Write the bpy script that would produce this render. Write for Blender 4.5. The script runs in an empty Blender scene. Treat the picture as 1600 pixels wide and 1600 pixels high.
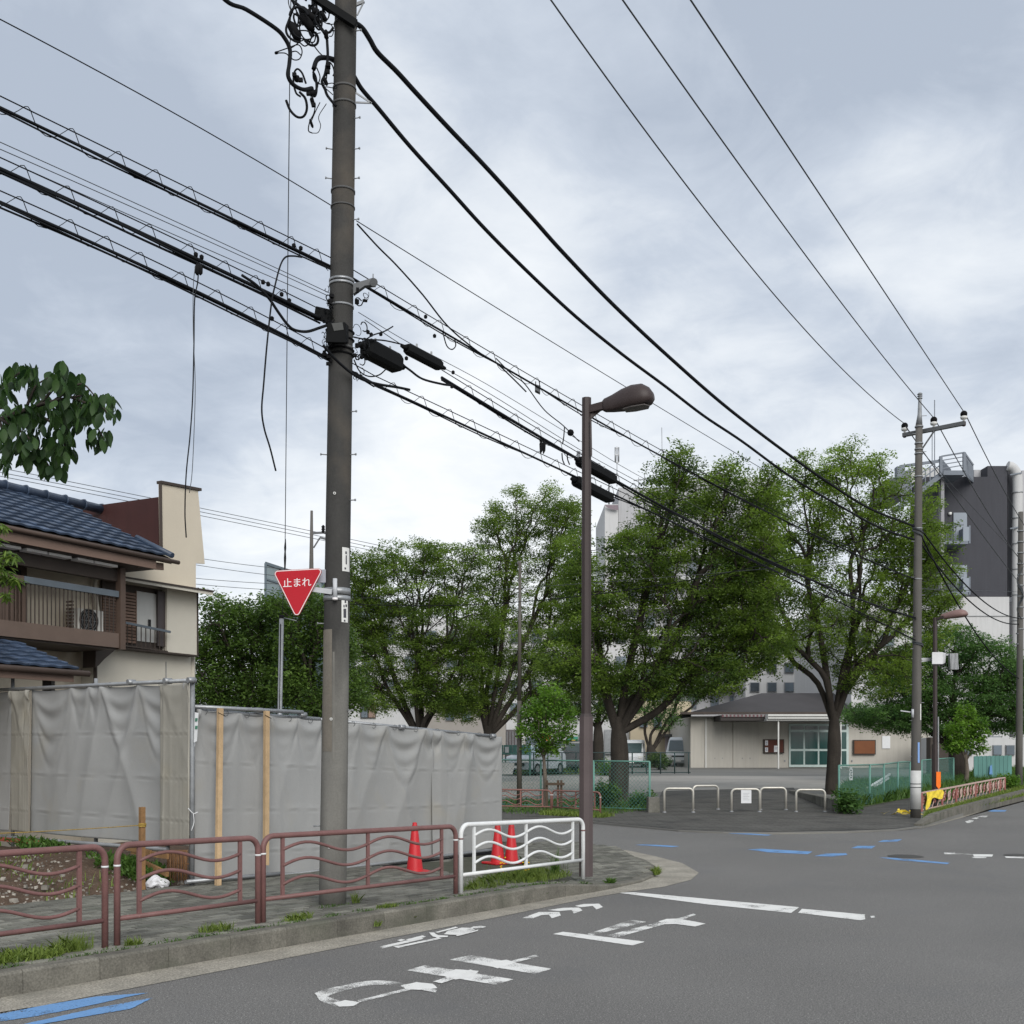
import bpy, bmesh, math, random
import numpy as np
from mathutils import Vector, Matrix
R = math.radians
random.seed(7)
rng = np.random.default_rng(7)
sc = bpy.context.scene
COL = sc.collection
# ---- camera: level, eye height 1.75 m, vertical shift (perspective-corrected photograph)
F, HZ, HC = 1750.0, 1168.0, 1.75
cam_d = bpy.data.cameras.new('camera')
cam = bpy.data.objects.new('camera', cam_d)
COL.objects.link(cam)
cam.location = (0, 0, HC)
cam.rotation_euler = (R(90), 0, 0)
cam_d.sensor_width = 36
cam_d.lens = 36 * F / 1600
cam_d.shift_y = (HZ - 800) / 1600
cam_d.clip_start = 0.05
cam_d.clip_end = 3000
sc.camera = cam
sc.view_settings.view_transform = 'Standard'
sc.view_settings.look = 'None'
sc.view_settings.exposure = 1.0
sc.view_settings.gamma = 1.0
sc.view_settings.use_curve_mapping = False
sc.cycles.max_bounces = 6
sc.cycles.transparent_max_bounces = 12

# ---- sky: overcast cloud sheet over a Nishita sky
SUN_EL, SUN_AZ = R(34), R(163)
world = bpy.data.worlds.new('World')
sc.world = world
world.use_nodes = True
wn = world.node_tree
N, L = wn.nodes, wn.links
for n in list(N):
    N.remove(n)
out = N.new('ShaderNodeOutputWorld')
bg = N.new('ShaderNodeBackground')
bg.inputs['Strength'].default_value = 0.1
L.new(bg.outputs[0], out.inputs[0])
sky = N.new('ShaderNodeTexSky')
sky.sky_type = 'NISHITA'
sky.sun_disc = False
sky.sun_elevation = SUN_EL
sky.sun_rotation = SUN_AZ
tc = N.new('ShaderNodeTexCoord')

def wmath(op, a, b=None, c=None, vec=False, clamp=False):
    n = N.new('ShaderNodeVectorMath' if vec else 'ShaderNodeMath')
    n.operation = op
    if clamp and not vec:
        n.use_clamp = True
    for i, x in enumerate((a, b, c)):
        if x is None:
            continue
        if hasattr(x, 'is_output'):
            L.new(x, n.inputs[i])
        else:
            n.inputs[i].default_value = x
    return n
dirv = tc.outputs['Generated']
sep = N.new('ShaderNodeSeparateXYZ')
L.new(dirv, sep.inputs[0])
den = wmath('ADD', wmath('MAXIMUM', sep.outputs[2], 0.0).outputs[0], 0.22).outputs[0]
comb = N.new('ShaderNodeCombineXYZ')
L.new(wmath('DIVIDE', sep.outputs[0], den).outputs[0], comb.inputs[0])
L.new(wmath('DIVIDE', sep.outputs[1], den).outputs[0], comb.inputs[1])
def wnoise(scale, detail, rough, vec, off=0.0, dist=0.0):
    n = N.new('ShaderNodeTexNoise')
    n.inputs['Scale'].default_value = scale
    n.inputs['Detail'].default_value = detail
    n.inputs['Roughness'].default_value = rough
    n.inputs['Distortion'].default_value = dist
    v = wmath('ADD', vec, (off, off * 1.7, off * .6), vec=True).outputs[0]
    L.new(v, n.inputs['Vector'])
    return n
n1 = wnoise(1.5, 6, 0.55, comb.outputs[0], 3.1, 0.7)
n2 = wnoise(0.7, 3, 0.5, comb.outputs[0], 9.4)
nd = wnoise(1.2, 3, 0.5, comb.outputs[0], 21.0)
# the large cloud masses: direction (from the photograph's pixel), angular radius, weight
warp = wmath('MULTIPLY', wmath('SUBTRACT', nd.outputs['Color'], (0.5, 0.5, 0.5), vec=True).outputs[0], (0.35, 0.35, 0.3), vec=True).outputs[0]
wdir = wmath('NORMALIZE', wmath('ADD', dirv, warp, vec=True).outputs[0], vec=True).outputs[0]
acc = None
for (u, v, r, w) in [(90, 480, .20, -.40), (300, 560, .16, -.24), (1540, 130, .22, -.42), (1150, 60, .18, -.18), (420, 150, .2, -.12), (820, 340, .14, -.12), (60, 60, .2, -.14), (1200, 520, .1, -.05),
                     (1440, 330, .08, .40), (1330, 420, .14, .10), (620, 760, .2, .2), (700, 330, .12, .10), (950, 480, .14, .12), (230, 330, .10, .08), (170, 720, .14, .2), (250, 260, .14, .10), (1560, 600, .1, .12), (900, 150, .12, .05), (1560, 420, .08, -.12)]:
    d = Vector(((u - 800) / F, 1, (HZ - v) / F)).normalized()
    dp = wmath('DOT_PRODUCT', wdir, tuple(d), vec=True).outputs['Value']
    mr = N.new('ShaderNodeMapRange')
    mr.interpolation_type = 'SMOOTHERSTEP'
    L.new(dp, mr.inputs[0])
    mr.inputs[1].default_value = math.cos(r * 1.5)
    mr.inputs[2].default_value = 1.0
    mr.inputs[3].default_value = 0.0
    mr.inputs[4].default_value = w
    acc = mr.outputs[0] if acc is None else wmath('ADD', acc, mr.outputs[0]).outputs[0]
el = N.new('ShaderNodeMapRange')
L.new(sep.outputs[2], el.inputs[0])
el.inputs[1].default_value = 0.0; el.inputs[2].default_value = 0.55
el.inputs[3].default_value = 0.34; el.inputs[4].default_value = -0.10
s = wmath('MULTIPLY_ADD', wmath('SUBTRACT', n1.outputs[0], .5).outputs[0], 1.0, 0.5).outputs[0]
s = wmath('MULTIPLY_ADD', wmath('SUBTRACT', n2.outputs[0], .5).outputs[0], 0.35, s).outputs[0]
n4 = wnoise(13.0, 5, 0.6, comb.outputs[0], 2.0, 0.5)
s = wmath('MULTIPLY_ADD', wmath('SUBTRACT', n4.outputs[0], .5).outputs[0], 0.26, s).outputs[0]
n3 = wnoise(5.5, 6, 0.6, comb.outputs[0], 5.0, 0.8)
s = wmath('MULTIPLY_ADD', wmath('SUBTRACT', n3.outputs[0], .5).outputs[0], 0.62, s).outputs[0]
s = wmath('ADD', s, acc).outputs[0]
s = wmath('ADD', s, el.outputs[0]).outputs[0]
cr = N.new('ShaderNodeValToRGB')
L.new(s, cr.inputs[0])
e = cr.color_ramp.elements
e[0].position = 0.0; e[0].color = (.375, .425, .505, 1)
e[1].position = 1.0; e[1].color = (.80, .815, .835, 1)
for p, c in ((.3, (.485, .535, .61, 1)), (.55, (.625, .665, .715, 1)), (.8, (.725, .755, .785, 1))):
    x = e.new(p); x.color = c
sc10 = wmath('MULTIPLY', cr.outputs[0], (6.3, 6.3, 6.3), vec=True).outputs[0]
mx = N.new('ShaderNodeMix')
mx.data_type = 'RGBA'
mx.inputs[0].default_value = 0.96
L.new(sky.outputs[0], mx.inputs[6])
L.new(sc10, mx.inputs[7])
L.new(mx.outputs[2], bg.inputs[0])

sun_d = bpy.data.lights.new('sun', 'SUN')
sun_d.energy = 1.5
sun_d.angle = R(45)
sun_d.color = (1.0, 0.97, 0.92)
sun = bpy.data.objects.new('sun', sun_d)
COL.objects.link(sun)
sdir = Vector((math.sin(SUN_AZ) * math.cos(SUN_EL), math.cos(SUN_AZ) * math.cos(SUN_EL), math.sin(SUN_EL)))
sun.rotation_euler = sdir.to_track_quat('Z', 'Y').to_euler()

# ---- pixel <-> place helpers (pixels of the 1600 px photograph)
def G(u, v, z=0.0):
    Y = F * (HC - z) / (v - HZ)
    return Vector(((u - 800) / F * Y, Y, z))
def gz(y):
    return 0.03 + 0.01 * max(0.0, y - 23.0)
def GP(u, v):
    Y = (HC - .03 + .23) * F / (v - HZ + .01 * F)
    return Vector(((u - 800) / F * Y, Y, gz(Y)))
def P(u, v, Y):
    return Vector(((u - 800) / F * Y, Y, HC + (HZ - v) / F * Y))
def WP(u, v, O, d):
    a = (u - 800) / F
    # O.x + s d.x = a t ; O.y + s d.y = t
    s_ = (a * O[1] - O[0]) / (d[0] - a * d[1])
    t = O[1] + s_ * d[1]
    return Vector((a * t, t, HC + (HZ - v) / F * t))

K0, K1 = G(0, 1560), G(800, 1417)
D1 = (K1 - K0).normalized()          # along the near road, away from the camera
D2 = Vector((-D1.y, D1.x, 0))        # to the left, along the side street
UP = Vector((0, 0, 1))

# ---- materials
def mat(name, col, rough=.8, var=.1, scale=6.0, fine=0.0, fscale=120.0, bump=0.0, bscale=80.0, metal=0.0, spec=.3,
        island=0.0, objr=0.0, spots=None, streak=0.0, world=True, zmix=None):
    m = bpy.data.materials.new(name)
    m.use_nodes = True
    nt = m.node_tree
    n, l = nt.nodes, nt.links
    b = n['Principled BSDF']
    b.inputs['Roughness'].default_value = rough
    b.inputs['Metallic'].default_value = metal
    b.inputs['Specular IOR Level'].default_value = spec
    if world:
        g = n.new('ShaderNodeNewGeometry'); vec = g.outputs['Position']
    else:
        g = n.new('ShaderNodeTexCoord'); vec = g.outputs['Object']
    def noise(sc_, det=4, stretch=None):
        t = n.new('ShaderNodeTexNoise')
        t.inputs['Scale'].default_value = sc_
        t.inputs['Detail'].default_value = det
        v = vec
        if stretch:
            mm = n.new('ShaderNodeVectorMath'); mm.operation = 'MULTIPLY'
            l.new(vec, mm.inputs[0]); mm.inputs[1].default_value = stretch
            v = mm.outputs[0]
        l.new(v, t.inputs['Vector'])
        return t.outputs[0]
    def rng_(src, lo, hi):
        r_ = n.new('ShaderNodeMapRange')
        l.new(src, r_.inputs[0])
        r_.inputs[1].default_value = .25; r_.inputs[2].default_value = .75
        r_.inputs[3].default_value = lo; r_.inputs[4].default_value = hi
        return r_.outputs[0]
    def mul(a, b_):
        r_ = n.new('ShaderNodeMath'); r_.operation = 'MULTIPLY'
        l.new(a, r_.inputs[0]); l.new(b_, r_.inputs[1])
        return r_.outputs[0]
    f = rng_(noise(scale), 1 - var, 1 + var)
    if fine:
        f = mul(f, rng_(noise(fscale, 2), 1 - fine, 1 + fine))
    if streak:
        f = mul(f, rng_(noise(7, 3, (1, 1, .08)), 1 - streak, 1 + streak))
    if island or objr:
        if island:
            src = g.outputs['Random Per Island'] if world else None
            r_ = n.new('ShaderNodeMapRange'); l.new(src, r_.inputs[0])
            r_.inputs[3].default_value = 1 - island; r_.inputs[4].default_value = 1 + island
            f = mul(f, r_.outputs[0])
        if objr:
            oi = n.new('ShaderNodeObjectInfo')
            r_ = n.new('ShaderNodeMapRange'); l.new(oi.outputs['Random'], r_.inputs[0])
            r_.inputs[3].default_value = 1 - objr; r_.inputs[4].default_value = 1 + objr
            f = mul(f, r_.outputs[0])
    vm = n.new('ShaderNodeVectorMath'); vm.operation = 'SCALE'
    vm.inputs[0].default_value = col[:3]
    l.new(f, vm.inputs['Scale'])
    colout = vm.outputs[0]
    if spots:
        for (sc_, lo, hi, c2, amt) in spots:
            mr = n.new('ShaderNodeMapRange'); l.new(noise(sc_, 5), mr.inputs[0])
            mr.inputs[1].default_value = lo; mr.inputs[2].default_value = hi
            mr.inputs[3].default_value = 0; mr.inputs[4].default_value = amt
            mxx = n.new('ShaderNodeMix'); mxx.data_type = 'RGBA'
            l.new(mr.outputs[0], mxx.inputs[0]); l.new(colout, mxx.inputs[6])
            mxx.inputs[7].default_value = (*c2, 1)
            colout = mxx.outputs[2]
    if zmix:   # weathering that changes with height: (z low, z high, colour below)
        sp = n.new('ShaderNodeSeparateXYZ'); l.new(vec, sp.inputs[0])
        ma = n.new('ShaderNodeMath'); ma.operation = 'MULTIPLY_ADD'
        l.new(noise(3, 4, (1, 1, .3)), ma.inputs[0]); ma.inputs[1].default_value = -1.6; l.new(sp.outputs[2], ma.inputs[2])
        mr = n.new('ShaderNodeMapRange'); l.new(ma.outputs[0], mr.inputs[0])
        mr.inputs[1].default_value = zmix[0] - .8; mr.inputs[2].default_value = zmix[1] - .8
        mr.inputs[3].default_value = 1; mr.inputs[4].default_value = 0
        mxx = n.new('ShaderNodeMix'); mxx.data_type = 'RGBA'
        cm = n.new('ShaderNodeVectorMath'); cm.operation = 'SCALE'; cm.inputs[0].default_value = zmix[2]; l.new(f, cm.inputs['Scale'])
        l.new(mr.outputs[0], mxx.inputs[0]); l.new(colout, mxx.inputs[6]); l.new(cm.outputs[0], mxx.inputs[7])
        colout = mxx.outputs[2]
    l.new(colout, b.inputs['Base Color'])
    if bump:
        bp = n.new('ShaderNodeBump')
        bp.inputs['Strength'].default_value = bump
        bp.inputs['Distance'].default_value = 0.01
        l.new(noise(bscale, 3), bp.inputs['Height'])
        l.new(bp.outputs[0], b.inputs['Normal'])
    return m

def leafmat(name, dark, light, trans=.35):
    m = bpy.data.materials.new(name)
    m.use_nodes = True
    nt = m.node_tree; n, l = nt.nodes, nt.links
    b = n['Principled BSDF']
    b.inputs['Roughness'].default_value = .55
    b.inputs['Specular IOR Level'].default_value = .25
    at = n.new('ShaderNodeAttribute'); at.attribute_name = 'tint'
    g = n.new('ShaderNodeNewGeometry')
    ad = n.new('ShaderNodeMath'); ad.operation = 'MULTIPLY_ADD'
    l.new(g.outputs['Random Per Island'], ad.inputs[0]); ad.inputs[1].default_value = .3
    l.new(at.outputs['Fac'], ad.inputs[2])
    mx_ = n.new('ShaderNodeMix'); mx_.data_type = 'RGBA'
    l.new(ad.outputs[0], mx_.inputs[0])
    mx_.inputs[6].default_value = (*dark, 1); mx_.inputs[7].default_value = (*light, 1)
    l.new(mx_.outputs[2], b.inputs['Base Color'])
    tr = n.new('ShaderNodeBsdfTranslucent')
    hs = n.new('ShaderNodeHueSaturation'); hs.inputs['Value'].default_value = 1.5; hs.inputs['Saturation'].default_value = 1.1
    l.new(mx_.outputs[2], hs.inputs['Color']); l.new(hs.outputs[0], tr.inputs[0])
    ms = n.new('ShaderNodeMixShader'); ms.inputs[0].default_value = trans
    l.new(b.outputs[0], ms.inputs[1]); l.new(tr.outputs[0], ms.inputs[2])
    l.new(ms.outputs[0], n['Material Output'].inputs[0])
    return m

# ---- mesh building
WM = {}
def wm(o):
    return WM.get(o.name, Matrix.Identity(4))
def link(o, parent=None, M=None):
    M = M or Matrix.Identity(4)
    COL.objects.link(o)
    if parent is not None:
        o.parent = parent
        o.matrix_parent_inverse = wm(parent).inverted()
    o.matrix_basis = M
    WM[o.name] = M
    return o

class MB:
    def __init__(s):
        s.v, s.f, s.sm = [], [], []
    def add(s, vs, fs, smooth=False):
        o = len(s.v)
        s.v += [tuple(p) for p in vs]
        s.f += [tuple(i + o for i in f) for f in fs]
        s.sm += [smooth] * len(fs)
        return s
    def hexa(s, p):  # 8 points: bottom 0-3 ccw, top 4-7
        return s.add(p, [(0, 3, 2, 1), (4, 5, 6, 7), (0, 1, 5, 4), (1, 2, 6, 5), (2, 3, 7, 6), (3, 0, 4, 7)])
    def box(s, c, size, rz=0.0):
        c = Vector(c); hx, hy, hz = size[0] / 2, size[1] / 2, size[2] / 2
        cs, sn = math.cos(rz), math.sin(rz)
        pts = []
        for z in (-hz, hz):
            for x, y in ((-hx, -hy), (hx, -hy), (hx, hy), (-hx, hy)):
                pts.append((c.x + x * cs - y * sn, c.y + x * sn + y * cs, c.z + z))
        return s.hexa(pts)
    def beam(s, a, b, w, h, up=UP):
        a, b = Vector(a), Vector(b)
        d = (b - a).normalized()
        up = Vector(up)
        if abs(d.dot(up)) > .98:
            up = Vector((0, 1, 0))
        x = d.cross(up).normalized() * (w / 2)
        y = x.cross(d).normalized() * (h / 2)
        return s.hexa([a - x - y, a + x - y, b + x - y, b - x - y, a - x + y, a + x + y, b + x + y, b - x + y])
    def tube(s, pts, r, n=8, caps=True, smooth=True):
        pts = [Vector(p) for p in pts]
        k = len(pts)
        rs = r if isinstance(r, (list, tuple)) else [r] * k
        vs, fs = [], []
        prev = None
        for i, p in enumerate(pts):
            t = (pts[min(i + 1, k - 1)] - pts[max(i - 1, 0)])
            t = t.normalized() if t.length > 1e-9 else Vector((0, 0, 1))
            if prev is None:
                a = Vector((0, 0, 1)) if abs(t.z) < .9 else Vector((1, 0, 0))
                x = t.cross(a).normalized()
            else:
                x = (prev - t * prev.dot(t))
                x = x.normalized() if x.length > 1e-6 else t.orthogonal().normalized()
            prev = x
            y = t.cross(x)
            for j in range(n):
                an = 2 * math.pi * (j + .5) / n
                vs.append(p + (x * math.cos(an) + y * math.sin(an)) * rs[i])
        for i in range(k - 1):
            for j in range(n):
                a = i * n + j; b = i * n + (j + 1) % n
                fs.append((a, b, b + n, a + n))
        s.add(vs, fs, smooth)
        if caps:
            o = len(s.v) - len(vs)
            s.f.append(tuple(o + j for j in reversed(range(n)))); s.sm.append(False)
            s.f.append(tuple(o + (k - 1) * n + j for j in range(n))); s.sm.append(False)
        return s
    def prism(s, poly, off):
        n = len(poly); off = Vector(off)
        a = [Vector(p) for p in poly]
        return s.add(a + [p + off for p in a],
                     [tuple(range(n)), tuple(reversed(range(n, 2 * n)))] + [(i, i + n, (i + 1) % n + n, (i + 1) % n) for i in range(n)])
    def face(s, poly):
        return s.add(poly, [tuple(range(len(poly)))])
    def lathe(s, prof, c, n=16, smooth=True):  # prof: (r, z)
        c = Vector(c); vs, fs = [], []
        for r, z in prof:
            for j in range(n):
                a = 2 * math.pi * j / n
                vs.append((c.x + r * math.cos(a), c.y + r * math.sin(a), c.z + z))
        for i in range(len(prof) - 1):
            for j in range(n):
                a = i * n + j; b = i * n + (j + 1) % n
                fs.append((a, b, b + n, a + n))
        return s.add(vs, fs, smooth)
    def mesh(s, name, m=None):
        me = bpy.data.meshes.new(name)
        me.from_pydata(s.v, [], s.f)
        if m:
            me.materials.append(m)
        me.polygons.foreach_set('use_smooth', s.sm)
        me.update()
        return me
    def build(s, name, m, parent=None, fix=True, bevel=0):
        me = s.mesh(name, m)
        if fix:
            bm = bmesh.new(); bm.from_mesh(me)
            bmesh.ops.recalc_face_normals(bm, faces=bm.faces)
            if bevel:
                bmesh.ops.bevel(bm, geom=[e_ for e_ in bm.edges if len(e_.link_faces) == 2 and e_.calc_face_angle(0) > .6], offset=bevel, segments=1, affect='EDGES', profile=.5)
            bm.to_mesh(me); bm.free()
        o = bpy.data.objects.new(name, me)
        return link(o, parent)

def placed(me, name, parent, M):
    return link(bpy.data.objects.new(name, me), parent, M)
def tag(o, label, cat, group=None):
    o['label'] = label; o['category'] = cat
    if group: o['group'] = group
    return o
def thing(name, label, cat, loc=(0, 0, 0), group=None):
    o = bpy.data.objects.new(name, None)
    o.empty_display_size = .2
    link(o, None, Matrix.Translation(Vector(loc)))
    return tag(o, label, cat, group)
def structure(o, kind='structure'):
    o['kind'] = kind
    return o
def copy_tree(root, M, label=None):
    """M moves the copied thing from where the source stands"""
    kids = {}
    for o in COL.objects:
        if o.parent: kids.setdefault(o.parent.name, []).append(o)
    def rec(o, par):
        c = o.copy(); COL.objects.link(c)
        if par is None:
            c.matrix_basis = M @ wm(o); WM[c.name] = M @ wm(o)
        else:
            c.parent = par
        for k in kids.get(o.name, []):
            rec(k, c)
        return c
    r = rec(root, None)
    if label: r['label'] = label
    return r
def about(p, q, rz=0.0):
    return Matrix.Translation(Vector(q)) @ Matrix.Rotation(rz, 4, 'Z') @ Matrix.Translation(-Vector(p))
def catmull(pts, n=8):
    pts = [Vector(p) for p in pts]
    if len(pts) < 3: return pts
    o = []
    q = [pts[0] * 2 - pts[1]] + pts + [pts[-1] * 2 - pts[-2]]
    for i in range(1, len(q) - 2):
        for k in range(n):
            t = k / n
            a, b, c, d = q[i - 1], q[i], q[i + 1], q[i + 2]
            o.append(.5 * ((2 * b) + (c - a) * t + (2 * a - 5 * b + 4 * c - d) * t * t + (3 * b - a - 3 * c + d) * t ** 3))
    o.append(pts[-1])
    return o
def inpoly(x, y, poly):
    c = False; j = len(poly) - 1
    for i in range(len(poly)):
        xi, yi, xj, yj = poly[i][0], poly[i][1], poly[j][0], poly[j][1]
        if (yi > y) != (yj > y) and x < (xj - xi) * (y - yi) / (yj - yi) + xi: c = not c
        j = i
    return c
def textmesh(body, size, name, m, M, parent, extrude=.0008, align='CENTER'):
    cu = bpy.data.curves.new(name, 'FONT')
    cu.body = body; cu.size = size; cu.align_x = align; cu.align_y = 'CENTER'
    cu.extrude = extrude; cu.resolution_u = 3
    t = bpy.data.objects.new(name + '_src', cu)
    COL.objects.link(t)
    dg = bpy.context.evaluated_depsgraph_get()
    me = bpy.data.meshes.new_from_object(t.evaluated_get(dg))
    bpy.data.objects.remove(t); bpy.data.curves.remove(cu)
    me.name = name; me.materials.clear(); me.materials.append(m)
    return placed(me, name, parent, M)

# shared materials
M_asphalt = mat('asphalt', (.135, .131, .125), .85, .13, .35, .40, 60, .8, 120, spots=[(.22, .5, .66, (.105, .102, .098), .75), (.07, .52, .62, (.15, .147, .14), .5), (120, .59, .64, (.36, .35, .33), .85), (70, .655, .68, (.50, .49, .46), .9), (95, .60, .66, (.075, .073, .07), .6), (.9, .55, .75, (.12, .12, .122), .5), (30, .66, .74, (.19, .19, .18), .5)])
M_concrete = mat('kerb_concrete', (.125, .118, .100), .9, .35, 4, .28, 60, .4, 90, objr=.10, spots=[(2.2, .5, .68, (.07, .075, .055), .6), (140, .66, .74, (.3, .29, .27), .5)])
M_gutter = mat('gutter_concrete', (.27, .25, .21), .9, .24, 2.5, .5, 70, .4, 120, spots=[(1.6, .55, .7, (.17, .165, .14), .6), (190, .62, .7, (.13, .12, .1), .6)])
M_paver = mat('paving_block', (.155, .152, .130), .85, .32, 2.0, .15, 90, .3, 120, island=.36, objr=.34, spots=[(3, .55, .7, (.09, .10, .075), .5)])
M_joint = mat('joint_soil', (.06, .062, .045), .95, .3, 8, .2, 100, .5, 90)
M_white = mat('road_paint_white', (.66, .655, .63), .7, .06, 10, .08, 160)
M_blue = mat('road_paint_blue', (.13, .27, .50), .7, .08, 8, .1, 150, spots=[(90, .62, .7, (.16, .18, .2), .6)])
M_poleconc = mat('pole_concrete', (.042, .041, .039), .9, .14, 2.5, .1, 60, .3, 120, streak=.18, zmix=(2.5, 3.1, (.140, .136, .124)), spots=[(1.1, .56, .72, (.12, .10, .078), .6)])
M_brown = mat('rail_paint_brown', (.155, .078, .073), .5, .15, 7, .08, 60, .15, 60, spots=[(26, .68, .76, (.30, .17, .15), .6)])
M_whitepaint = mat('rail_paint_white', (.60, .61, .61), .4, .06, 8, .04, 60, spots=[(18, .68, .78, (.45, .38, .3), .5)])
M_lamp2 = mat('lamp_paint_faded_brown', (.080, .062, .062), .5, .1, 4, .06, 60, streak=.08)
M_lamp = mat('lamp_paint_brown', (.040, .029, .028), .5, .1, 4, .06, 60, streak=.08)
M_black = mat('black_rubber', (.008, .008, .009), .8, .1, 5, spec=.1)
M_wire = mat('wire_black', (.010, .011, .013), .8, .1, 5, spec=.1)
M_thin = mat('wire_grey', (.05, .055, .06), .7, .1, 5)
M_steel = mat('galvanised_steel', (.30, .31, .32), .45, .15, 8, .1, 60, metal=.6)
M_steeld = mat('galvanised_steel_dull', (.24, .25, .26), .6, .2, 8, .1, 60, metal=.3)
M_band = mat('weathered_band', (.075, .075, .075), .7, .2, 8)
M_dark = mat('dark_void', (.02, .02, .02), .9, .1, 5)
# =====================================================================  GROUND, ROAD, PAVEMENT
def sheet(name, pts, z=None, m=None, kind='structure', parent=None):
    mb = MB(); mb.face([Vector((p[0], p[1], p[2] if z is None else z)) for p in pts])
    me = mb.mesh(name, m)
    bm = bmesh.new(); bm.from_mesh(me)
    bmesh.ops.triangulate(bm, faces=bm.faces)
    bm.normal_update()
    for f_ in bm.faces:
        if f_.normal.z < 0: f_.normal_flip()
    bm.to_mesh(me); bm.free()
    o = bpy.data.objects.new(name, me); link(o, parent)
    if kind: o['kind'] = kind
    return o
M_earth = mat('far_earth', (.12, .12, .10), .95, .2, .05)
sheet('ground', [(-500, -200, -.06), (500, -200, -.06), (500, 900, -.06), (-500, 900, -.06)], m=M_earth)
sheet('road', [(-60, -30, 0), (70, -30, 0), (70, 58, 0), (-60, 58, 0)], m=M_asphalt)

# kerb line of the near corner (outer base), photograph pixels on the road plane
arc = [G(*p) for p in [(880, 1402), (926, 1395), (967, 1387), (1003, 1379), (1026, 1369), (1027, 1358), (1010, 1347), (968, 1334), (927, 1328), (850, 1322), (785, 1317)]]
E0 = K0 - D1 * 9
near = [E0, K0, K1] + arc + [arc[-1] + D2 * 14]
gut_out = [G(0, 1585) - D1 * 9, G(0, 1585), G(400, 1507), G(800, 1429), G(925, 1403), G(967, 1396), G(1037, 1386), G(1080, 1375), G(1092, 1364), G(1066, 1349), G(1023, 1338), G(981, 1329), G(939, 1325), G(850, 1319), G(785, 1314.5), G(785, 1314.5) + D2 * 14]
sheet('gutter', gut_out + [near[-1] + D1 * -.4, K1 + D2 * .8, E0 + D2 * .3], .004, M_gutter)

def zs(p):   # height of the pavement: 0.17 m, falling to the dropped kerb at the corner
    s_ = (Vector(p) - K0).dot(D1)
    s1, s2 = (G(840, 1410) - K0).dot(D1), (G(985, 1383) - K0).dot(D1)
    t = min(1, max(0, (s_ - s1) / (s2 - s1)))
    t = t * t * (3 - 2 * t)
    return .17 * (1 - t) + .035 * t
# pavement base: strip between kerb line and the back line of the fence
FB0, FB1 = G(303, 1385, .15), G(785, 1333, .12)
FD = (FB1 - FB0); FD.z = 0; FD.normalize()
def fence_pt(s_): return Vector((FB0.x + FD.x * s_, FB0.y + FD.y * s_, 0))
kl = [E0 + D1 * (i * .5) for i in range(int((K1 - E0).length / .5))] + [K1] + arc + [arc[-1] + D2 * 6]
KW = .15
def inner_of(pl, w):
    o = []
    for i, p in enumerate(pl):
        t = (pl[min(i + 1, len(pl) - 1)] - pl[max(i - 1, 0)]).normalized()
        o.append(p + Vector((-t.y, t.x, 0)) * w)
    return o
ki = inner_of(kl, KW)
mb = MB()
vs = []
nk = len(ki)
for i, p in enumerate(ki):
    vs.append((p.x, p.y, zs(p) - .02))
back = []
tot = (FB1 - FB0).length
for i, p in enumerate(ki):
    s_ = (p - FB0).dot(FD)
    s_ = min(s_, tot + .1)
    if i >= nk - 12:
        s_ = tot + .1
    b = fence_pt(s_)
    if i == nk - 1: b = fence_pt(tot + .1) + D2 * 6
    back.append(b)
for b in back:
    vs.append((b.x, b.y, .13))
fs = [(i, i + 1, nk + i + 1, nk + i) for i in range(nk - 1)]
mb.add(vs, fs)
pavement = structure(mb.build('pavement', M_joint))
# paving blocks: parts of the pavement (the 300 that show largest one by one, the rest joined)
PBW, PBL = .10, .20
blk = MB(); blk.hexa([(-PBL / 2 + .003, -PBW / 2 + .003, -.02), (PBL / 2 - .003, -PBW / 2 + .003, -.02), (PBL / 2 - .003, PBW / 2 - .003, -.02), (-PBL / 2 + .003, PBW / 2 - .003, -.02),
                      (-PBL / 2 + .007, -PBW / 2 + .007, .006), (PBL / 2 - .007, -PBW / 2 + .007, .006), (PBL / 2 - .007, PBW / 2 - .007, .006), (-PBL / 2 + .007, PBW / 2 - .007, .006)])
blk_me = blk.mesh('paving_block', M_paver)
# region polygon in plan
reg = [p.copy() for p in ki[8:]]
reg[-1] = reg[-2] + D2 * 1.2
reg = [(p.x, p.y) for p in reg] + [(b.x, b.y) for b in (fence_pt(tot + 1.4) + D2 * .5, fence_pt(tot + .1), fence_pt(0), fence_pt(-7))]
ang = math.atan2(D1.y, D1.x)
cand = []
for i in range(-60, 75):
    for j in range(0, 38):
        a = i * PBL + (PBL / 2 if j % 2 else 0)
        p = K0 + D1 * a + D2 * (KW + .06 + j * PBW)
        if inpoly(p.x, p.y, reg) and abs((p.x) / max(p.y, .1)) < .52:
            cand.append((p.length, p, j))
cand.sort(key=lambda c: c[0])
rest = MB()
n_one = 0
for d_, p, j in cand:
    z = zs(p)
    sfrac = max(0, min(1, (p - K0).dot(D2) / 2.5))
    z = z * (1 - sfrac) + max(z, .13) * sfrac - .006 if z < .13 else z
    z += random.uniform(-.0025, .0025)
    Mx = Matrix.Translation((p.x, p.y, z)) @ Matrix.Rotation(ang, 4, 'Z') @ Matrix.Rotation(random.uniform(-.012, .012), 4, 'X')
    if n_one < 300:
        placed(blk_me, 'paving_block', pavement, Mx); n_one += 1
    else:
        rest.add([Mx @ Vector(q) for q in blk.v], blk.f)
r_ = rest.build('paving_block_field', M_paver, pavement, fix=False); r_['kind'] = 'stuff'
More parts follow.
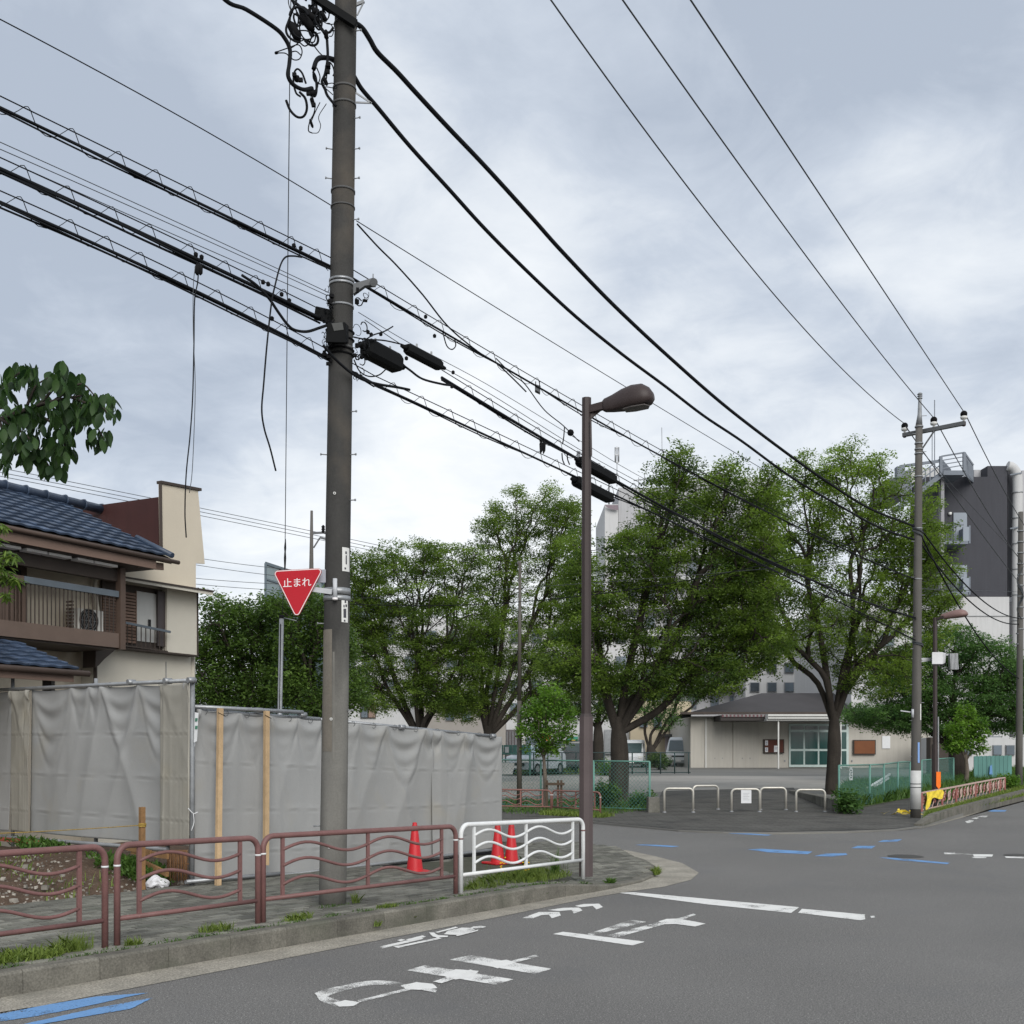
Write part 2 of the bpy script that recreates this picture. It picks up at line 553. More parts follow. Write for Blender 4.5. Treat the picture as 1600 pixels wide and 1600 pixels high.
# kerb stones
kerb = bpy.data.objects.new('kerb', None); link(kerb, None, Matrix.Translation(K0)); kerb['kind'] = 'structure'
path = kl; cum = [0]
for i in range(1, len(path)): cum.append(cum[-1] + (path[i] - path[i - 1]).length)
def at(s_, pl=None):
    s_ = max(0, min(cum[-1] - 1e-4, s_))
    for i in range(1, len(path)):
        if cum[i] >= s_:
            t = (s_ - cum[i - 1]) / (cum[i] - cum[i - 1])
            return path[i - 1].lerp(path[i], t), (path[i] - path[i - 1]).normalized()
s0 = (G(34, 1553) - E0).dot(D1) % .6
k = s0 - .6
while k < cum[-1] - .3:
    mb = MB(); secs = []
    seglen = .6
    nn = 1 if k + seglen < (K1 - E0).length else 3
    for q in range(nn + 1):
        f_ = k + .002 + (seglen - .004) * q / nn
        p, t = at(f_)
        nrm = Vector((-t.y, t.x, 0))
        z = zs(p) + .004
        secs.append([(p.x, p.y, -.03), (p + nrm * KW).to_tuple()[:2] + (-.03,), (p + nrm * KW).to_tuple()[:2] + (z,),
                     (p + nrm * .022).to_tuple()[:2] + (z,), (p + nrm * .004).to_tuple()[:2] + (z - min(.02, z * .4),)])
    vs = [v for s_ in secs for v in s_]
    fs = [tuple(range(5)), tuple(reversed(range(nn * 5, nn * 5 + 5)))]
    for q in range(nn):
        for j in range(5):
            a, b = q * 5 + j, q * 5 + (j + 1) % 5
            fs.append((a, b, b + 5, a + 5))
    mb.add(vs, fs)
    mb.build('kerb_stone', M_concrete, kerb)
    k += seglen
# sandy joint strip behind the kerb where weeds grow
M_soilstrip = mat('kerbside_soil', (.10, .095, .065), .95, .3, 6, .3, 80, .8, 60, spots=[(5, .5, .6, (.07, .10, .03), .7)])

# ---- building lot (earth) behind the pavement
M_soil = mat('lot_soil', (.085, .056, .038), .95, .35, 3, .4, 60, 1.0, 40, spots=[(24, .64, .7, (.30, .27, .23), .8), (4, .6, .7, (.10, .085, .07), .7)])
mb = MB(); ns, nt_ = 60, 40
vs = []
for i in range(ns):
    for j in range(nt_):
        s_ = -9 + 9.3 * i / (ns - 1); t = .01 + 9 * (j / (nt_ - 1)) ** 1.6
        p = fence_pt(s_) + D2 * t
        h = .12 + .36 * (1 - math.exp(-t / 1.2)) * min(1, max(.25, (1.2 - s_) / 1.6))
        h += .035 * math.sin(p.x * 5 + p.y * 3) * min(1, t) + .03 * math.sin(p.x * 11 - p.y * 7) * min(1, t) + random.uniform(-.012, .012) * min(1, t * 3)
        vs.append((p.x, p.y, h))
fs = [(i * nt_ + j, (i + 1) * nt_ + j, (i + 1) * nt_ + j + 1, i * nt_ + j + 1) for i in range(ns - 1) for j in range(nt_ - 1)]
mb.add(vs, fs, True)
o = structure(mb.build('lot_soil', M_soil))
a_, b_, c_, d_ = fence_pt(.3) + D2 * .05, fence_pt(tot - .2) + D2 * .1, fence_pt(tot - .2) + D2 * 4.5, fence_pt(.3) + D2 * 30
sheet('lot_ground', [a_, b_, c_, c_ + D2 * 20, d_ + D2 * 5 - D1 * 6, fence_pt(-9) + D2 * 30, fence_pt(-9) + D2 * 8.5, fence_pt(.3) + D2 * 8.5], .09, M_soil)
def lot_h(p):
    s_, t = (p - FB0).dot(FD), (p - FB0).dot(D2)
    return .12 + .36 * (1 - math.exp(-max(0, t) / 1.2)) * min(1, max(.25, (1.2 - s_) / 1.6))
M_rubble = mat('rubble', (.26, .24, .21), .95, .3, 12, island=.6)
mb = MB()
for q in range(1300):
    p = fence_pt(random.uniform(-5, .1)) + D2 * (random.random() ** 1.3 * 2.6 + .03)
    r_ = random.uniform(.008, .022) * (2.2 if random.random() < .05 else 1)
    z = lot_h(p) + r_ * .3
    a = random.random() * 3
    vs = [(p.x + r_ * math.cos(a + t) * random.uniform(.6, 1.2), p.y + r_ * math.sin(a + t) * random.uniform(.6, 1.2), z + h * r_) for h in (-.6, .5) for t in (0, 1.6, 3.1, 4.7)]
    mb.hexa(vs)
structure(mb.build('rubble_pieces', M_rubble, fix=False), 'stuff')

# ---- park side
kp = [GP(*p) for p in [(786, 1280), (926, 1283.5), (980, 1289), (1060, 1297), (1130, 1300), (1203, 1301), (1319, 1299), (1400, 1296), (1440, 1291), (1506, 1270), (1562, 1252), (1600, 1243)]]
RD = (kp[-1] - kp[-3]); RD.z = 0; RD.normalize()       # direction of the far road
kp = [kp[0] + D2 * 45] + kp + [kp[-1] + RD * 60]
for p in kp: p.z = gz(p.y)
mb = MB(); n_ = len(kp)
bx = [-200, -110, -60, -40, -20, 0, 10, 20, 35, 50, 70, 90, 130, 220]
vs = [tuple(p) for p in kp] + [(bx[i], 220, gz(220)) for i in range(n_)]
mb.add(vs, [(i, i + 1, n_ + i + 1, n_ + i) for i in range(n_ - 1)])
mb.add([tuple(p) for p in kp] + [(p.x, p.y, -.03) for p in kp], [(i, n_ + i, n_ + i + 1, i + 1) for i in range(n_ - 1)])
M_parkasph = mat('park_asphalt', (.15, .148, .138), .9, .12, .5, .12, 60)
park = structure(mb.build('park_ground', M_parkasph))
M_dkpave = mat('park_paving', (.088, .084, .077), .9, .3, 1.3, .2, 30, .4, 60, spots=[(1.5, .45, .6, (.10, .098, .09), .7), (.8, .55, .68, (.045, .045, .043), .8)])
# block pattern on the far paving (too far to pick blocks apart)
nt = M_dkpave.node_tree
bt = nt.nodes.new('ShaderNodeTexBrick'); bt.inputs['Scale'].default_value = 1.0
bt.inputs['Brick Width'].default_value = .4; bt.inputs['Row Height'].default_value = .2; bt.inputs['Mortar Size'].default_value = .012
bt.inputs['Color1'].default_value = (1, 1, 1, 1); bt.inputs['Color2'].default_value = (.75, .75, .75, 1); bt.inputs['Mortar'].default_value = (.5, .5, .5, 1)
ge = nt.nodes.new('ShaderNodeNewGeometry'); nt.links.new(ge.outputs['Position'], bt.inputs['Vector'])
pb = nt.nodes['Principled BSDF']; src = pb.inputs['Base Color'].links[0].from_socket
mm = nt.nodes.new('ShaderNodeMix'); mm.data_type = 'RGBA'; mm.blend_type = 'MULTIPLY'; mm.inputs[0].default_value = 1
nt.links.new(src, mm.inputs[6]); nt.links.new(bt.outputs[0], mm.inputs[7]); nt.links.new(mm.outputs[2], pb.inputs['Base Color'])
def lift(pts, dz):
    return [Vector((p.x, p.y, gz(p.y) + dz)) for p in pts]
sheet('park_paving', lift([kp[1] + Vector((0, .12, 0)) + D2 * 30] + [p + Vector((0, .12, 0)) for p in kp[1:9]] + [GP(1437, 1290), GP(1440, 1262), GP(1432, 1240), GP(1330, 1258), GP(1312, 1268), GP(1300, 1266), GP(1245, 1238), GP(1240, 1231), GP(1035, 1236), GP(1020, 1268), GP(786, 1260), GP(786, 1260) + D2 * 30], .008), m=M_dkpave)
M_plaza = mat('park_plaza', (.30, .285, .26), .95, .12, .6, .1, 50)
sheet('park_plaza', lift([GP(400, 1246), GP(786, 1246), GP(1020, 1238), GP(1240, 1232), GP(1330, 1232), GP(1330, 1213.5), GP(1080, 1212), GP(400, 1213)], .004), m=M_plaza)
M_grassground = mat('turf_soil', (.055, .075, .028), .95, .3, 2, .3, 30, spots=[(2.5, .5, .62, (.09, .08, .055), .8)])
sheet('park_verge', lift([GP(500, 1262), GP(786, 1268), GP(940, 1270), GP(1020, 1266), GP(1018, 1248), GP(786, 1249), GP(500, 1248)], .012), m=M_grassground)
sheet('park_lawn', lift([GP(560, 1212), GP(960, 1210), GP(930, 1200), GP(560, 1200)], .012), m=M_grassground)
sheet('roadside_verge', lift([kp[9] + Vector((0.12, .16, 0)), kp[10] + Vector((.05, .16, 0)), kp[11] + Vector((.05, .16, 0)), kp[12] + Vector((.05, .16, 0)), GP(1600, 1229), GP(1562, 1238), GP(1506, 1252), GP(1446, 1272)], .012), m=M_grassground)
sheet('fence_verge', lift([GP(1312, 1268), GP(1330, 1266), GP(1425, 1247), GP(1425, 1233), GP(1330, 1236), GP(1312, 1245)], .016), m=M_grassground)
sheet('field_verge', lift([GP(1440, 1246), GP(1520, 1222), GP(1600, 1214), GP(1600, 1200), GP(1440, 1215)], .016), m=M_grassground)
# far kerb of the right-hand road + gutter
fk = [kp[9], kp[10], kp[11], kp[12], kp[13]]
fk2 = catmull([kp[9], kp[10], kp[12], kp[12] + RD * 12, kp[12] + RD * 40], 6)
kerb2 = bpy.data.objects.new('far_kerb', None); link(kerb2, None, Matrix.Translation((kp[9].x, kp[9].y, 0))); kerb2['kind'] = 'structure'
path = fk2; cum = [0]
for i in range(1, len(path)): cum.append(cum[-1] + (path[i] - path[i - 1]).length)
k = 0
while k < min(24, cum[-1] - 1):
    p, t = at(k + .005); q, _ = at(k + .795)
    nrm = Vector((-t.y, t.x, 0))
    hh = .05 + .12 * min(1, k / 1.5); h2 = .05 + .12 * min(1, (k + .8) / 1.5)
    MB().hexa([(p.x, p.y, -.03), (q.x, q.y, -.03), *[(v.x, v.y, -.03) for v in (q + nrm * .16, p + nrm * .16)],
               (p.x, p.y, gz(p.y) + hh), (q.x, q.y, gz(q.y) + h2), *[(v.x, v.y, gz(v.y) + w) for v, w in ((q + nrm * .16, h2), (p + nrm * .16, hh))]]).build('kerb_stone', M_concrete, kerb2)
    k += .8
sheet('far_gutter', [G(1395, 1297.5), G(1440, 1294.5), G(1500, 1279), G(1565, 1258.5), G(1600, 1248), G(1600, 1248) + RD * 40, kp[13], kp[12], kp[11], kp[10], kp[9], kp[8]], .004, M_gutter)
sheet('park_gutter', [G(700, 1283.5), G(786, 1286), G(926, 1287), G(1000, 1294), G(1060, 1299.5), G(1130, 1302.5), G(1203, 1304), G(1319, 1302), G(1395, 1298.5), kp[8], kp[7], kp[6], kp[5], kp[4], kp[3], kp[2], kp[1], kp[1] + D2 * 4], .003, M_gutter)

# =====================================================================  ROAD MARKINGS (traced on the road plane)
def paint(m, wear=0.0, wscale=60):
    """paint sheet that is worn through to the asphalt in patches"""
    mm_ = m.copy(); nt = mm_.node_tree; n, l = nt.nodes, nt.links
    g_ = n.new('ShaderNodeNewGeometry')
    a = n.new('ShaderNodeTexNoise'); a.inputs['Scale'].default_value = wscale; a.inputs['Detail'].default_value = 4
    a.inputs['Roughness'].default_value = .7
    b2 = n.new('ShaderNodeTexNoise'); b2.inputs['Scale'].default_value = 4; b2.inputs['Detail'].default_value = 3
    l.new(g_.outputs['Position'], a.inputs['Vector']); l.new(g_.outputs['Position'], b2.inputs['Vector'])
    s_ = n.new('ShaderNodeMath'); s_.operation = 'MULTIPLY_ADD'
    l.new(b2.outputs[0], s_.inputs[0]); s_.inputs[1].default_value = .8; l.new(a.outputs[0], s_.inputs[2])
    r_ = n.new('ShaderNodeMapRange'); l.new(s_.outputs[0], r_.inputs[0])
    r_.inputs[1].default_value = 1.25 - wear; r_.inputs[2].default_value = 1.29 - wear
    r_.inputs[3].default_value = 1; r_.inputs[4].default_value = 0
    l.new(r_.outputs[0], n['Principled BSDF'].inputs['Alpha'])
    return mm_
MW0, MW1, MW2 = paint(M_white, .21, 120), paint(M_white, .31, 120), paint(M_white, .37, 130)
MB1 = paint(M_blue, .24, 80)
def rough(pts, step=.02, amp=.004):
    o = []
    for i, p in enumerate(pts):
        q = pts[(i + 1) % len(pts)]
        n_ = max(1, min(60, int((q - p).length / step)))
        for k_ in range(n_):
            w = p.lerp(q, k_ / n_)
            o.append(w + Vector((random.uniform(-amp, amp), random.uniform(-amp, amp), 0)))
    return o
def mark(name, label, cat, polys, dz=.004, group=None):
    """polys: list of (pixel polygon, material) -> one painted mark with stroke parts"""
    cpt = G(*polys[0][0][0])
    if len(polys) == 1:
        o = sheet(name, rough([G(*p) for p in polys[0][0]]), dz, polys[0][1], kind=None)
        return tag(o, label, cat, group)
    t = thing(name, label, cat, cpt, group)
    for i, (pl, m_) in enumerate(polys):
        sheet('stroke', rough([G(*p) for p in pl]), dz + .0005 * i, m_, kind=None, parent=t)
    return t
mark('stop_line', 'long worn white stop line painted across the lane at the junction', 'road marking',
     [([(967, 1395.5), (990, 1394.5), (1249, 1418), (1236, 1427), (1100, 1413)], MW0),
      ([(1253, 1420.5), (1351, 1429.5), (1352, 1437), (1344, 1438.5), (1247, 1427)], MW0), ([(1360, 1432), (1366, 1431.5), (1367, 1434), (1361, 1435)], MW0)])
mark('road_lettering', 'white kanji 止 painted on the asphalt nearest the stop line', 'road marking',
     [([(864, 1460), (880, 1456.5), (1008, 1472), (988, 1478)], MW0),
      ([(918, 1460), (925, 1462), (1010, 1441), (985, 1438)], MW2),
      ([(950, 1462), (962, 1466), (1040, 1444.5), (1028, 1441.5)], MW1),
      ([(1028, 1440.5), (1042, 1436.5), (1060, 1436), (1103, 1444), (1086, 1448.5), (1056, 1444.5), (1040, 1445)], MW0),
      ([(1052, 1438), (1062, 1439), (1088, 1430), (1083, 1428.5)], MW2)], group='lane lettering before the stop line')
mark('road_lettering', 'white hiragana ま painted on the asphalt in the middle of the lane', 'road marking',
     [([(702, 1500), (735, 1493), (862, 1514.5), (836, 1522.5)], MW1),
      ([(636, 1517), (663, 1509), (803, 1531), (774, 1539.5)], MW1),
      ([(752, 1507), (790, 1500.5), (808, 1504), (778, 1514)], MW0),
      ([(686, 1524), (712, 1515.5), (748, 1518), (740, 1527), (712, 1531.5)], MW0),
      ([(800, 1502), (806, 1505), (842, 1495.5), (836, 1493)], MW2),
      ([(676, 1535), (690, 1537.5), (745, 1519), (735, 1516)], MW1)], group='lane lettering before the stop line')
def ribbon(pts, w0, w1=None):
    q = catmull([Vector((p[0], p[1], 0)) for p in pts], 6)
    L_, R_ = [], []
    for i, p in enumerate(q):
        t = (q[min(i + 1, len(q) - 1)] - q[max(i - 1, 0)]).normalized()
        w = w0 + ((w1 if w1 is not None else w0) - w0) * i / (len(q) - 1)
        nx, ny = -t.y * w, t.x * w * .55
        L_.append((p.x + nx, p.y + ny)); R_.append((p.x - nx, p.y - ny))
    return L_ + R_[::-1]
mark('road_lettering', 'faded white hiragana れ with a long loop, nearest the kerb on the asphalt', 'road marking',
     [(ribbon([(640, 1544), (612, 1537), (575, 1537), (535, 1545), (508, 1554), (506, 1561), (528, 1569)], 5, 9), MW2),
      ([(520, 1568), (540, 1563.5), (562, 1567), (553, 1572.5), (530, 1574)], MW0),
      ([(626, 1541), (650, 1535.5), (676, 1538), (684, 1545), (655, 1547.5), (636, 1547)], MW0),
      (ribbon([(560, 1566), (600, 1556), (640, 1546)], 3.5), MW2),
      (ribbon([(660, 1546), (682, 1550)], 4), MW2), (ribbon([(494, 1556), (505, 1551), (530, 1545)], 5), MW2)], group='lane lettering before the stop line')
# bicycle pictogram and arrow chevrons
bk = [[(592, 1480), (598, 1482.5), (662, 1467.5), (657, 1465)], [(614, 1479.5), (622, 1482), (628, 1480.5), (622, 1478)],
      [(620, 1470), (626, 1471.5), (634, 1469.5), (628, 1468)], [(634, 1469), (640, 1470.5), (666, 1464.5), (660, 1462.5)],
      [(622, 1479), (628, 1480.5), (690, 1467.5), (686, 1465.5)], [(670, 1458), (678, 1458), (684, 1462), (700, 1463), (699, 1465), (682, 1466), (676, 1464)],
      [(680, 1457.5), (684, 1458.5), (716, 1450.5), (712, 1449)], [(693, 1461), (700, 1455.5), (722, 1450.5), (738, 1451), (742, 1454), (728, 1459), (712, 1462)],
      [(712, 1462.5), (714, 1464), (746, 1456), (748, 1453.5)], [(735, 1451), (740, 1449), (752, 1448), (759, 1449), (756, 1451), (744, 1452)]]
mark('bicycle_pictogram', 'small white bicycle and rider pictogram painted beside the gutter', 'road marking', [(p, MW0) for p in bk])
for i, (pl, lb) in enumerate([([(816, 1435), (842, 1425.5), (874, 1425.5), (876, 1431), (862, 1435.5), (858, 1429.5), (846, 1430.5), (832, 1435.5)], 'first white chevron past the bicycle pictogram'),
                   ([(856, 1422.5), (880, 1419), (905, 1418.5), (910, 1423), (897, 1428), (893, 1422.5), (874, 1424)], 'middle white chevron of the cycle lane arrows'),
                   ([(898, 1416), (912, 1413), (936, 1412.5), (942, 1417.5), (932, 1421.5), (926, 1416), (908, 1418)], 'last white chevron, closest to the stop line')]):
    mark('chevron_marking', lb + ' on the asphalt', 'road marking', [(pl, MW0)], group='cycle lane chevrons')
# blue survey paint
mark('blue_paint_mark', 'large brushed blue paint patch at the kerbside with an unpainted streak', 'road marking',
     [([(-160, 1622), (0, 1582), (60, 1573), (150, 1558), (232, 1552), (205, 1557), (150, 1570), (60, 1588), (0, 1597), (-160, 1640)], MB1),
      ([(-60, 1622), (60, 1596), (150, 1576), (238, 1560), (205, 1577), (140, 1588), (60, 1602), (-40, 1626)], MB1)])
for pl, lb in [([(1168, 1327.5), (1190, 1326.5), (1270, 1331), (1262, 1335), (1200, 1332)], 'long thin blue line painted on the asphalt beside the arched stands'),
               ([(1272, 1338), (1290, 1334), (1322, 1333.5), (1324, 1336), (1300, 1338.5)], 'blue block painted next to the long thin blue line'),
               ([(1330, 1325.5), (1340, 1322), (1368, 1322), (1362, 1326)], 'middle one of the three small blue blocks on the junction'),
               ([(1371, 1316), (1380, 1313), (1410, 1311.5), (1402, 1315)], 'small blue block closest to the concrete pole across the street'),
               ([(1374, 1340), (1400, 1341), (1484, 1348.5), (1480, 1350.5), (1400, 1344)], 'thin slanting blue line beside the dark manhole'),
               ([(1138, 1302.5), (1150, 1301.5), (1206, 1304.5), (1200, 1306)], 'faint blue dash at the park gutter'),
               ([(1543, 1267.5), (1552, 1265.5), (1573, 1266), (1570, 1268.5), (1550, 1268.5)], 'blue dash beside the far gutter near the brown railing'),
               ([(992, 1320.5), (1010, 1319.5), (1062, 1322.5), (1050, 1324)], 'pale blue dash on the side street behind the lamp post'),
               ([(1130, 1403), (1135, 1402.6), (1136, 1403.4), (1131, 1403.8)], 'tiny blue speck just beyond the stop line')][:-1]:
    mark('blue_paint_mark', lb, 'road marking', [(pl, MB1)], group='blue survey marks on the junction')
mark('lane_line', 'broken worn white line crossing the road at the right edge', 'road marking',
     [([(1474, 1332), (1492, 1332), (1492, 1335), (1476, 1335)], MW1), ([(1492, 1333), (1520, 1334.5), (1520, 1336), (1492, 1335)], MW2),
      ([(1520, 1335), (1552, 1335.5), (1550, 1339), (1522, 1339)], MW0), ([(1518, 1339.5), (1542, 1339.5), (1540, 1341.5), (1522, 1341.5)], MW1),
      ([(1570, 1338.5), (1640, 1340.5), (1640, 1343), (1572, 1341)], MW1)])
mark('small_lettering', 'small worn white lettering beside the far gutter', 'road marking',
     [([(1508, 1284), (1514, 1281.5), (1521, 1282), (1521, 1284), (1512, 1286.5)], MW1), ([(1518, 1279), (1524, 1277.5), (1530, 1278), (1526, 1280)], MW1), ([(1526, 1276.5), (1534, 1275), (1544, 1275), (1540, 1277.5)], MW1)])
# manholes
M_iron = mat('cast_iron', (.055, .053, .05), .8, .2, 20, .2, 80)
for (u, v, ru, lb) in ((1415, 1338.5, 27, 'dark round manhole cover behind the slanting blue line'), (1592, 1337, 22, 'dark round manhole cover beside the broken white line')):
    c = G(u, v); r_ = ru / F * c.y
    MB().lathe([(0, .012), (r_ * .9, .012), (r_, .006), (r_ + .01, -.01)], c, 28, False).build('manhole_cover', M_iron)
    tag(COL.objects[-1], lb, 'manhole', 'manholes')
# =====================================================================  GUARD RAILS
def guardrail(A, B, hA, hB, m, label, waves, group, rr=.026, plants=None, ringm=None, seed=0):
    t = thing('guardrail', label, 'railing', A, group)
    d = (B - A); L_ = Vector((d.x, d.y, 0)).length; dn = Vector((d.x, d.y, 0)).normalized()
    def pt(s_, f):   # s_ metres along, f fraction of height
        k_ = s_ / L_
        return A.lerp(B, k_) + UP * ((hA * (1 - k_) + hB * k_) * f)
    cr_ = min(.11, L_ * .12)
    H = (hA + hB) / 2
    pts = [pt(0, 0) - UP * .05, pt(0, 1 - (cr_ / H))]
    for q in range(1, 6):
        a = math.pi / 2 * q / 6
        pts.append(pt(cr_ * (1 - math.cos(a)), 1 - (cr_ / H) * (1 - math.sin(a))))
    pts.append(pt(cr_, 1)); pts.append(pt(L_ - cr_, 1))
    for q in range(1, 6):
        a = math.pi / 2 * (1 - q / 6)
        pts.append(pt(L_ - cr_ * (1 - math.cos(a)), 1 - (cr_ / H) * (1 - math.sin(a))))
    pts += [pt(L_, 1 - (cr_ / H)), pt(L_, 0) - UP * .05]
    MB().tube(pts, rr, 12).build('frame', m, t, False)
    MB().tube([pt(0, .27), pt(L_, .27)], rr * .80, 10).build('lower_rail', m, t, False)
    nW = waves
    us = [.17 * (1.0 if L_ < 1.8 else .8)]
    e0 = .20 if L_ < 1.8 else .22
    xs = [e0 + (L_ - 2 * e0) * i / nW for i in range(nW + 1)]
    for x in xs:
        MB().beam(pt(x, .27), pt(x, 1), .020, .036, dn).build('upright', m, t)
    for i in range(nW):
        for f in (.83, .64, .42):
            q = []
            for k_ in range(17):
                s_ = k_ / 16
                q.append(pt(xs[i] + (xs[i + 1] - xs[i]) * s_, f) + UP * (.052 * math.sin(2 * math.pi * s_) + .01 * math.sin(math.pi * s_)))
            MB().tube(q, rr * .58, 8).build('wave_bar', m, t, False)
    for x in (0, L_):
        c = pt(x, .80)
        MB().tube([c - UP * .008, c + UP * .008], rr + .003, 12).build('ring', ringm or M_whitepaint, t, False)
    return t
ZP = .17
gp = lambda u, v: G(u, v, ZP)
A2 = gp(183, 1478); B1_ = gp(164, 1481)
hpx = lambda p, v0, v1: (v0 - v1) / F * p.y
B2 = gp(403, 1443.5); A3 = gp(411, 1442); B3 = gp(712, 1397.5); A4 = gp(720, 1396.5); B4 = gp(911, 1367)
A1 = B1_ - D1 * 2.35
h1, h2 = hpx(A2, 1478, 1321), hpx(B2, 1443.5, 1309)
guardrail(A1, B1_, h1 * 1.02, h1, M_brown, 'faded brown wave guardrail cut off at the frame edge before the earth mound', 2, 'wave guardrails on the near pavement')
guardrail(A2, B2, h1, h2, M_brown, 'short faded brown wave guardrail in front of the timber stake and white bag', 1, 'wave guardrails on the near pavement')
guardrail(A3, B3, h2 * 1.01, hpx(B3, 1397.5, 1291), M_brown, 'long faded brown wave guardrail crossing in front of the thick concrete pole', 2, 'wave guardrails on the near pavement')
guardrail(A4, B4, hpx(A4, 1396.5, 1289), hpx(B4, 1367, 1280), M_whitepaint, 'white painted wave guardrail beside the brown lamp post at the corner', 2, 'wave guardrails on the near pavement', ringm=M_brown)
# brown wave rails across the street, in front of the park mesh fence
a_, b_ = GP(700, 1268), GP(861, 1270); c_, d_ = GP(863, 1270), GP(938, 1276)
M_brown2 = mat('old_rail_paint', (.20, .10, .085), .6, .2, 6)
for (p, q, v0, v1, lb, w) in ((a_, b_, (1268, 1232), (1270, 1235), 'thin rusty brown wave rail across the street in front of the staked sapling', 4), (c_, d_, (1270, 1235), (1276, 1238), 'rusty brown rail end with rounded corner behind the street lamp', 2)):
    guardrail(p, q, hpx(p, *v0), hpx(q, *v1), M_brown2, lb, w, 'wave rails across the street', .022)
# ornamental railing right
M_terra = mat('terracotta_paint', (.24, .085, .075), .6, .15, 6)
M_pale = mat('pale_rail_paint', (.46, .33, .29), .6, .15, 6)
r0, r1 = GP(1440, 1269), GP(1570, 1238)
hp = [(1440, 1268, 1239), (1472, 1261, 1233), (1494, 1257, 1229), (1524, 1249, 1223), (1546, 1244, 1219), (1562, 1240, 1216), (1570, 1238, 1215)]
rl = thing('ornamental_railing', 'low terracotta railing with scroll infill along the far kerb by the grass verge', 'railing', GP(*hp[0][:2]))
pp = [(GP(u, v0), GP(u, v0) + UP * hpx(GP(u, v0), v0, v1)) for u, v0, v1 in hp]
for a, b in pp:
    MB().beam(a - UP * .1, b, .05, .05).build('post', M_terra, rl)
for i in range(len(pp) - 1):
    (a0, a1), (b0, b1) = pp[i], pp[i + 1]
    MB().beam(a1, b1, .05, .04).build('top_rail', M_pale, rl)
    MB().beam(a0 + UP * .04, b0 + UP * .04, .04, .03).build('bottom_rail', M_pale, rl)
    Lp = (b0 - a0).length; nS = max(2, int(Lp / .45))
    for k_ in range(nS):
        f0, f1 = k_ / nS, (k_ + 1) / nS
        q = []
        for s_ in range(15):
            tt = s_ / 14; an = tt * 2.6 * math.pi
            rad = .34 * (1 - tt * .75)
            cx = .5 + rad * math.cos(an); cz = .5 + rad * 1.2 * math.sin(an)
            ff = f0 + (f1 - f0) * cx
            q.append((a0.lerp(b0, ff) + UP * .06).lerp(a1.lerp(b1, ff) - UP * .03, min(.98, max(.02, cz))))
        MB().tube(q, .017, 5).build('scroll', M_pale if (k_ % 2) else M_terra, rl, False)
        z0 = (a0.lerp(b0, f0) + UP * .06); z1 = a1.lerp(b1, f0 + (f1 - f0) * .9)
        MB().tube([z0, z1], .012, 5).build('diagonal', M_pale, rl, False)
# yellow netting on that railing
M_yel = mat('yellow_cloth', (.75, .56, .05), .8, .2, 9, .2, 40)
mb = MB(); nx, nz = 14, 10; vs = []
(a0, a1), (b0, b1) = pp[0], pp[1]
for i in range(nx):
    f_ = .08 + .86 * i / (nx - 1)
    low = .05 + .62 * abs(math.sin(f_ * 2.2 + .9)) ** 1.5 if f_ > .25 else .12
    low = [.05, .1, .2, .35, .5, .62, .66, .6, .62, .55, .5, .5, .55, .7][i]
    for j in range(nz):
        g_ = 1.02 - (1.02 - low) * j / (nz - 1)
        p = a0.lerp(b0, f_).lerp(a1.lerp(b1, f_), g_) + Vector((.05 + .02 * math.sin(i * 1.3 + j * .6), -.06 - .02 * math.cos(i * 1.7), 0))
        vs.append(p)
mb.add(vs, [(i * nz + j, (i + 1) * nz + j, (i + 1) * nz + j + 1, i * nz + j + 1) for i in range(nx - 1) for j in range(nz - 1)], True)
mb.build('yellow_net', M_yel); tag(COL.objects[-1], 'yellow net draped over the end of the terracotta railing', 'net')
mb = MB(); c = GP(1408, 1274)
for k_ in range(26):
    a = random.random() * 6.28; r_ = random.random() * .32
    p = c + Vector((r_ * math.cos(a) * 1.7, r_ * math.sin(a), .02 + .09 * random.random() * (1 - r_)))
    q = [p + Vector((random.uniform(-.16, .16), random.uniform(-.1, .1), random.uniform(-.02, .08))) for _ in range(3)]
    mb.face([p] + q[:2])
mb.build('yellow_net', M_yel, None, False); tag(COL.objects[-1], 'crumpled yellow net lying on the ground at the foot of the far pole', 'net')

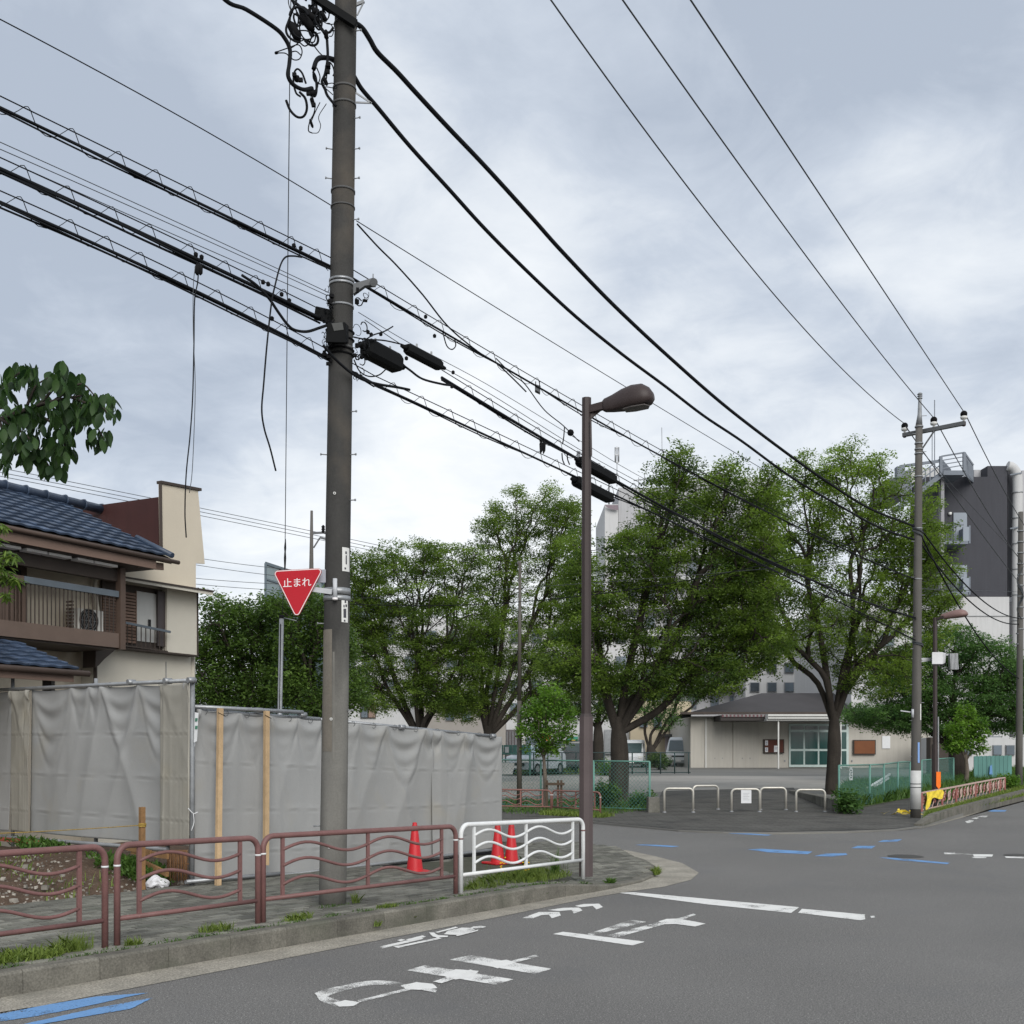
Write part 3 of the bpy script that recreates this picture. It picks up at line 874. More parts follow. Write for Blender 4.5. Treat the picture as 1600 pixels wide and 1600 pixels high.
# arched bicycle barriers at the park entrance
M_alu = mat('brushed_steel', (.50, .48, .43), .4, .1, 8, metal=.5)
arches = [(1038, 1083, 1232, 1270, 'leftmost low steel arch barrier at the park entrance'), (1083, 1122, 1228, 1266, 'second low steel arch barrier, set behind the leftmost arch'),
          (1143, 1187, 1233, 1269, 'low steel arch barrier that carries a white notice'), (1188, 1228, 1231, 1266, 'low steel arch barrier just right of the one with the notice'),
          (1244, 1289, 1234, 1269, 'rightmost low steel arch barrier beside the concrete planter edge')]
for (u0, u1, vt, vb, lb) in arches:
    a, b = GP(u0, vb), GP(u1, vb - .5)
    b.y = a.y + (.0 if u0 != 1083 else .2); b.x = (u1 - 800) / F * b.y
    h = (vb - vt) / F * a.y; r_ = .11
    pts = [a - UP * .1, a + UP * (h - r_)]
    dn = (b - a); dn.z = 0; Lb = dn.length; dn.normalize()
    for q in range(1, 6):
        an = math.pi / 2 * q / 5
        pts.append(a + dn * (r_ * (1 - math.cos(an))) + UP * (h - r_ + r_ * math.sin(an)))
    for q in range(0, 6):
        an = math.pi / 2 * (1 - q / 5)
        pts.append(a + dn * (Lb - r_ * (1 - math.cos(an))) + UP * (h - r_ + r_ * math.sin(an)))
    pts.append(a + dn * Lb - UP * .1)
    o = thing('arch_barrier', lb, 'barrier', a, 'arch barriers at the park entrance')
    MB().tube(pts, .03, 10).build('arch_tube', M_alu, o, False)
    for c in (a, a + dn * Lb):
        MB().lathe([(.05, 0), (.05, .03), (.032, .035)], (c.x, c.y, gz(c.y)), 12).build('base_collar', M_steeld, o, False)
M_paper = mat('paper', (.62, .63, .64), .8, .05, 9)
M_ink = mat('printed_ink', (.06, .06, .07), .8, .05, 9)
a = GP(1158, 1269); a.y -= .05
nt_t = thing('paper_notice', 'white paper notice in a plastic sleeve hanging from an arch barrier', 'notice', a)
q = [P(1158, 1234.5, a.y), P(1174, 1234.5, a.y), P(1174, 1255, a.y), P(1158, 1255, a.y)]
MB().prism(q, (0, .01, 0)).build('sheet', M_paper, nt_t)
for k_ in range(5):
    v = 1239 + k_ * 2.6
    MB().prism([P(1161, v, a.y - .004), P(1171 - (k_ % 2) * 2, v, a.y - .004), P(1171 - (k_ % 2) * 2, v + .7, a.y - .004), P(1161, v + .7, a.y - .004)], (0, .003, 0)).build('text_line', mat('faded_print', (.42, .43, .45)) if k_ == 0 else bpy.data.materials['faded_print'], nt_t)

# concrete wedge kerb + block
M_oldconc = mat('weathered_concrete', (.13, .125, .11), .9, .3, 3, .2, 40, .4, 60, spots=[(2, .5, .65, (.07, .07, .055), .7)])
w0, w1 = GP(1232, 1238), GP(1309, 1271)
dd = (w1 - w0); dd.z = 0; nn_ = Vector((-dd.y, dd.x, 0)).normalized() * .25
h0, h1_ = .08, hpx(w1, 1271, 1250)
MB().hexa([w0 - UP * .1, w1 - UP * .1, w1 + nn_ * -1 * -1 - UP * .1, w0 + nn_ - UP * .1, w0 + UP * h0, w1 + UP * h1_, w1 + nn_ + UP * h1_, w0 + nn_ + UP * h0]).build('planter_wall', M_oldconc, bevel=.01)
tag(COL.objects[-1], 'sloping weathered concrete edge wall running into the park beside the big tree', 'low wall')
c = GP(1024, 1270); hb = hpx(c, 1271, 1247)
MB().hexa([c + Vector(v) for v in ((-.18, 0, -.05), (.12, 0, -.05), (.12, .45, -.05), (-.18, .45, -.05), (-.17, .02, hb), (.11, .02, hb), (.11, .44, hb), (-.17, .44, hb))]).build('concrete_block', M_oldconc, bevel=.01)
tag(COL.objects[-1], 'short mossy concrete block standing at the end of the green mesh fence', 'concrete block')

# =====================================================================  STREET LAMPS
Y_L = G(915, 1367, .16).y
lp = G(915.5, 1367, .16)
sl = thing('street_lamp', 'tall dark brown street lamp with one oval head at the corner', 'street lamp', lp)
def seg(u0, v0, u1, v1, w0, w1, Y, n=8):
    return MB().tube([P(u0, v0, Y), P(u1, v1, Y)], [w0 / 2 / F * Y / math.cos(math.pi / n), w1 / 2 / F * Y / math.cos(math.pi / n)], n, smooth=False)
seg(915.5, 1369, 916, 1120, 21, 20.5, Y_L).build('lower_pole', M_lamp2, sl, False)
seg(916, 1120, 916, 1115, 20.5, 15, Y_L).build('collar', M_lamp, sl, False)
seg(916, 1117, 916.5, 622, 15, 14, Y_L).build('upper_pole', M_lamp, sl, False)
MB().beam(P(917, 641, Y_L), P(950, 632, Y_L - .12), .07, .09).build('arm', M_lamp, sl)
MB().prism([P(922, 655, Y_L - .03), P(922, 640, Y_L - .03), P(940, 640, Y_L - .03)], (0, .05, 0)).build('arm_brace', M_lamp, sl)
def lamp_head(p0, p1, wmax, hmax, m, parent, lens=True):
    """oval cobra head lofted along its axis"""
    ax = (p1 - p0); L_ = ax.length; ax.normalize()
    sd = ax.cross(UP).normalized(); up = sd.cross(ax).normalized()
    prof = [(0, .18, .35, .30), (.04, .30, .45, .38), (.2, .45, .58, .45), (.4, .72, .80, .48), (.6, .95, .92, .5), (.8, 1, .88, .46), (.93, .8, .6, .34), (1, .4, .25, .16)]
    vs, fs, n = [], [], 16
    for (t, w, ht, hb) in prof:
        c = p0 + ax * (L_ * t)
        for j in range(n):
            a = 2 * math.pi * j / n
            x = math.cos(a) * w * wmax / 2
            y = math.sin(a); y = y * ht * hmax * .62 if y > 0 else max(y, -.55) / .55 * hb * hmax * .55
            vs.append(c + sd * x + up * y)
    for i in range(len(prof) - 1):
        for j in range(n):
            a, b = i * n + j, i * n + (j + 1) % n
            fs.append((a, b, b + n, a + n))
    fs += [tuple(range(n))[::-1], tuple((len(prof) - 1) * n + j for j in range(n))]
    MB().add(vs, fs, True).build('lamp_head', m, parent)
    if lens:
        q = [p0 + ax * (L_ * t) + sd * (s_ * wmax * .36) - up * (.275 * hmax) for t, s_ in ((.42, -.7), (.6, -1), (.85, -.9), (.92, 0), (.85, .9), (.6, 1), (.42, .7))]
        MB().prism(q, -up * .012).build('lens', mat('lamp_lens', (.09, .08, .075), .3) if 'lamp_lens' not in bpy.data.materials else bpy.data.materials['lamp_lens'], parent)
lamp_head(P(942, 635, Y_L - .1), P(1021, 620, Y_L - .35), .30, .34, M_lamp, sl)
MB().beam(P(923, 655, Y_L - .08), P(924, 712, Y_L - .08), .02, .02).build('conduit', M_lamp, sl)
# second lamp (beyond the far pole)
b = GP(1462, 1262); Y2 = b.y
s2 = thing('street_lamp', 'brown street lamp behind the far concrete pole carrying an orange banner', 'street lamp', b)
seg(1461, 1264, 1461, 1163, 9, 9, Y2).build('lower_pole', M_lamp, s2, False)
seg(1461, 1163, 1461, 965, 6, 6, Y2).build('upper_pole', M_lamp, s2, False)
MB().beam(P(1461, 968, Y2), P(1475, 964, Y2 - .2), .06, .07).build('arm', M_lamp, s2)
lamp_head(P(1470, 964, Y2 - .1), P(1512, 959, Y2 - .5), .34, .26, mat('lamp_paint_faded', (.20, .125, .115), .5), s2, False)
MB().beam(P(1466, 1228, Y2 - .06), P(1466, 1120, Y2 - .06), .03, .03).build('conduit', M_steeld, s2)
M_orange = mat('orange_cloth', (.80, .17, .02), .8, .1, 9)
MB().prism([P(1463, 1206, Y2 - .12), P(1470, 1206, Y2 - .12), P(1470, 1229, Y2 - .12), P(1467, 1233, Y2 - .12), P(1463, 1228, Y2 - .12)], (0, .02, 0)).build('banner', M_orange)
tag(COL.objects[-1], 'narrow orange banner tied low on the brown lamp post', 'banner')
# slim park lamp pole
b = GP(811, 1262); Y3 = b.y
s3 = thing('lamp_pole', 'slim dark pole rising through the zelkovas behind the wave rail', 'pole', b)
M_slim = mat('slim_pole_paint', (.075, .068, .058), .5, .1, 5, streak=.1)
MB().tube([P(811.5, 1266, Y3), P(811.5, 1095, Y3)], [4.3 / F * Y3, 3.7 / F * Y3], 12).build('lower_pole', M_slim, s3, False)
MB().tube([P(811.5, 1095, Y3), P(812.5, 880, Y3)], [3.3 / F * Y3, 2.2 / F * Y3], 12).build('upper_pole', M_slim, s3, False)
MB().tube([P(812.5, 882, Y3), P(811, 880, Y3 + .3), P(811, 880, Y3 + .6)], [.04, .07, .05], 8).build('lamp_head', M_slim, s3, False)

# =====================================================================  TRAFFIC CONES
M_cone = mat('cone_red', (.46, .018, .024), .45, .08, 8)
for i, (u, vt, vb, lb) in enumerate([(648, 1285, 1364, 'single red traffic cone behind the long brown guardrail'),
                                     (777.5, 1283, 1350, 'red traffic cone of the pair behind the white guardrail, the one touching the tarp'),
                                     (799, 1282, 1349, 'red traffic cone of the pair behind the white guardrail, the one nearer the lamp')]):
    b = G(u, vb, .135); H = (vt and (vb - vt)) / F * b.y
    c = thing('traffic_cone', lb, 'traffic cone', b, 'red traffic cones')
    k_ = H / .62
    MB().lathe([(.105 * k_, .03), (.10 * k_, .05), (.036 * k_, H * .93), (.028 * k_, H * .955), (.028 * k_, H * .99), (.018 * k_, H), (0, H)], b, 22).build('cone_body', M_cone, c, False)
    MB().box(b + UP * .018, (.34 * k_, .34 * k_, .03), .5 + i * .2).build('base_plate', M_cone, c, bevel=.008)
    MB().lathe([(.046 * k_, H * .83), (.0415 * k_, H * .875)], b, 22).build('cone_band', mat('cone_band', (.40, .03, .03), .5) if i == 0 else bpy.data.materials['cone_band'], c, False)

# =====================================================================  TARPAULIN ENCLOSURE
def tarp_mat(name, col, stain=.3):
    return mat(name, col, .55, .05, 2.5, .03, 80, .12, 30, spec=.35, spots=[(1.7, .58, .75, (.30, .27, .20), stain)])
M_tarp = tarp_mat('tarp_grey', (.295, .297, .293)); M_tarp2 = tarp_mat('tarp_pale', (.258, .26, .255)); M_tarp3 = tarp_mat('tarp_beige', (.27, .258, .225), .45)
def tarp(name, label, a0, a1, b0, b1, m, ties, seed, amp=.075, nx=150, nz=90, fold=1.0, out=None, group='grey tarps of the site enclosure', creases=(.3, .58, .84)):
    """a0->a1 top edge, b0->b1 bottom edge; ties = positions (0..1) where the top is tied"""
    r = random.Random(seed)
    dvec = (a1 - a0); dvec.z = 0; Lt = dvec.length; dvec.normalize()
    out = out or Vector((dvec.y, -dvec.x, 0))
    rad = [(r.uniform(0, 1), r.uniform(.5, 1) * r.choice((-1, 1, 1)), r.uniform(-.35, .35), r.uniform(.008, .03)) for _ in range(int(5 * Lt) + 4)]
    # ridges that run down and lean from each tie
    ridges = []
    for t in ties:
        for _ in range(2):
            ridges.append((t, r.uniform(-.34, .34) / Lt * 3, r.uniform(.016, .036) / Lt * 3, r.uniform(.4, 1.2)))
    U = np.linspace(0, 1, nx)[:, None]; V = np.linspace(0, 1, nz)[None, :]
    D = np.zeros((nx, nz)); SAG = np.zeros((nx, nz))
    for x0, k_, sl_, w in rad:
        D += .006 * k_ * fold * np.exp(-((U - x0 - sl_ * V * .3) / (w * 2.4)) ** 2) * (.35 + .65 * V)
    for (t, lean, w, k_) in ridges:
        D += amp * .42 * k_ * np.exp(-np.abs((U - t - lean * V) / (w * (1 + 1.8 * V))) ** 1.4) * (1 - .35 * V)
    tt = sorted(set([0.0] + list(ties) + [1.0]))
    for a, b in zip(tt[:-1], tt[1:]):
        w = b - a; c = (a + b) / 2
        inside = np.clip(1 - ((U - c) / (w / 2)) ** 2, 0, 1)
        SAG += .018 * Lt * w * inside * (1 - V) * 1.2
        # hanging swags: nested catenary folds between the ties
        dep = inside * w * Lt / 2.4
        for q in range(3):
            lv = dep * (.25 + .38 * q) + .02
            D += amp * .42 * (.9 - .22 * q) * np.exp(-((V - lv) / (.035 + .02 * q)) ** 2) * inside ** .7
            D -= amp * .35 * (.9 - .22 * q) * np.exp(-((V - lv - .07) / .04) ** 2) * inside ** .7
    for cz in creases:
        D += .009 * (np.exp(-((V - cz) / .006) ** 2) - .8 * np.exp(-((V - cz - .013) / .006) ** 2)) * (np.sin(U * 37 + cz * 20) * .5 + .5)
        D += .004 * np.sin(U * 9 + cz) * np.exp(-((V - cz) / .03) ** 2)
    D += .013 * np.sin(U * 5.1 * Lt / 2 + seed) * (.4 + V) * fold + .006 * np.sin(U * 11.7 * Lt / 2 + seed * 2 + V * 3) * fold
    me_v = []
    for i in range(nx):
        ti = a0.lerp(a1, i / (nx - 1)); bi = b0.lerp(b1, i / (nx - 1))
        for j in range(nz):
            p = ti.lerp(bi, j / (nz - 1)) + out * float(D[i, j]) - UP * float(SAG[i, j])
            me_v.append(p)
    mb = MB(); mb.add(me_v, [(i * nz + j, (i + 1) * nz + j, (i + 1) * nz + j + 1, i * nz + j + 1) for i in range(nx - 1) for j in range(nz - 1)], True)
    o = mb.build(name, m, None, False)
    md = o.modifiers.new('thickness', 'SOLIDIFY'); md.thickness = .003
    return tag(o, label, 'tarp', group)
OUTF = Vector((FD.y, -FD.x, 0))
def FW(u, v, off=0.0):
    return WP(u, v, FB0 + OUTF * off, FD)
# long low run along the pavement: three sheets
tarp('tarp_sheet', 'grey tarp stretched behind the two pale timber props', FW(303, 1108), FW(502, 1126), FW(303, 1376), FW(502, 1361), M_tarp, (.02, .32, .55, .78), 3)
tarp('tarp_sheet', 'pale grey tarp with long leaning folds behind the concrete pole and the single cone', FW(505, 1126), FW(676, 1140.5), FW(505, 1360), FW(676, 1344.5), M_tarp2, (.03, .28, .52, .9), 5)
tarp('tarp_sheet', 'pale grey tarp at the corner end of the enclosure beside the paired cones', FW(674, 1141), FW(784, 1151), FW(674, 1344), FW(784, 1322), M_tarp2, (.1, .42, .55), 8)
# tall run at right angles, into the lot
C0 = Vector((FB0.x, FB0.y, 0)) - FD * .06
def TW(u, v, off=0.0):
    return WP(u, v, C0 - FD * off, D2)   # viewer side is -FD
outT = -FD
tarp('tarp_sheet', 'broad grey tarp with deep swags on the tall scaffold frame', TW(50, 1078), TW(296, 1067), TW(46, 1300), TW(296, 1322), M_tarp, (.3, .42, .5, .72, .99), 11, .055, out=outT)
tarp('tarp_sheet', 'narrow stained beige tarp overlapping the right edge of the tall frame', TW(252, 1069, .05), TW(296.5, 1067, .05), TW(252, 1317, .05), TW(296.5, 1322, .05), M_tarp3, (.1, .95), 14, .02, nx=50, out=outT)
tarp('tarp_sheet', 'narrow folded beige tarp strip hanging beside the dark gap', TW(18, 1080, .06), TW(47, 1078, .06), TW(16, 1298, .06), TW(44, 1301, .06), M_tarp3, (.1, .9), 17, .05, nx=50, out=outT)
tarp('tarp_sheet', 'grey tarp at the left frame edge, cut off by it', TW(-80, 1084), TW(22, 1080), TW(-80, 1294), TW(13, 1298), M_tarp, (.4, .7, .95), 19, .05, nx=90, out=outT)
# scaffold tubes
def clampb(c, parent, r_=.035):
    MB().tube([c - FD * .05, c + FD * .05], r_, 8).build('clamp', M_steel, parent, False)
fr1 = thing('scaffold_frame', 'tall galvanised scaffold frame carrying the swagged tarps into the lot', 'scaffold frame', TW(297, 1325))
MB().tube([TW(-120, 1084, .03), TW(302, 1063, .03)], .024, 10).build('top_pipe', M_steel, fr1, False)
MB().tube([TW(-100, 1300, .02), TW(262, 1327, .02)], .024, 10).build('bottom_pipe', M_steeld, fr1, False)
MB().tube([FW(299.5, 1392, .06), FW(300.5, 1058, .06)], .03, 10).build('corner_post', M_steeld, fr1, False)
for u in (20, 150, 262):
    MB().tube([TW(u, 1340, -.06), TW(u, 1060 if u != 262 else 1062, -.06)], .024, 8).build('post', M_steeld, fr1, False)
for u, v in ((205, 1066), (262, 1064), (299, 1063)):
    clampb(TW(u, v, .05), fr1)
for u in (32, 46, 138, 172, 250, 300):
    c = TW(u, 1079 - u * .052, .03)
    MB().tube([c + Vector((math.cos(a) * .03, 0, math.sin(a) * .03)) for a in np.linspace(0, 6.2, 9)], .0035, 4).build('tie', M_thin, fr1, False)
fr2 = thing('scaffold_frame', 'low galvanised scaffold rail holding the long tarps beside the pavement', 'scaffold frame', FW(303, 1385))
MB().tube([FW(303, 1104, .05), FW(473, 1113, .05)], .024, 10).build('upper_pipe', M_steel, fr2, False)
MB().tube([FW(303, 1110, -.01), FW(500, 1124, -.01)], .026, 10).build('top_pipe', M_steel, fr2, False)
MB().tube([FW(500, 1124, .0), FW(770, 1150, .0)], .022, 10).build('top_pipe', M_steel, fr2, False)
MB().tube([FW(290, 1378, .12), FW(440, 1365, .12)], .026, 10).build('foot_pipe', M_steel, fr2, False)
MB().tube([FW(440, 1368, .05), FW(776, 1327, .05)], .022, 10).build('foot_pipe', M_steeld, fr2, False)
MB().beam(FW(440, 1373, .0), FW(780, 1333, .0), .12, .05).build('foot_sheet', M_black, fr2)
for u in (400, 520, 640, 760):
    MB().tube([FW(u, 1380 - (u - 303) * .1, -.1), FW(u, 1106 + (u - 303) * .09, -.1)], .024, 8).build('post', M_steeld, fr2, False)
for u, v in ((404, 1110), (473, 1117), (628, 1136), (770, 1150)):
    clampb(FW(u, v, .03), fr2)
for i in range(14):
    u = 320 + i * 33; c = FW(u, 1110 + (u - 303) * .0845, .03)
    MB().tube([c + Vector((math.cos(a) * .03, 0, math.sin(a) * .035)) for a in np.linspace(0, 6.2, 9)], .0035, 4).build('tie', M_thin, fr2, False)
# hanging white cord at the tarp corner
q = catmull([FW(294, 1263, .1), FW(302, 1271, .12), FW(309, 1269, .12)], 4)
cd = thing('frayed_string', 'frayed white cord knotted at the corner post of the enclosure', 'cord', FW(302, 1271, .12))
MB().tube(q, .006, 5).build('strand', M_paper, cd, False)
MB().tube(catmull([FW(302, 1271, .12), FW(303, 1285, .12), FW(299, 1298, .12)], 4), .005, 5).build('strand', M_paper, cd, False)
# level / tag strips at the corner
tg = thing('tag_strip', 'white plastic tag strip with green blocks hanging at the corner post', 'tag', FW(306, 1120, .1))
MB().prism([FW(304, 1113, .1), FW(309.5, 1114, .1), FW(307, 1158, .1), FW(302.5, 1160, .1)], OUTF * .01).build('strip', M_paper, tg)
for v in (1122, 1134):
    MB().prism([FW(305, v, .115), FW(308.5, v, .115), FW(308, v + 5, .115), FW(304.6, v + 5, .115)], OUTF * .006).build('mark', mat('tag_green', (.06, .18, .12)) if v == 1122 else bpy.data.materials['tag_green'], tg)
# timber props and stake
M_timber = mat('pale_timber', (.44, .31, .18), .8, .12, 9, .08, 50, streak=.14, spots=[(9, .7, .76, (.25, .14, .07), .7)])
M_timber2 = mat('weathered_timber', (.24, .135, .06), .85, .2, 9, .12, 50, streak=.25)
for (u0, v0, u1, v1, lb) in ((340.5, 1391, 344, 1107, 'pale timber prop leaning on the tarp, near the corner post'), (415.5, 1352, 416.5, 1111, 'pale timber prop leaning on the tarp, behind the joint of two brown guardrails')):
    a = FW(u0, v0, .32 if u0 < 400 else .2); b = FW(u1, v1, .10)
    t = thing('timber_prop', lb, 'timber', a, 'timber props')
    MB().beam(a, b, .062, .045, OUTF).build('board', M_timber, t)
    MB().tube([b - UP * .09 + FD * .05 + OUTF * .03, b - UP * .05 - FD * .05 + OUTF * .03], .004, 5).build('wire_tie', M_black, t, False)
st = gp(222, 1400); st = WP(222, 1398, FB0 + D2 * .15 + OUTF * .05, FD)
t = thing('timber_stake', 'weathered brown timber stake standing in the earth with a yellow rope knot', 'timber', st)
MB().beam(st - UP * .1, P(222, 1261, st.y), .055, .05, OUTF).build('stake', M_timber2, t)
M_rope = mat('yellow_black_rope', (.30, .20, .045), .8, .5, 60)
kn = P(222, 1289, st.y) + OUTF * .03
rp = thing('rope', 'yellow and black rope stretched low from the timber stake over the earth mound', 'rope', kn)
for dz in (-.015, 0, .012):
    MB().tube([kn + UP * dz + (D1 * math.cos(a) - OUTF * (1 - math.sin(a)) * .6) * .04 for a in np.linspace(0, 6.2, 12)], .009, 6).build('knot', M_rope, rp, False)
q = catmull([kn, P(120, 1296, st.y + .3), P(0, 1302, st.y + .45), P(-160, 1306, st.y + .9)], 8)
MB().tube(q, .005, 6).build('strand', M_rope, rp, False)
# rubbish round the stake: white bag, rusty bars, red pieces
mb = MB(); c = G(246, 1389, .15)
bm = bmesh.new(); bmesh.ops.create_icosphere(bm, subdivisions=3, radius=1)
for v in bm.verts:
    nx = v.co.copy()
    v.co = Vector((nx.x * .13, nx.y * .10, max(-.05, nx.z * .07 + .04 * math.exp(-8 * (nx.x + .2) ** 2))))
    v.co += nx * .012 * math.sin(nx.x * 9 + nx.y * 13 + nx.z * 7)
me = bpy.data.meshes.new('white_bag'); bm.to_mesh(me); bm.free(); me.materials.append(mat('white_plastic', (.62, .62, .64), .5, .08, 20))
o = placed(me, 'white_bag', None, Matrix.Translation(c + UP * .05) @ Matrix.Rotation(.5, 4, 'Z')); tag(o, 'crumpled white plastic bag lying at the foot of the brown timber stake', 'bag')
M_rust = mat('rusty_bars', (.14, .07, .03), .8, .4, 20)
rb = thing('rusty_cage', 'bundle of rusty reinforcement bars half hidden beside the tarp corner', 'reinforcement bars', G(275, 1385, .15))
for i in range(16):
    u = 262 + i * 2.0
    a = TW(u, 1328, .12 + .05 * (i % 3)); b = TW(u + random.uniform(-1, 1), 1376, .12 + .05 * (i % 3))
    MB().tube([a, b], .007, 5).build('bar', M_rust, rb, False)
for v in (1334, 1348, 1362):
    MB().tube([TW(260, v, .15), TW(295, v + 2, .15)], .006, 5).build('cross_bar', M_rust, rb, False)
wd = thing('timber_offcuts', 'loose orange-brown timber offcuts lying against the tall tarp', 'timber', TW(240, 1340, .3))
for (a, b) in (((206, 1330), (262, 1338)), ((225, 1348), (262, 1366)), ((190, 1322), (236, 1333))):
    MB().beam(TW(*a, .2), TW(*b, .25), .03, .06).build('offcut', M_timber2, wd)
pc = thing('red_plank', 'dull red plank lying on the earth under the yellow rope', 'plank', TW(0, 1310, .2))
MB().beam(TW(-60, 1306, .35), TW(60, 1316, .3), .02, .05).build('board', mat('red_board', (.32, .08, .05), .7), pc)
# =====================================================================  UTILITY POLES
pa = G(520, 1415, .155); YA = pa.y
PA = thing('utility_pole', 'thick weathered concrete utility pole carrying the red stop sign', 'utility pole', pa, 'concrete utility poles')
def PAc(v):   # centre of the (slightly leaning) pole at picture height v
    return P(519.5 + (1415 - v) * .0148, v, YA)
def PAr(v):
    return (21.3 - (1415 - v) * .0031) / F * YA
zz = [1425, 1378, 1100, 700, 300, 0, -260]
MB().tube([PAc(v) for v in zz], [PAr(v) for v in zz], 32).build('shaft', M_poleconc, PA, False)
M_stain = mat('pole_repair_mortar', (.148, .133, .112), .9, .12, 4, .1, 50, streak=.2)
def patch(u0, u1, v0, v1, m, name, off=.002):
    """thin shell lying on the round pole between picture columns u0..u1"""
    vs, n = [], 8
    for v in (v0, (v0 + v1) / 2, v1):
        c = PAc(v); r_ = PAr(v) + off
        cu = c.x / c.y * F + 800; w = PAr(v) / YA * F
        a0, a1 = [math.asin(max(-.98, min(.98, (u - cu) / w))) for u in (u0, u1)]
        for q in range(n + 1):
            a = a0 + (a1 - a0) * q / n
            vs.append(c + Vector((math.sin(a) * r_, -math.cos(a) * r_, 0)))
    fs = [(i * (n + 1) + j, i * (n + 1) + j + 1, (i + 1) * (n + 1) + j + 1, (i + 1) * (n + 1) + j) for i in range(2) for j in range(n)]
    return MB().add(vs, fs, True).build(name, m, PA, False)
patch(506, 522, 985, 1174, M_stain, 'mortar_streak')
patch(523, 526, 1020, 1190, mat('pale_streak', (.165, .160, .145), .9, .2, 6, streak=.3), 'mortar_streak')
M_plate = mat('white_plate', (.60, .60, .58), .5, .08, 20)
patch(537, 546, 858, 895, M_plate, 'number_plate', .006)
patch(536, 544, 937, 974, M_plate, 'number_plate', .006)
for v0, v1, u0, u1 in ((864, 868, 541, 543), (870, 884, 541.5, 543), (889, 892, 540, 542), (939, 944, 540, 542), (947, 951, 538.5, 540), (946, 950, 541, 543), (953, 967, 538.5, 542), (970, 973, 539, 541)):
    patch(u0, u1, v0, v1, M_ink, 'plate_lettering', .0075)
# bands
for v, h, m in ((300, 3, M_band), (325, 2, M_band), (480, 3, M_steeld), (545, 4, M_band), (905 + 20, 10, M_steel), (905 + 31, 8, M_steel), (165, 3, M_band), (40, 3, M_band), (140, 3, M_band)):
    c = PAc(v); r_ = PAr(v)
    MB().lathe([(r_, -h / F * YA / 2), (r_ + .008, -h / F * YA / 2), (r_ + .008, h / F * YA / 2), (r_, h / F * YA / 2)], c, 24).build('band', m, PA, False)
# step bolts
for k_, v in enumerate((52, 188, 236, 282, 346, 560, 645, 712, 783, 975, 1110, 1290)):
    for sgn in ((1, -1) if v in (236, 282) else ((1,) if k_ % 2 == 0 or v < 300 else (1, -1) if v > 600 and v < 900 else (-1,))):
        c = PAc(v); r_ = PAr(v)
        d_ = Vector((sgn * .95, -.3, 0)).normalized()
        MB().tube([c + d_ * (r_ - .01), c + d_ * (r_ + .055)], .006, 6).tube([c + d_ * (r_ + .055), c + d_ * (r_ + .066)], .012, 8).build('step_bolt', M_steeld, PA, False)
for v in (1124, 775, 1322):
    c = PAc(v) + Vector((-.02, -PAr(v), 0))
    MB().tube([c, c + Vector((0, -.006, 0))], .014, 12).build('hole_collar', M_plate, PA, False)
    MB().tube([c + Vector((0, -.006, 0)), c + Vector((0, -.008, 0))], .007, 10).build('hole', M_dark, PA, False)
# bracket at v=440 with insulator arm to the right
c = PAc(443)
for dz in (-.012, .012):
    MB().lathe([(PAr(440), -.012), (PAr(440) + .01, -.012), (PAr(440) + .01, .012), (PAr(440), .012)], c + UP * dz * 1.6, 24).build('band', M_steel, PA, False)
M_grey = mat('bracket_grey', (.10, .105, .11), .5, .15, 10)
MB().prism([P(552, 443, YA - .12), P(582, 434, YA - .12), P(587, 438, YA - .12), P(586, 445, YA - .12), P(570, 446, YA - .12), P(552, 459, YA - .12)], (0, .06, 0)).build('bracket_arm', M_grey, PA)
MB().tube([P(584, 441, YA - .16), P(584, 441, YA + .02)], .04, 12).build('insulator', M_grey, PA, False)
MB().tube([P(583, 437, YA - .1), P(583, 428, YA - .1)], .006, 6).build('pin', M_steeld, PA, False)
# top crossarm (above the frame) carrying the high-voltage lines
ca = PAc(-225)
MB().beam(ca - D2 * .3, ca - D2 * -.9 - D2 * 3.3, .08, .08).build('crossarm', M_grey, PA)

# ---- stop sign
M_signred = mat('sign_red', (.40, .012, .022), .35, .04, 5)
M_signw = mat('sign_white', (.75, .72, .72), .4, .03, 5)
ys = YA - PAr(920) - .03
sc_ = P(466, 915, ys)
sg = thing('stop_sign', 'red inverted triangle stop sign with white lettering clamped to the thick pole', 'road sign', sc_)
tri = [Vector(((u - 466) / F * ys, 0, (915 - v) / F * ys)) for u, v in ((424.5, 891), (507, 888), (463.5, 968))]
rot = Matrix.Rotation(R(-6), 4, 'Z')
def rtri(inset, n=5, rad=.035):
    cen = sum(tri, Vector()) / 3
    pts = []
    for i in range(3):
        c = tri[i]; a = tri[i - 1]; b = tri[(i + 1) % 3]
        da, db = (a - c).normalized(), (b - c).normalized()
        bis = (da + db).normalized(); half = da.angle(db) / 2
        cc = c + bis * ((rad) / math.sin(half))
        r_ = rad - inset
        ta, tb = cc + (c + da * rad / math.tan(half) - cc).normalized() * r_, cc + (c + db * rad / math.tan(half) - cc).normalized() * r_
        va, vb = (ta - cc), (tb - cc)
        for q in range(n + 1):
            v = va.lerp(vb, q / n); pts.append(cc + v.normalized() * r_)
    return pts
Ms = Matrix.Translation(sc_) @ rot
def plate(inset, y0, th, name, m):
    p = [Ms @ (q + Vector((0, y0, 0))) for q in rtri(inset)]
    return MB().prism(p, Ms.to_3x3() @ Vector((0, th, 0))).build(name, m, sg)
plate(0, 0, .012, 'plate', mat('sign_back', (.35, .05, .05), .5))
plate(.004, -.0015, .0014, 'white_border', M_signw)
plate(.0115, -.003, .0014, 'red_face', M_signred)
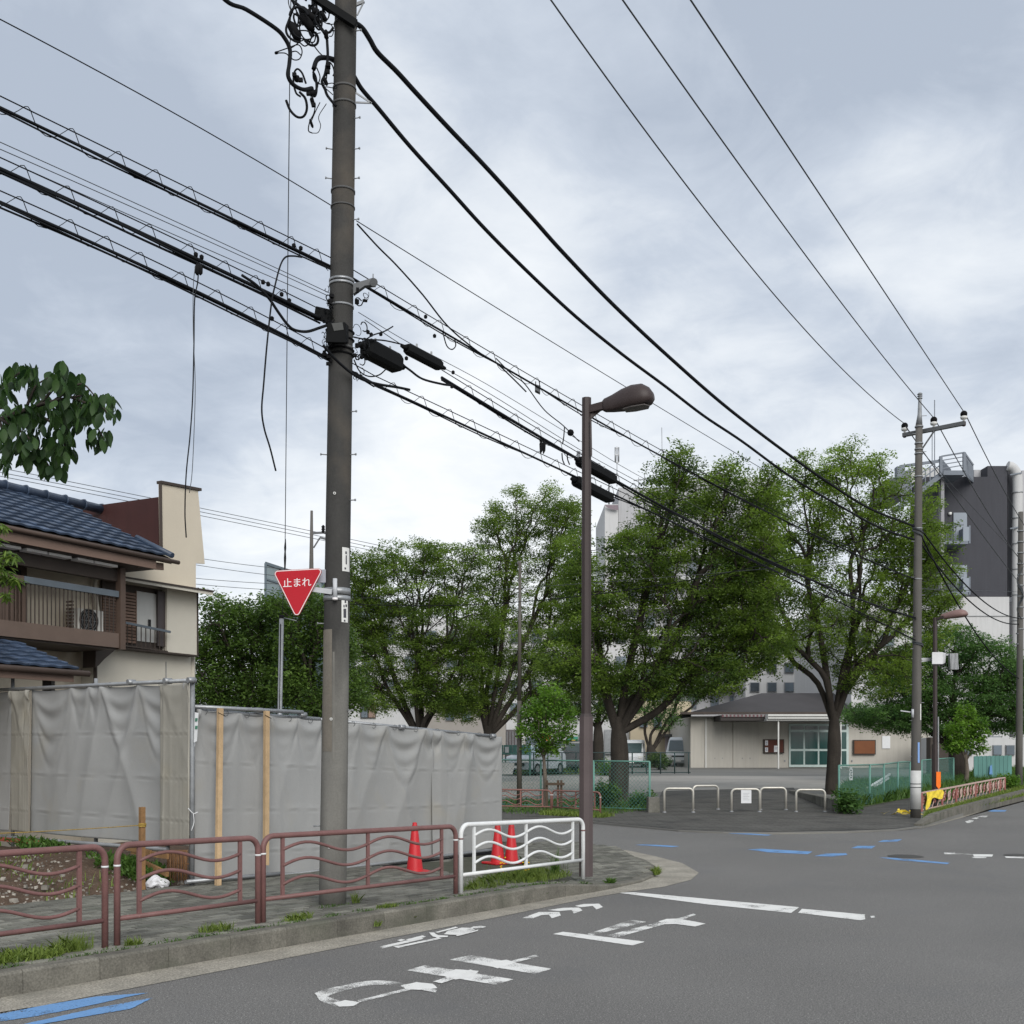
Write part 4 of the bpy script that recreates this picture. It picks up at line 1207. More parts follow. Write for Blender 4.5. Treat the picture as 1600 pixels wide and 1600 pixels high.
textmesh('止まれ', .098, 'lettering', M_signw, Ms @ Matrix.Translation((-.012, -.0042, .024)) @ Matrix.Rotation(R(90), 4, 'X') @ Matrix.Rotation(R(1.5), 4, 'Z'), sg, .0008)
M_galv = mat('sign_bracket_steel', (.42, .43, .45), .4, .08, 12)
MB().beam(P(470, 918, ys + .03), P(519, 925, ys + .02), .02, .05).build('bracket_arm', M_galv, sg)
MB().tube([P(523.5, 904, ys - .01), P(523.5, 937, ys - .01)], .022, 14).build('clamp_tube', M_galv, sg, False)
MB().tube([P(523.5, 934, ys - .01), P(523.5, 937.5, ys - .01)], .027, 14).build('clamp_foot', M_signw, sg, False)
MB().beam(P(490, 900, ys + .06), P(509, 900, ys + .06), .003, .13).build('rear_plate', mat('rear_plate_grey', (.30, .31, .35), .5), sg)

# ---- equipment boxes on the pole and splice boxes on the cables
M_box = mat('equipment_box', (.006, .0065, .007), .75, .15, 8, spec=.12)
def obox(name, label, a, b, w, h, cat='cable box', m=M_box, ends=True, group='black cable closures on the lines'):
    """closure hung along the line a->b"""
    a, b = Vector(a), Vector(b); d = (b - a).normalized(); sd = d.cross(UP).normalized(); up = sd.cross(d).normalized()
    t = thing(name, label, cat, (a + b) / 2, group)
    prof = []
    for (x, y) in ((-.5, -.32), (-.32, -.5), (.32, -.5), (.5, -.32), (.5, .32), (.32, .5), (-.32, .5), (-.5, .32)):
        prof.append(sd * x * w + up * y * h)
    vs = [a + d * .02 + p * .8 for p in prof] + [a + d * .06 + p for p in prof] + [b - d * .06 + p for p in prof] + [b - d * .02 + p * .8 for p in prof]
    fs = [tuple(range(8)), tuple(range(24, 32))[::-1]] + [(i * 8 + j, i * 8 + (j + 1) % 8, (i + 1) * 8 + (j + 1) % 8, (i + 1) * 8 + j) for i in range(3) for j in range(8)]
    MB().add(vs, fs).build('casing', m, t)
    if ends:
        for p, s_ in ((a, -1), (b, 1)):
            MB().tube([p - d * .02 * s_, p + d * s_ * .06], [w * .28, w * .18], 8).build('cable_gland', m, t, False)
    for f_ in (.3, .7):
        MB().beam(a.lerp(b, f_) + up * h * .5, a.lerp(b, f_) + up * (h * .5 + .05), .02, .03).build('hanger', M_steeld, t)
    return t
b1 = thing('equipment_box', 'upper small black box strapped to the far left side of the thick pole', 'cable box', P(506, 490, YA), 'boxes strapped to the thick pole')
MB().hexa([P(490, 499, YA - .12), P(517, 505, YA - .12), P(519, 507, YA + .05), P(492, 500, YA + .05), P(493, 478, YA - .12), P(519, 484, YA - .12), P(519, 487, YA + .05), P(494, 480, YA + .05)]).build('casing', M_box, b1, bevel=.008)
MB().beam(P(515, 492, YA), P(524, 492, YA), .03, .05).build('bracket', M_steeld, b1)
b2 = thing('equipment_box', 'lower black box strapped on the face of the thick pole', 'cable box', P(520, 525, YA - .2), 'boxes strapped to the thick pole')
yb = YA - PAr(500)
MB().hexa([P(508, 535, yb - .14), P(540, 536, yb - .14), P(545, 536, yb + .02), P(512, 537, yb + .02), P(511, 504, yb - .14), P(540, 503, yb - .14), P(545, 509, yb + .02), P(518, 509, yb + .02)]).build('casing', M_box, b2, bevel=.008)
MB().prism([P(518, 505, yb - .145), P(535, 503.5, yb - .145), P(537, 515, yb - .145), P(522, 517, yb - .145)], (0, .006, 0)).build('lid_panel', mat('box_lid', (.05, .052, .05), .5), b2)
# cable line direction in depth: between pole A and pole B
PBb = GP(1432, 1278); YB = PBb.y
def depth(u, off=0.0):
    """depth at which a line running over the two poles is seen at column u"""
    a = (u - 800) / F
    x0, y0 = pa.x + off * .78, pa.y - off * .62
    dx, dy = PBb.x - pa.x, PBb.y - pa.y
    t = (a * y0 - x0) / (dx - a * dy)
    return y0 + t * dy
def WL(u, v, off=0.0):
    return P(u, v, depth(u, off))
obox('splice_box', 'large black splice box hanging on the cables right of the thick pole', WL(568, 541), WL(625, 571), .17, .19)
obox('splice_box', 'slimmer black closure on the cables next to the large splice box', WL(633, 543), WL(690, 573), .11, .11)
obox('splice_sleeve', 'long black sleeve on the cable at the street lamp, upper of the two', WL(903, 719), WL(960, 751), .14, .13, ends=True)
obox('splice_sleeve', 'long black sleeve on the cable at the street lamp, lower of the two', WL(897, 750), WL(955, 780), .14, .13, ends=True)
bt_ = thing('small_box', 'small grey box standing on the upper sleeve at the street lamp', 'cable box', WL(904, 712))
MB().hexa([WL(901, 715), WL(907, 717), WL(907, 717) + Vector((0, .06, 0)), WL(901, 715) + Vector((0, .06, 0)), WL(901.5, 704), WL(906.5, 705), WL(906.5, 705) + Vector((0, .06, 0)), WL(901.5, 704) + Vector((0, .06, 0))]).build('casing', M_steel, bt_)
MB().beam(WL(904, 716), WL(904, 724), .05, .05).build('foot', M_black, bt_)
gb = thing('small_box', 'small grey terminal box clipped on the upper cable before the lamp', 'cable box', WL(840, 605))
MB().hexa([WL(836, 609), WL(844, 613), WL(844, 613) + Vector((0, .1, 0)), WL(836, 609) + Vector((0, .1, 0)), WL(836, 600), WL(845, 603), WL(845, 603) + Vector((0, .1, 0)), WL(836, 600) + Vector((0, .1, 0))]).build('casing', M_grey, gb)
for u in (837, 843):
    MB().tube([WL(u, 604), WL(u, 596)], .006, 5).build('clip', M_black, gb, False)

# ---- pole B
def polef(name, label, base, ub, vb, ut, vt, wb, wt, m, group=None):
    t = thing(name, label, 'utility pole', base, group)
    Y = base.y
    n = 6
    pts = [P(ub + (ut - ub) * i / n, vb + (vt - vb) * i / n, Y) for i in range(n + 1)]
    rs = [(wb + (wt - wb) * i / n) / 2 / F * Y for i in range(n + 1)]
    MB().tube(pts, rs, 20).build('shaft', m, t, False)
    return t
M_pole2 = mat('pole_concrete_pale', (.095, .09, .083), .9, .12, 1.5, .1, 60, streak=.15)
PB = polef('utility_pole', 'tall concrete utility pole across the street with a white painted foot and a long crossarm', PBb, 1430.5, 1282, 1436, 664, 16, 10.5, M_pole2, 'concrete utility poles')
MB().tube([P(1436, 664, YB), P(1437, 648, YB), P(1437.3, 624, YB), P(1437.5, 614, YB)], [.08, .05, .038, .04], 16).build('pole_cap', M_steeld, PB, False)
for v in (616, 619, 622.5):
    MB().lathe([(.03, -.012), (.062, -.006), (.062, .006), (.03, .012)], P(1437.3, v, YB), 12).build('cap_ring', M_steeld, PB, False)
MB().tube([P(1430.6, 1264, YB), P(1430.9, 1204, YB)], [.1255, .122], 24).build('white_sleeve', mat('white_sleeve', (.46, .46, .45), .6, .08, 8), PB, False)
for v in (1224, 1229.5):
    MB().tube([P(1430.8, v, YB), P(1430.8, v + 1.2, YB)], [.1275, .1275], 20).build('strap', M_thin, PB, False)
MB().hexa([P(1434, 1192, YB - .125), P(1437, 1192, YB - .12), P(1437.6, 1192, YB), P(1436, 1192, YB), P(1434, 1160, YB - .125), P(1437, 1160, YB - .12), P(1437.6, 1160, YB), P(1436, 1160, YB)]).build('blue_plate', mat('blue_plate', (.18, .30, .55), .5), PB)
MB().beam(P(1437.5, 1100, YB - .09), P(1437.5, 1125, YB - .09), .05, .01).build('white_plate', M_plate, PB)
cL, cR = P(1411, 680, YB + .5), P(1508, 661, YB - .6)
MB().beam(cL, cR, .09, .09).build('crossarm', M_grey, PB)
MB().beam(P(1437, 707, YB), P(1460, 673, YB - .2), .03, .03).build('arm_brace', M_grey, PB)
for (u, v) in ((1413.5, 677), (1459, 668), (1506, 659)):
    f_ = (u - 1411) / 97; b = cL.lerp(cR, f_); b = P(u, v + 1, b.y)
    MB().lathe([(.025, 0), (.025, .07), (.07, .08), (.085, .13), (.05, .15)], b, 14).build('insulator_base', M_plate, PB, False)
    MB().lathe([(.05, .15), (.075, .16), (.08, .21), (.06, .25), (.03, .27), (0, .275)], b, 14).build('insulator_cap', M_black, PB, False)
    MB().lathe([(.03, -.09), (.045, -.07), (.045, 0), (.03, .01)], b, 10).build('insulator_pin', M_lamp, PB, False)
for v in (667, 693, 702, 709, 745, 826, 905, 1012):
    q = 1436 - (v - 664) * .0089
    MB().lathe([(.088, -.015), (.10, -.015), (.10, .015), (.088, .015)], P(q, v, YB), 16).build('band', M_steeld, PB, False)
for i, v in enumerate(range(650, 1200, 28)):
    q = P(1436 - (v - 664) * .0089, v, YB)
    MB().tube([q, q + Vector(((-1) ** i * .17, -.03, 0))], .008, 5).build('step_bolt', M_steeld, PB, False)
# tangle and wrap near the cable attachments on B
for v0, v1 in ((818, 845), (1000, 1012)):
    for k_ in range(7):
        q = []
        for s_ in range(9):
            a = s_ * .9 + k_ * 1.1
            q.append(P(1434, v0 + (v1 - v0) * ((s_ / 8 + k_ * .13) % 1), YB) + Vector((math.cos(a) * .12, math.sin(a) * .12, 0)))
        MB().tube(catmull(q, 3), .011, 5).build('cable_wrap', M_thin, PB, False)
# small lamp bracket
MB().beam(P(1426, 1113, YB - .05), P(1407, 1110.5, YB - .05), .02, .025).build('lamp_bracket', M_galv, PB)
MB().tube([P(1426, 1108, YB - .1), P(1426, 1121, YB - .1)], .03, 8).build('bracket_box', M_galv, PB, False)
# white equipment boxes on B
eb = thing('equipment_box', 'white equipment box on a bracket between the far pole and the second lamp', 'cable box', P(1465, 1028, YB))
MB().hexa([P(1456, 1038, YB - .2), P(1473, 1038, YB - .2), P(1477, 1036, YB + .05), P(1460, 1036, YB + .05), P(1456, 1019, YB - .2), P(1473, 1019, YB - .2), P(1479, 1021, YB + .05), P(1462, 1021, YB + .05)]).build('casing', mat('cabinet_white', (.55, .55, .56), .5), eb, bevel=.01)
MB().hexa([P(1456, 1040, YB - .2), P(1473, 1040, YB - .2), P(1477, 1038, YB + .05), P(1460, 1038, YB + .05), P(1456, 1038.2, YB - .2), P(1473, 1038.2, YB - .2), P(1477, 1036.2, YB + .05), P(1460, 1036.2, YB + .05)]).build('base_panel', M_dark, eb)
MB().beam(P(1437, 1030, YB), P(1458, 1030, YB), .04, .06).build('bracket', M_steel, eb)
MB().beam(P(1437, 1034, YB), P(1458, 1031, YB), .03, .03).build('stay', M_steel, eb)
eb2 = thing('equipment_box', 'pale finned equipment box hung beside the white one on the far pole bracket', 'cable box', P(1490, 1035, YB))
for i in range(6):
    u = 1485 + i * 2.1
    MB().prism([P(u, 1021 - i * .1, YB - .1), P(u + 1.3, 1021, YB - .1), P(u + 2.0, 1046, YB - .1), P(u + .7, 1046, YB - .1)], (0, .14, 0)).build('fin', M_steel, eb2)
MB().beam(P(1478, 1023, YB), P(1487, 1023, YB), .03, .04).build('bracket', M_steel, eb2)
MB().hexa([P(1485, 1044, YB), P(1498, 1045, YB), P(1498, 1045, YB + .1), P(1485, 1044, YB + .1), P(1484, 1022, YB), P(1496, 1021, YB), P(1496, 1021, YB + .1), P(1484, 1022, YB + .1)]).build('casing', mat('cabinet_grey', (.30, .32, .36), .5), eb2)
# ---- pole C
pc_ = GP(1592, 1231); YC = pc_.y
PC = polef('utility_pole', 'concrete utility pole farthest along the road at the right edge', pc_, 1592, 1234, 1595, 800, 11, 7.5, M_pole2, 'concrete utility poles')
for v in range(830, 1000, 17):
    MB().lathe([(.10, -.02), (.125, -.02), (.125, .02), (.10, .02)], P(1594.5, v, YC), 12).build('band', M_steeld, PC, False)
for k_ in range(6):
    q = [P(1594 + math.cos(s_ * 1.1 + k_) * 5, 885 + k_ * 8 + s_ * 7, YC - .15 - .05 * math.sin(s_)) for s_ in range(7)]
    MB().tube(catmull(q, 3), .014, 5).build('cable_wrap', M_thin, PC, False)
for v in (990, 1006):
    MB().beam(P(1595, v, YC), P(1588, v, YC - .1), .05, .05).build('crossarm', M_grey, PC)
# ---- pole D (far, behind the sign) and its arm
pd = P(487, 1150, 44)
PD = thing('utility_pole', 'distant slender concrete pole behind the stop sign', 'utility pole', (pd.x, 44, gz(44)), 'concrete utility poles')
MB().tube([Vector((pd.x, 44, gz(44) - .1)), P(486.5, 888, 44), P(487, 798, 44)], [.13, .085, .05], 12).build('shaft', M_pole2, PD, False)
MB().beam(P(489, 833, 44), P(509, 832, 44), .06, .08).build('crossarm', M_grey, PD)
for u in (505,):
    MB().lathe([(.04, 0), (.08, .05), (.05, .1), (.08, .15), (.05, .2), (.08, .25), (.02, .32)], P(u, 833, 44), 10).build('insulator', M_black, PD, False)
MB().beam(P(490, 856, 44), P(500, 840, 44), .05, .05).beam(P(500, 840, 44), P(515, 844, 44), .05, .07).build('street_bracket', M_grey, PD)
# ---- guy post (grey tube) and guy wire
pg = G(433, 1300, .1); yg = FW(433, 1300).y + 1.2
gpst = thing('guy_post', 'slim grey tube post standing behind the tarps below the stop sign', 'post', P(433, 1350, yg))
MB().tube([P(432, 1360, yg), P(440, 964, yg)], [.036, .030], 12).build('tube', M_steel, gpst, False)
MB().tube([P(439.9, 966, yg), P(440, 961, yg)], [.036, .033], 12).build('cap', M_black, gpst, False)
MB().tube([P(438.5, 975, yg - .04), P(437, 1108, yg - .04)], .007, 5).build('cable', M_wire, gpst, False)
MB().tube([P(442, 965, yg), P(463, 970, yg - .2)], .006, 5).build('rod', M_steeld, gpst, False)

# =====================================================================  OVERHEAD CABLES
cable_n = 0
def span(p0, p1, mid, Y0=None, Y1=None, ext0=0.0, ext1=0.0, n=28):
    """3-D hanging line seen from p0 to p1 (pixels) and passing mid; returns points"""
    a = P(*p0, Y0 if Y0 else depth(p0[0])); b = P(*p1, Y1 if Y1 else depth(p1[0]))
    um, vm = mid; k_ = (um - 800) / F
    t = (k_ * a.y - a.x) / ((b.x - a.x) - k_ * (b.y - a.y))
    t = min(.95, max(.05, t))
    q = a.lerp(b, t); zt = HC + (HZ - vm) / F * q.y
    sg_ = (q.z - zt) / (4 * t * (1 - t))
    o = []
    for i in range(n + 1):
        t = -ext0 + (1 + ext0 + ext1) * i / n
        q = a.lerp(b, t); o.append(q - UP * (4 * sg_ * t * (1 - t)))
    return o
def wire(label, pts, r_, m=M_wire, group='overhead cables', n=6, name='overhead_cable'):
    o = MB().tube(pts, r_, n).build(name, m, None, False)
    return tag(o, label, 'cable', group)
def polyw(label, pix, r_, m=M_wire, group='overhead cables', name='overhead_cable', off=0.0, Y=None):
    pts = catmull([P(u, v, Y if Y else depth(u, off)) for u, v in pix], 6)
    return wire(label, pts, r_, m, group, 6, name)
def bundle(label, pts, r_, hoop=.38, gap=.088, extra=1, mess=True, group='lashed telecom cable bundles'):
    t = thing('cable_bundle', label, 'cable', pts[len(pts) // 2], group)
    pts = catmull(pts, 5)
    MB().tube(pts, r_, 7).build('cable', M_wire, t, False)
    tot_ = 0; cum_ = [0]
    for i in range(1, len(pts)): cum_.append(cum_[-1] + (pts[i] - pts[i - 1]).length)
    for e_ in range(extra):
        q = [p + Vector((0, 0, -r_ * (1.4 + e_) + .012 * math.sin(c * 2.4 + e_ * 2))) + D2 * (.02 * math.sin(c * 1.7 + e_)) for p, c in zip(pts, cum_)]
        MB().tube(q, r_ * .65, 6).build('cable', M_wire, t, False)
    if mess:
        q = [p + UP * gap for p in pts]
        MB().tube(q, .0055, 5).build('messenger_wire', M_wire, t, False)
        def atl(s_):
            for i in range(1, len(pts)):
                if cum_[i] >= s_:
                    return pts[i - 1].lerp(pts[i], (s_ - cum_[i - 1]) / max(1e-6, cum_[i] - cum_[i - 1]))
            return pts[-1]
        s_ = random.random() * hoop; q = []
        while s_ < cum_[-1] - hoop:
            j_ = random.uniform(.85, 1.15)
            q += [atl(s_) - UP * .015, atl(s_ + hoop * .30) + UP * (gap + .012), atl(s_ + hoop * .42) + UP * (gap + .006), atl(s_ + hoop * .56) + D2 * .01, atl(s_ + hoop * .75) - UP * .05 * j_]
            s_ += hoop * j_
        if len(q) > 3:
            MB().tube(catmull(q, 2), .0036, 4).build('lashing_wire', M_wire, t, False)
    return t
v0 = lambda u: depth(u)
EX = 1.6
# left of the thick pole
wire('single thin line reaching the thick pole highest on the left', span((0, 30), (519, 322), (260, 170), ext0=EX), .0055)
bundle('highest lashed cable bundle coming from the left to the thick pole', span((0, 168), (535, 425), (250, 288), ext0=EX), .013, extra=2)
bundle('middle thick lashed cable bundle on the left with sagging loops', span((0, 264), (500, 497), (250, 378), ext0=EX), .0175, extra=2)
bundle('lowest lashed cable bundle on the left, running across the thick pole', span((0, 316), (585, 600), (300, 452), ext0=EX), .014, extra=2)
for i, (a, m_, b, lb) in enumerate([((0, 222), (250, 335), (515, 458), 'topmost of three thin wires left of the thick pole'), ((0, 233), (250, 343), (512, 462), 'middle one of three thin wires left of the thick pole'), ((0, 246), (250, 357), (510, 470), 'lowest of three thin wires left of the thick pole')]):
    wire(lb, span(a, b, m_, ext0=EX), .004, M_thin)
# heavy supply cables to the top tangle
polyw('thick supply cable entering the tangle from the upper left', [(300, -60), (352, 0), (385, 15), (430, 44), (445, 60), (453, 78), (452, 100), (450, 118), (458, 132), (474, 140), (488, 138)], .02, off=.25)
polyw('heavy supply cable sweeping down from the pole top to the far pole, upper one', [(485, -5), (520, 16), (550, 33), (566, 44), (578, 62), (590, 82), (620, 112), (650, 145), (700, 199), (760, 262), (830, 339), (880, 395), (960, 478), (1050, 562), (1140, 640), (1240, 716), (1300, 758), (1360, 795), (1428, 822)], .027)
polyw('heavy supply cable sweeping down from the pole top to the far pole, lower one', [(490, 108), (495, 94), (505, 90), (525, 94), (545, 106), (556, 124), (566, 140), (590, 168), (640, 228), (700, 294), (760, 360), (830, 430), (900, 495), (970, 552), (1040, 604), (1100, 650), (1160, 690), (1240, 748), (1320, 795), (1376, 825), (1428, 843)], .024)
# tangle of leads on the pole head
def loop(pix, r_, Yo=.0, parent=None, name='lead'):
    pts = catmull([P(u, v, YA - .12 + Yo) for u, v in pix], 5)
    return MB().tube(pts, r_, 6).build(name, M_wire, parent, False)
tg_ = thing('lead_tangle', 'tangle of black leads, clamps and sleeves beside the head of the thick pole', 'cable tangle', P(500, 60, YA - .2))
for pix, r_ in [([(463, 0), (452, 30), (447, 45), (450, 56), (460, 64), (468, 66)], .012), ([(456, 0), (466, 26), (464, 44)], .008), ([(456, 0), (475, 16), (500, 42), (512, 60)], .016), ([(478, 20), (490, 6), (500, 0)], .008),
                ([(500, 0), (520, 10), (535, 20)], .012), ([(498, 15), (492, 30), (500, 44), (508, 52)], .01), ([(468, 66), (476, 72), (484, 66), (487, 50), (480, 40)], .007), ([(430, 82), (450, 75), (466, 70), (472, 80), (468, 92), (458, 93), (452, 84), (462, 80), (470, 86)], .006),
                ([(430, 83), (445, 83), (452, 88)], .006), ([(455, 75), (480, 62), (505, 88), (545, 110)], .006), ([(511, 62), (512, 90), (508, 115), (503, 128), (508, 140), (512, 150), (525, 166)], .014), ([(490, 108), (490, 122), (496, 134), (490, 146)], .010), ([(495, 106), (500, 120), (497, 132)], .006),
                ([(488, 150), (492, 166), (490, 178), (484, 190), (482, 204), (488, 208)], .006), ([(488, 208), (497, 207), (501, 196), (498, 182), (510, 162)], .004), ([(500, 160), (494, 172), (487, 188)], .005), ([(505, 133), (520, 130), (526, 138), (508, 136), (520, 148)], .005), ([(512, 52), (522, 48), (530, 60), (522, 66)], .006), ([(470, 24), (468, 44), (475, 60), (490, 66), (494, 50)], .007), ([(505, 12), (516, 20), (528, 18)], .012)]:
    loop(pix, r_, random.uniform(-.12, .12), tg_)
rl_ = random.Random(12)
for _ in range(26):
    cx, cy = rl_.uniform(462, 516), rl_.uniform(2, 66) if rl_.random() < .7 else rl_.uniform(100, 170)
    a0 = rl_.random() * 6.3; sx, sy = rl_.uniform(5, 18), rl_.uniform(6, 22)
    loop([(cx + math.cos(a0 + t) * sx, cy + math.sin(a0 + t * 1.15) * sy) for t in np.linspace(0, rl_.uniform(2.5, 5.5), 7)], rl_.choice((.005, .007, .010, .013)), rl_.uniform(-.15, .15), tg_)
for a, b, r_ in (((452, 34), (468, 64), .045), ((470, 22), (490, 48), .045), ((466, 10), (500, 36), .035), ((490, 14), (496, 22), .035), ((502, 18), (510, 34), .022), ((509, 46), (510, 62), .022), ((462, 118), (466, 128), .03), ((484, 147), (492, 144), .03), ((486, 152), (490, 166), .02), ((511, 100), (514, 110), .022), ((484, 186), (489, 200), .014), ((506, 120), (511, 134), .02), ((430, 83), (434, 82), .014)):
    pa_, pb_ = P(*a, YA - .2), P(*b, YA - .15)
    MB().tube([pa_, pa_.lerp(pb_, .2), pa_.lerp(pb_, .8), pb_], [r_ * .4, r_, r_, r_ * .4], 10).build('sleeve', M_black, tg_, False)
for (u, v) in ((460, 117), (470, 125), (513, 101), (512, 112), (482, 146), (490, 164)):
    MB().box(P(u, v, YA - .22), (.04, .03, .035)).build('clamp', M_black, tg_)
br = thing('pole_top_bracket', 'dark steel arm bolted to the head of the thick pole', 'bracket', PAc(20))
MB().beam(P(492, -4, YA - .18), P(556, 38, YA - .14), .06, .07).build('arm', M_box, br)
MB().beam(P(555, 8, YA), P(569, 2, YA), .02, .03).build('pin_arm', M_steeld, br)
MB().beam(P(569, 2, YA), P(558, 24, YA), .012, .012).build('stay', M_steeld, br)
MB().beam(P(556, 145, YA - .05), P(580, 161, YA - .05), .012, .015).build('pin_arm', M_steeld, br)
MB().beam(P(556, 160, YA - .05), P(581, 161, YA - .05), .012, .015).build('pin_arm', M_steeld, br)
# right of the thick pole
wire('single thin line from the thick pole passing behind the lamp head', span((557, 345), (1428, 868), (980, 606)), .0055)
bundle('highest lashed cable bundle between the thick pole and the lamp head', span((535, 425), (1430, 905), (850, 610), n=40), .012, extra=1, hoop=.46)
bundle('middle lashed cable bundle running from the splice boxes past the sleeves', span((690, 590), (1430, 965), (1000, 772), n=40), .018, extra=1, hoop=.46)
bundle('lowest lashed cable bundle running right from the thick pole', span((585, 600), (1430, 1000), (850, 722), n=40), .013, extra=1, hoop=.46)
polyw('drooping service wire leaving the pole below the thin line and joining the upper bundle', [(558, 350), (590, 385), (620, 415), (660, 460), (700, 510), (745, 548), (775, 567), (800, 590), (822, 612)], .009, off=.1)
polyw('slack service wire looping down from the upper bundle to the lamp post', [(775, 560), (800, 585), (820, 600), (850, 640), (880, 665), (905, 690)], .007, off=.1)
polyw('thin wire just above the middle bundle, near the lamp', [(570, 500), (640, 546), (760, 612), (905, 702), (1010, 760)], .0045, M_thin)
polyw('second thin wire above the middle bundle, near the lamp', [(560, 488), (640, 536), (760, 600), (905, 688), (1010, 750), (1200, 850)], .004, M_thin)
polyw('black cable dropping out of the large splice box to the middle bundle', [(625, 567), (640, 578), (660, 592), (690, 600), (705, 602)], .013, off=.05)
polyw('black cable sagging below the pole to the lowest bundle', [(520, 505), (500, 512), (480, 518), (462, 516), (450, 508), (435, 488), (420, 466), (400, 445), (378, 430)], .014, off=.1)
polyw('black cable looping under the pole boxes', [(505, 540), (530, 567), (560, 590), (590, 600), (620, 605), (640, 609)], .014, off=.25)
polyw('thin loop hanging between the pole and the large splice box', [(553, 562), (562, 580), (576, 588), (592, 586), (603, 577)], .007, off=.15)
polyw('small looped tail under the upper bundle', [(692, 520), (698, 540), (706, 546), (712, 540), (710, 528)], .007)
polyw('lead between the pole boxes and the slim closure', [(545, 525), (570, 530), (600, 532), (628, 538)], .008, off=.1)
polyw('wavy wire running up from the pole boxes', [(560, 540), (580, 525), (600, 518), (614, 510)], .007, off=.1)
# knots on the pole between the bundles
kt = thing('wire_knots', 'mass of small coiled tie wires and fittings where the lines meet the thick pole', 'cable tangle', PAc(490))
for k_ in range(46):
    u = random.choice((random.uniform(505, 518), random.uniform(553, 575), random.uniform(508, 520))); v = random.uniform(445, 600) if u > 540 else random.uniform(450, 545)
    s_ = random.uniform(3, 8); a0 = random.random() * 6
    q = [P(u + math.cos(a0 + t) * s_ * .8, v + math.sin(a0 + t * 1.1) * s_ + t, YA - random.uniform(.0, .22)) for t in np.linspace(0, 5, 7)]
    MB().tube(catmull(q, 3), random.choice((.003, .004, .006)), 4).build('tie_wire', M_wire, kt, False)
for k_ in range(16):
    u = random.choice((random.uniform(506, 520), random.uniform(553, 572))); v = random.uniform(450, 575)
    MB().box(P(u, v, YA - .12), (random.uniform(.02, .05), .03, random.uniform(.02, .05)), random.random()).build('fitting', M_black, kt)
for v in (520, 532, 548, 556):
    c = PAc(v)
    MB().lathe([(PAr(v) + .004, -.01), (PAr(v) + .02, 0), (PAr(v) + .004, .012)], c, 18).build('strap', M_black, kt, False)
# fittings along the left and right bundles
BN = [o for o in COL.objects if o.get('group') == 'lashed telecom cable bundles']
for (u, v, b_) in ((306, 398, 1), (315, 402, 1), (411, 441, 1), (419, 444, 1), (440, 460, 1), (452, 470, 1), (425, 498, 2), (459, 384, 0), (470, 388, 0), (575, 519, 4), (580, 523, 4), (595, 522, 4), (635, 560, 4), (708, 582, 4), (565, 558, 5), (706, 604, 5), (679, 525, 3), (665, 495, 3), (845, 688, 4)):
    MB().lathe([(.004, -.022), (.018, -.015), (.02, .012), (.006, .024)], WL(u, v), 8).build('cable_fitting', M_black, BN[b_], False)
# hanging drops
def drop(label, pix, r_, off=.15, m=M_wire):
    return polyw(label, pix, r_, m, 'loose wires hanging from the bundles', 'hanging_wire', off)
drop('thick loose lead hooked over the top bundle and dangling low', [(472, 402), (458, 400), (446, 402), (438, 415), (430, 445), (424, 475), (417, 540), (412, 600), (409, 640), (413, 670), (422, 700), (431, 736)], .0085)
drop('longer of two thin wires dangling from the middle bundle over the house wall', [(310, 412), (309, 440), (304, 470), (303, 540), (301, 620), (297, 680), (291, 740), (289, 800), (291, 840)], .0058)
drop('shorter fine wire dangling beside the longer one', [(305, 415), (302, 450), (302, 520), (305, 600), (303, 680), (300, 740), (296, 770)], .0032, m=M_thin)
dp = thing('hanging_connector', 'pair of black connectors hanging under the middle bundle on the left', 'connector', WL(311, 415))
for u in (308, 313):
    MB().tube([WL(u, 412, .15), WL(u, 418, .15), WL(u, 427, .15), WL(u, 430, .15)], [.008, .022, .02, .006], 8).build('connector', M_black, dp, False)
dp2 = thing('hanging_connector', 'pair of black connectors hanging on the cable just before the lamp', 'connector', WL(848, 690))
for u in (845.5, 850):
    MB().tube([WL(u, 688), WL(u, 694), WL(u, 704), WL(u - 1, 709)], [.01, .025, .02, .006], 8).build('connector', M_black, dp2, False)
bb = thing('hanging_connector', 'round black ball clamp hanging on the slack service wire', 'connector', WL(891, 676))
MB().lathe([(.005, -.045), (.035, -.03), (.045, 0), (.035, .03), (.005, .045)], WL(891.5, 676, .1), 12).build('ball', M_black, bb, False)
MB().tube([WL(882, 668, .1), WL(881, 682, .1), WL(879, 694, .1)], .008, 5).build('tail', M_black, bb, False)
for i in range(2):
    drop(('left' if i == 0 else 'right') + ' one of two short strips dangling before the lamp post', [(878 + i * 8, 708), (879 + i * 8, 718), (882 + i * 8, 726)], .008)
# guy wire
gw = [P(455, -30, YA + .1), P(453, 90, YA + .2), P(449, 480, (YA + yg) / 2), P(445.5, 850, yg - .4), P(444.5, 890, yg - .3), P(441, 962, yg)]
wire('taut thin guy wire dropping from the pole head to the grey tube post', gw, .0052, M_thin)
tb = thing('turnbuckle', 'slim turnbuckle on the guy wire just above the stop sign', 'turnbuckle', P(445.5, 862, yg - .4))
MB().tube([P(446, 842, yg - .4), P(445.6, 856, yg - .4), P(445.5, 862, yg - .4), P(445.4, 872, yg - .4), P(445.2, 888, yg - .4)], [.006, .015, .010, .016, .010], 8).build('body', M_black, tb, False)
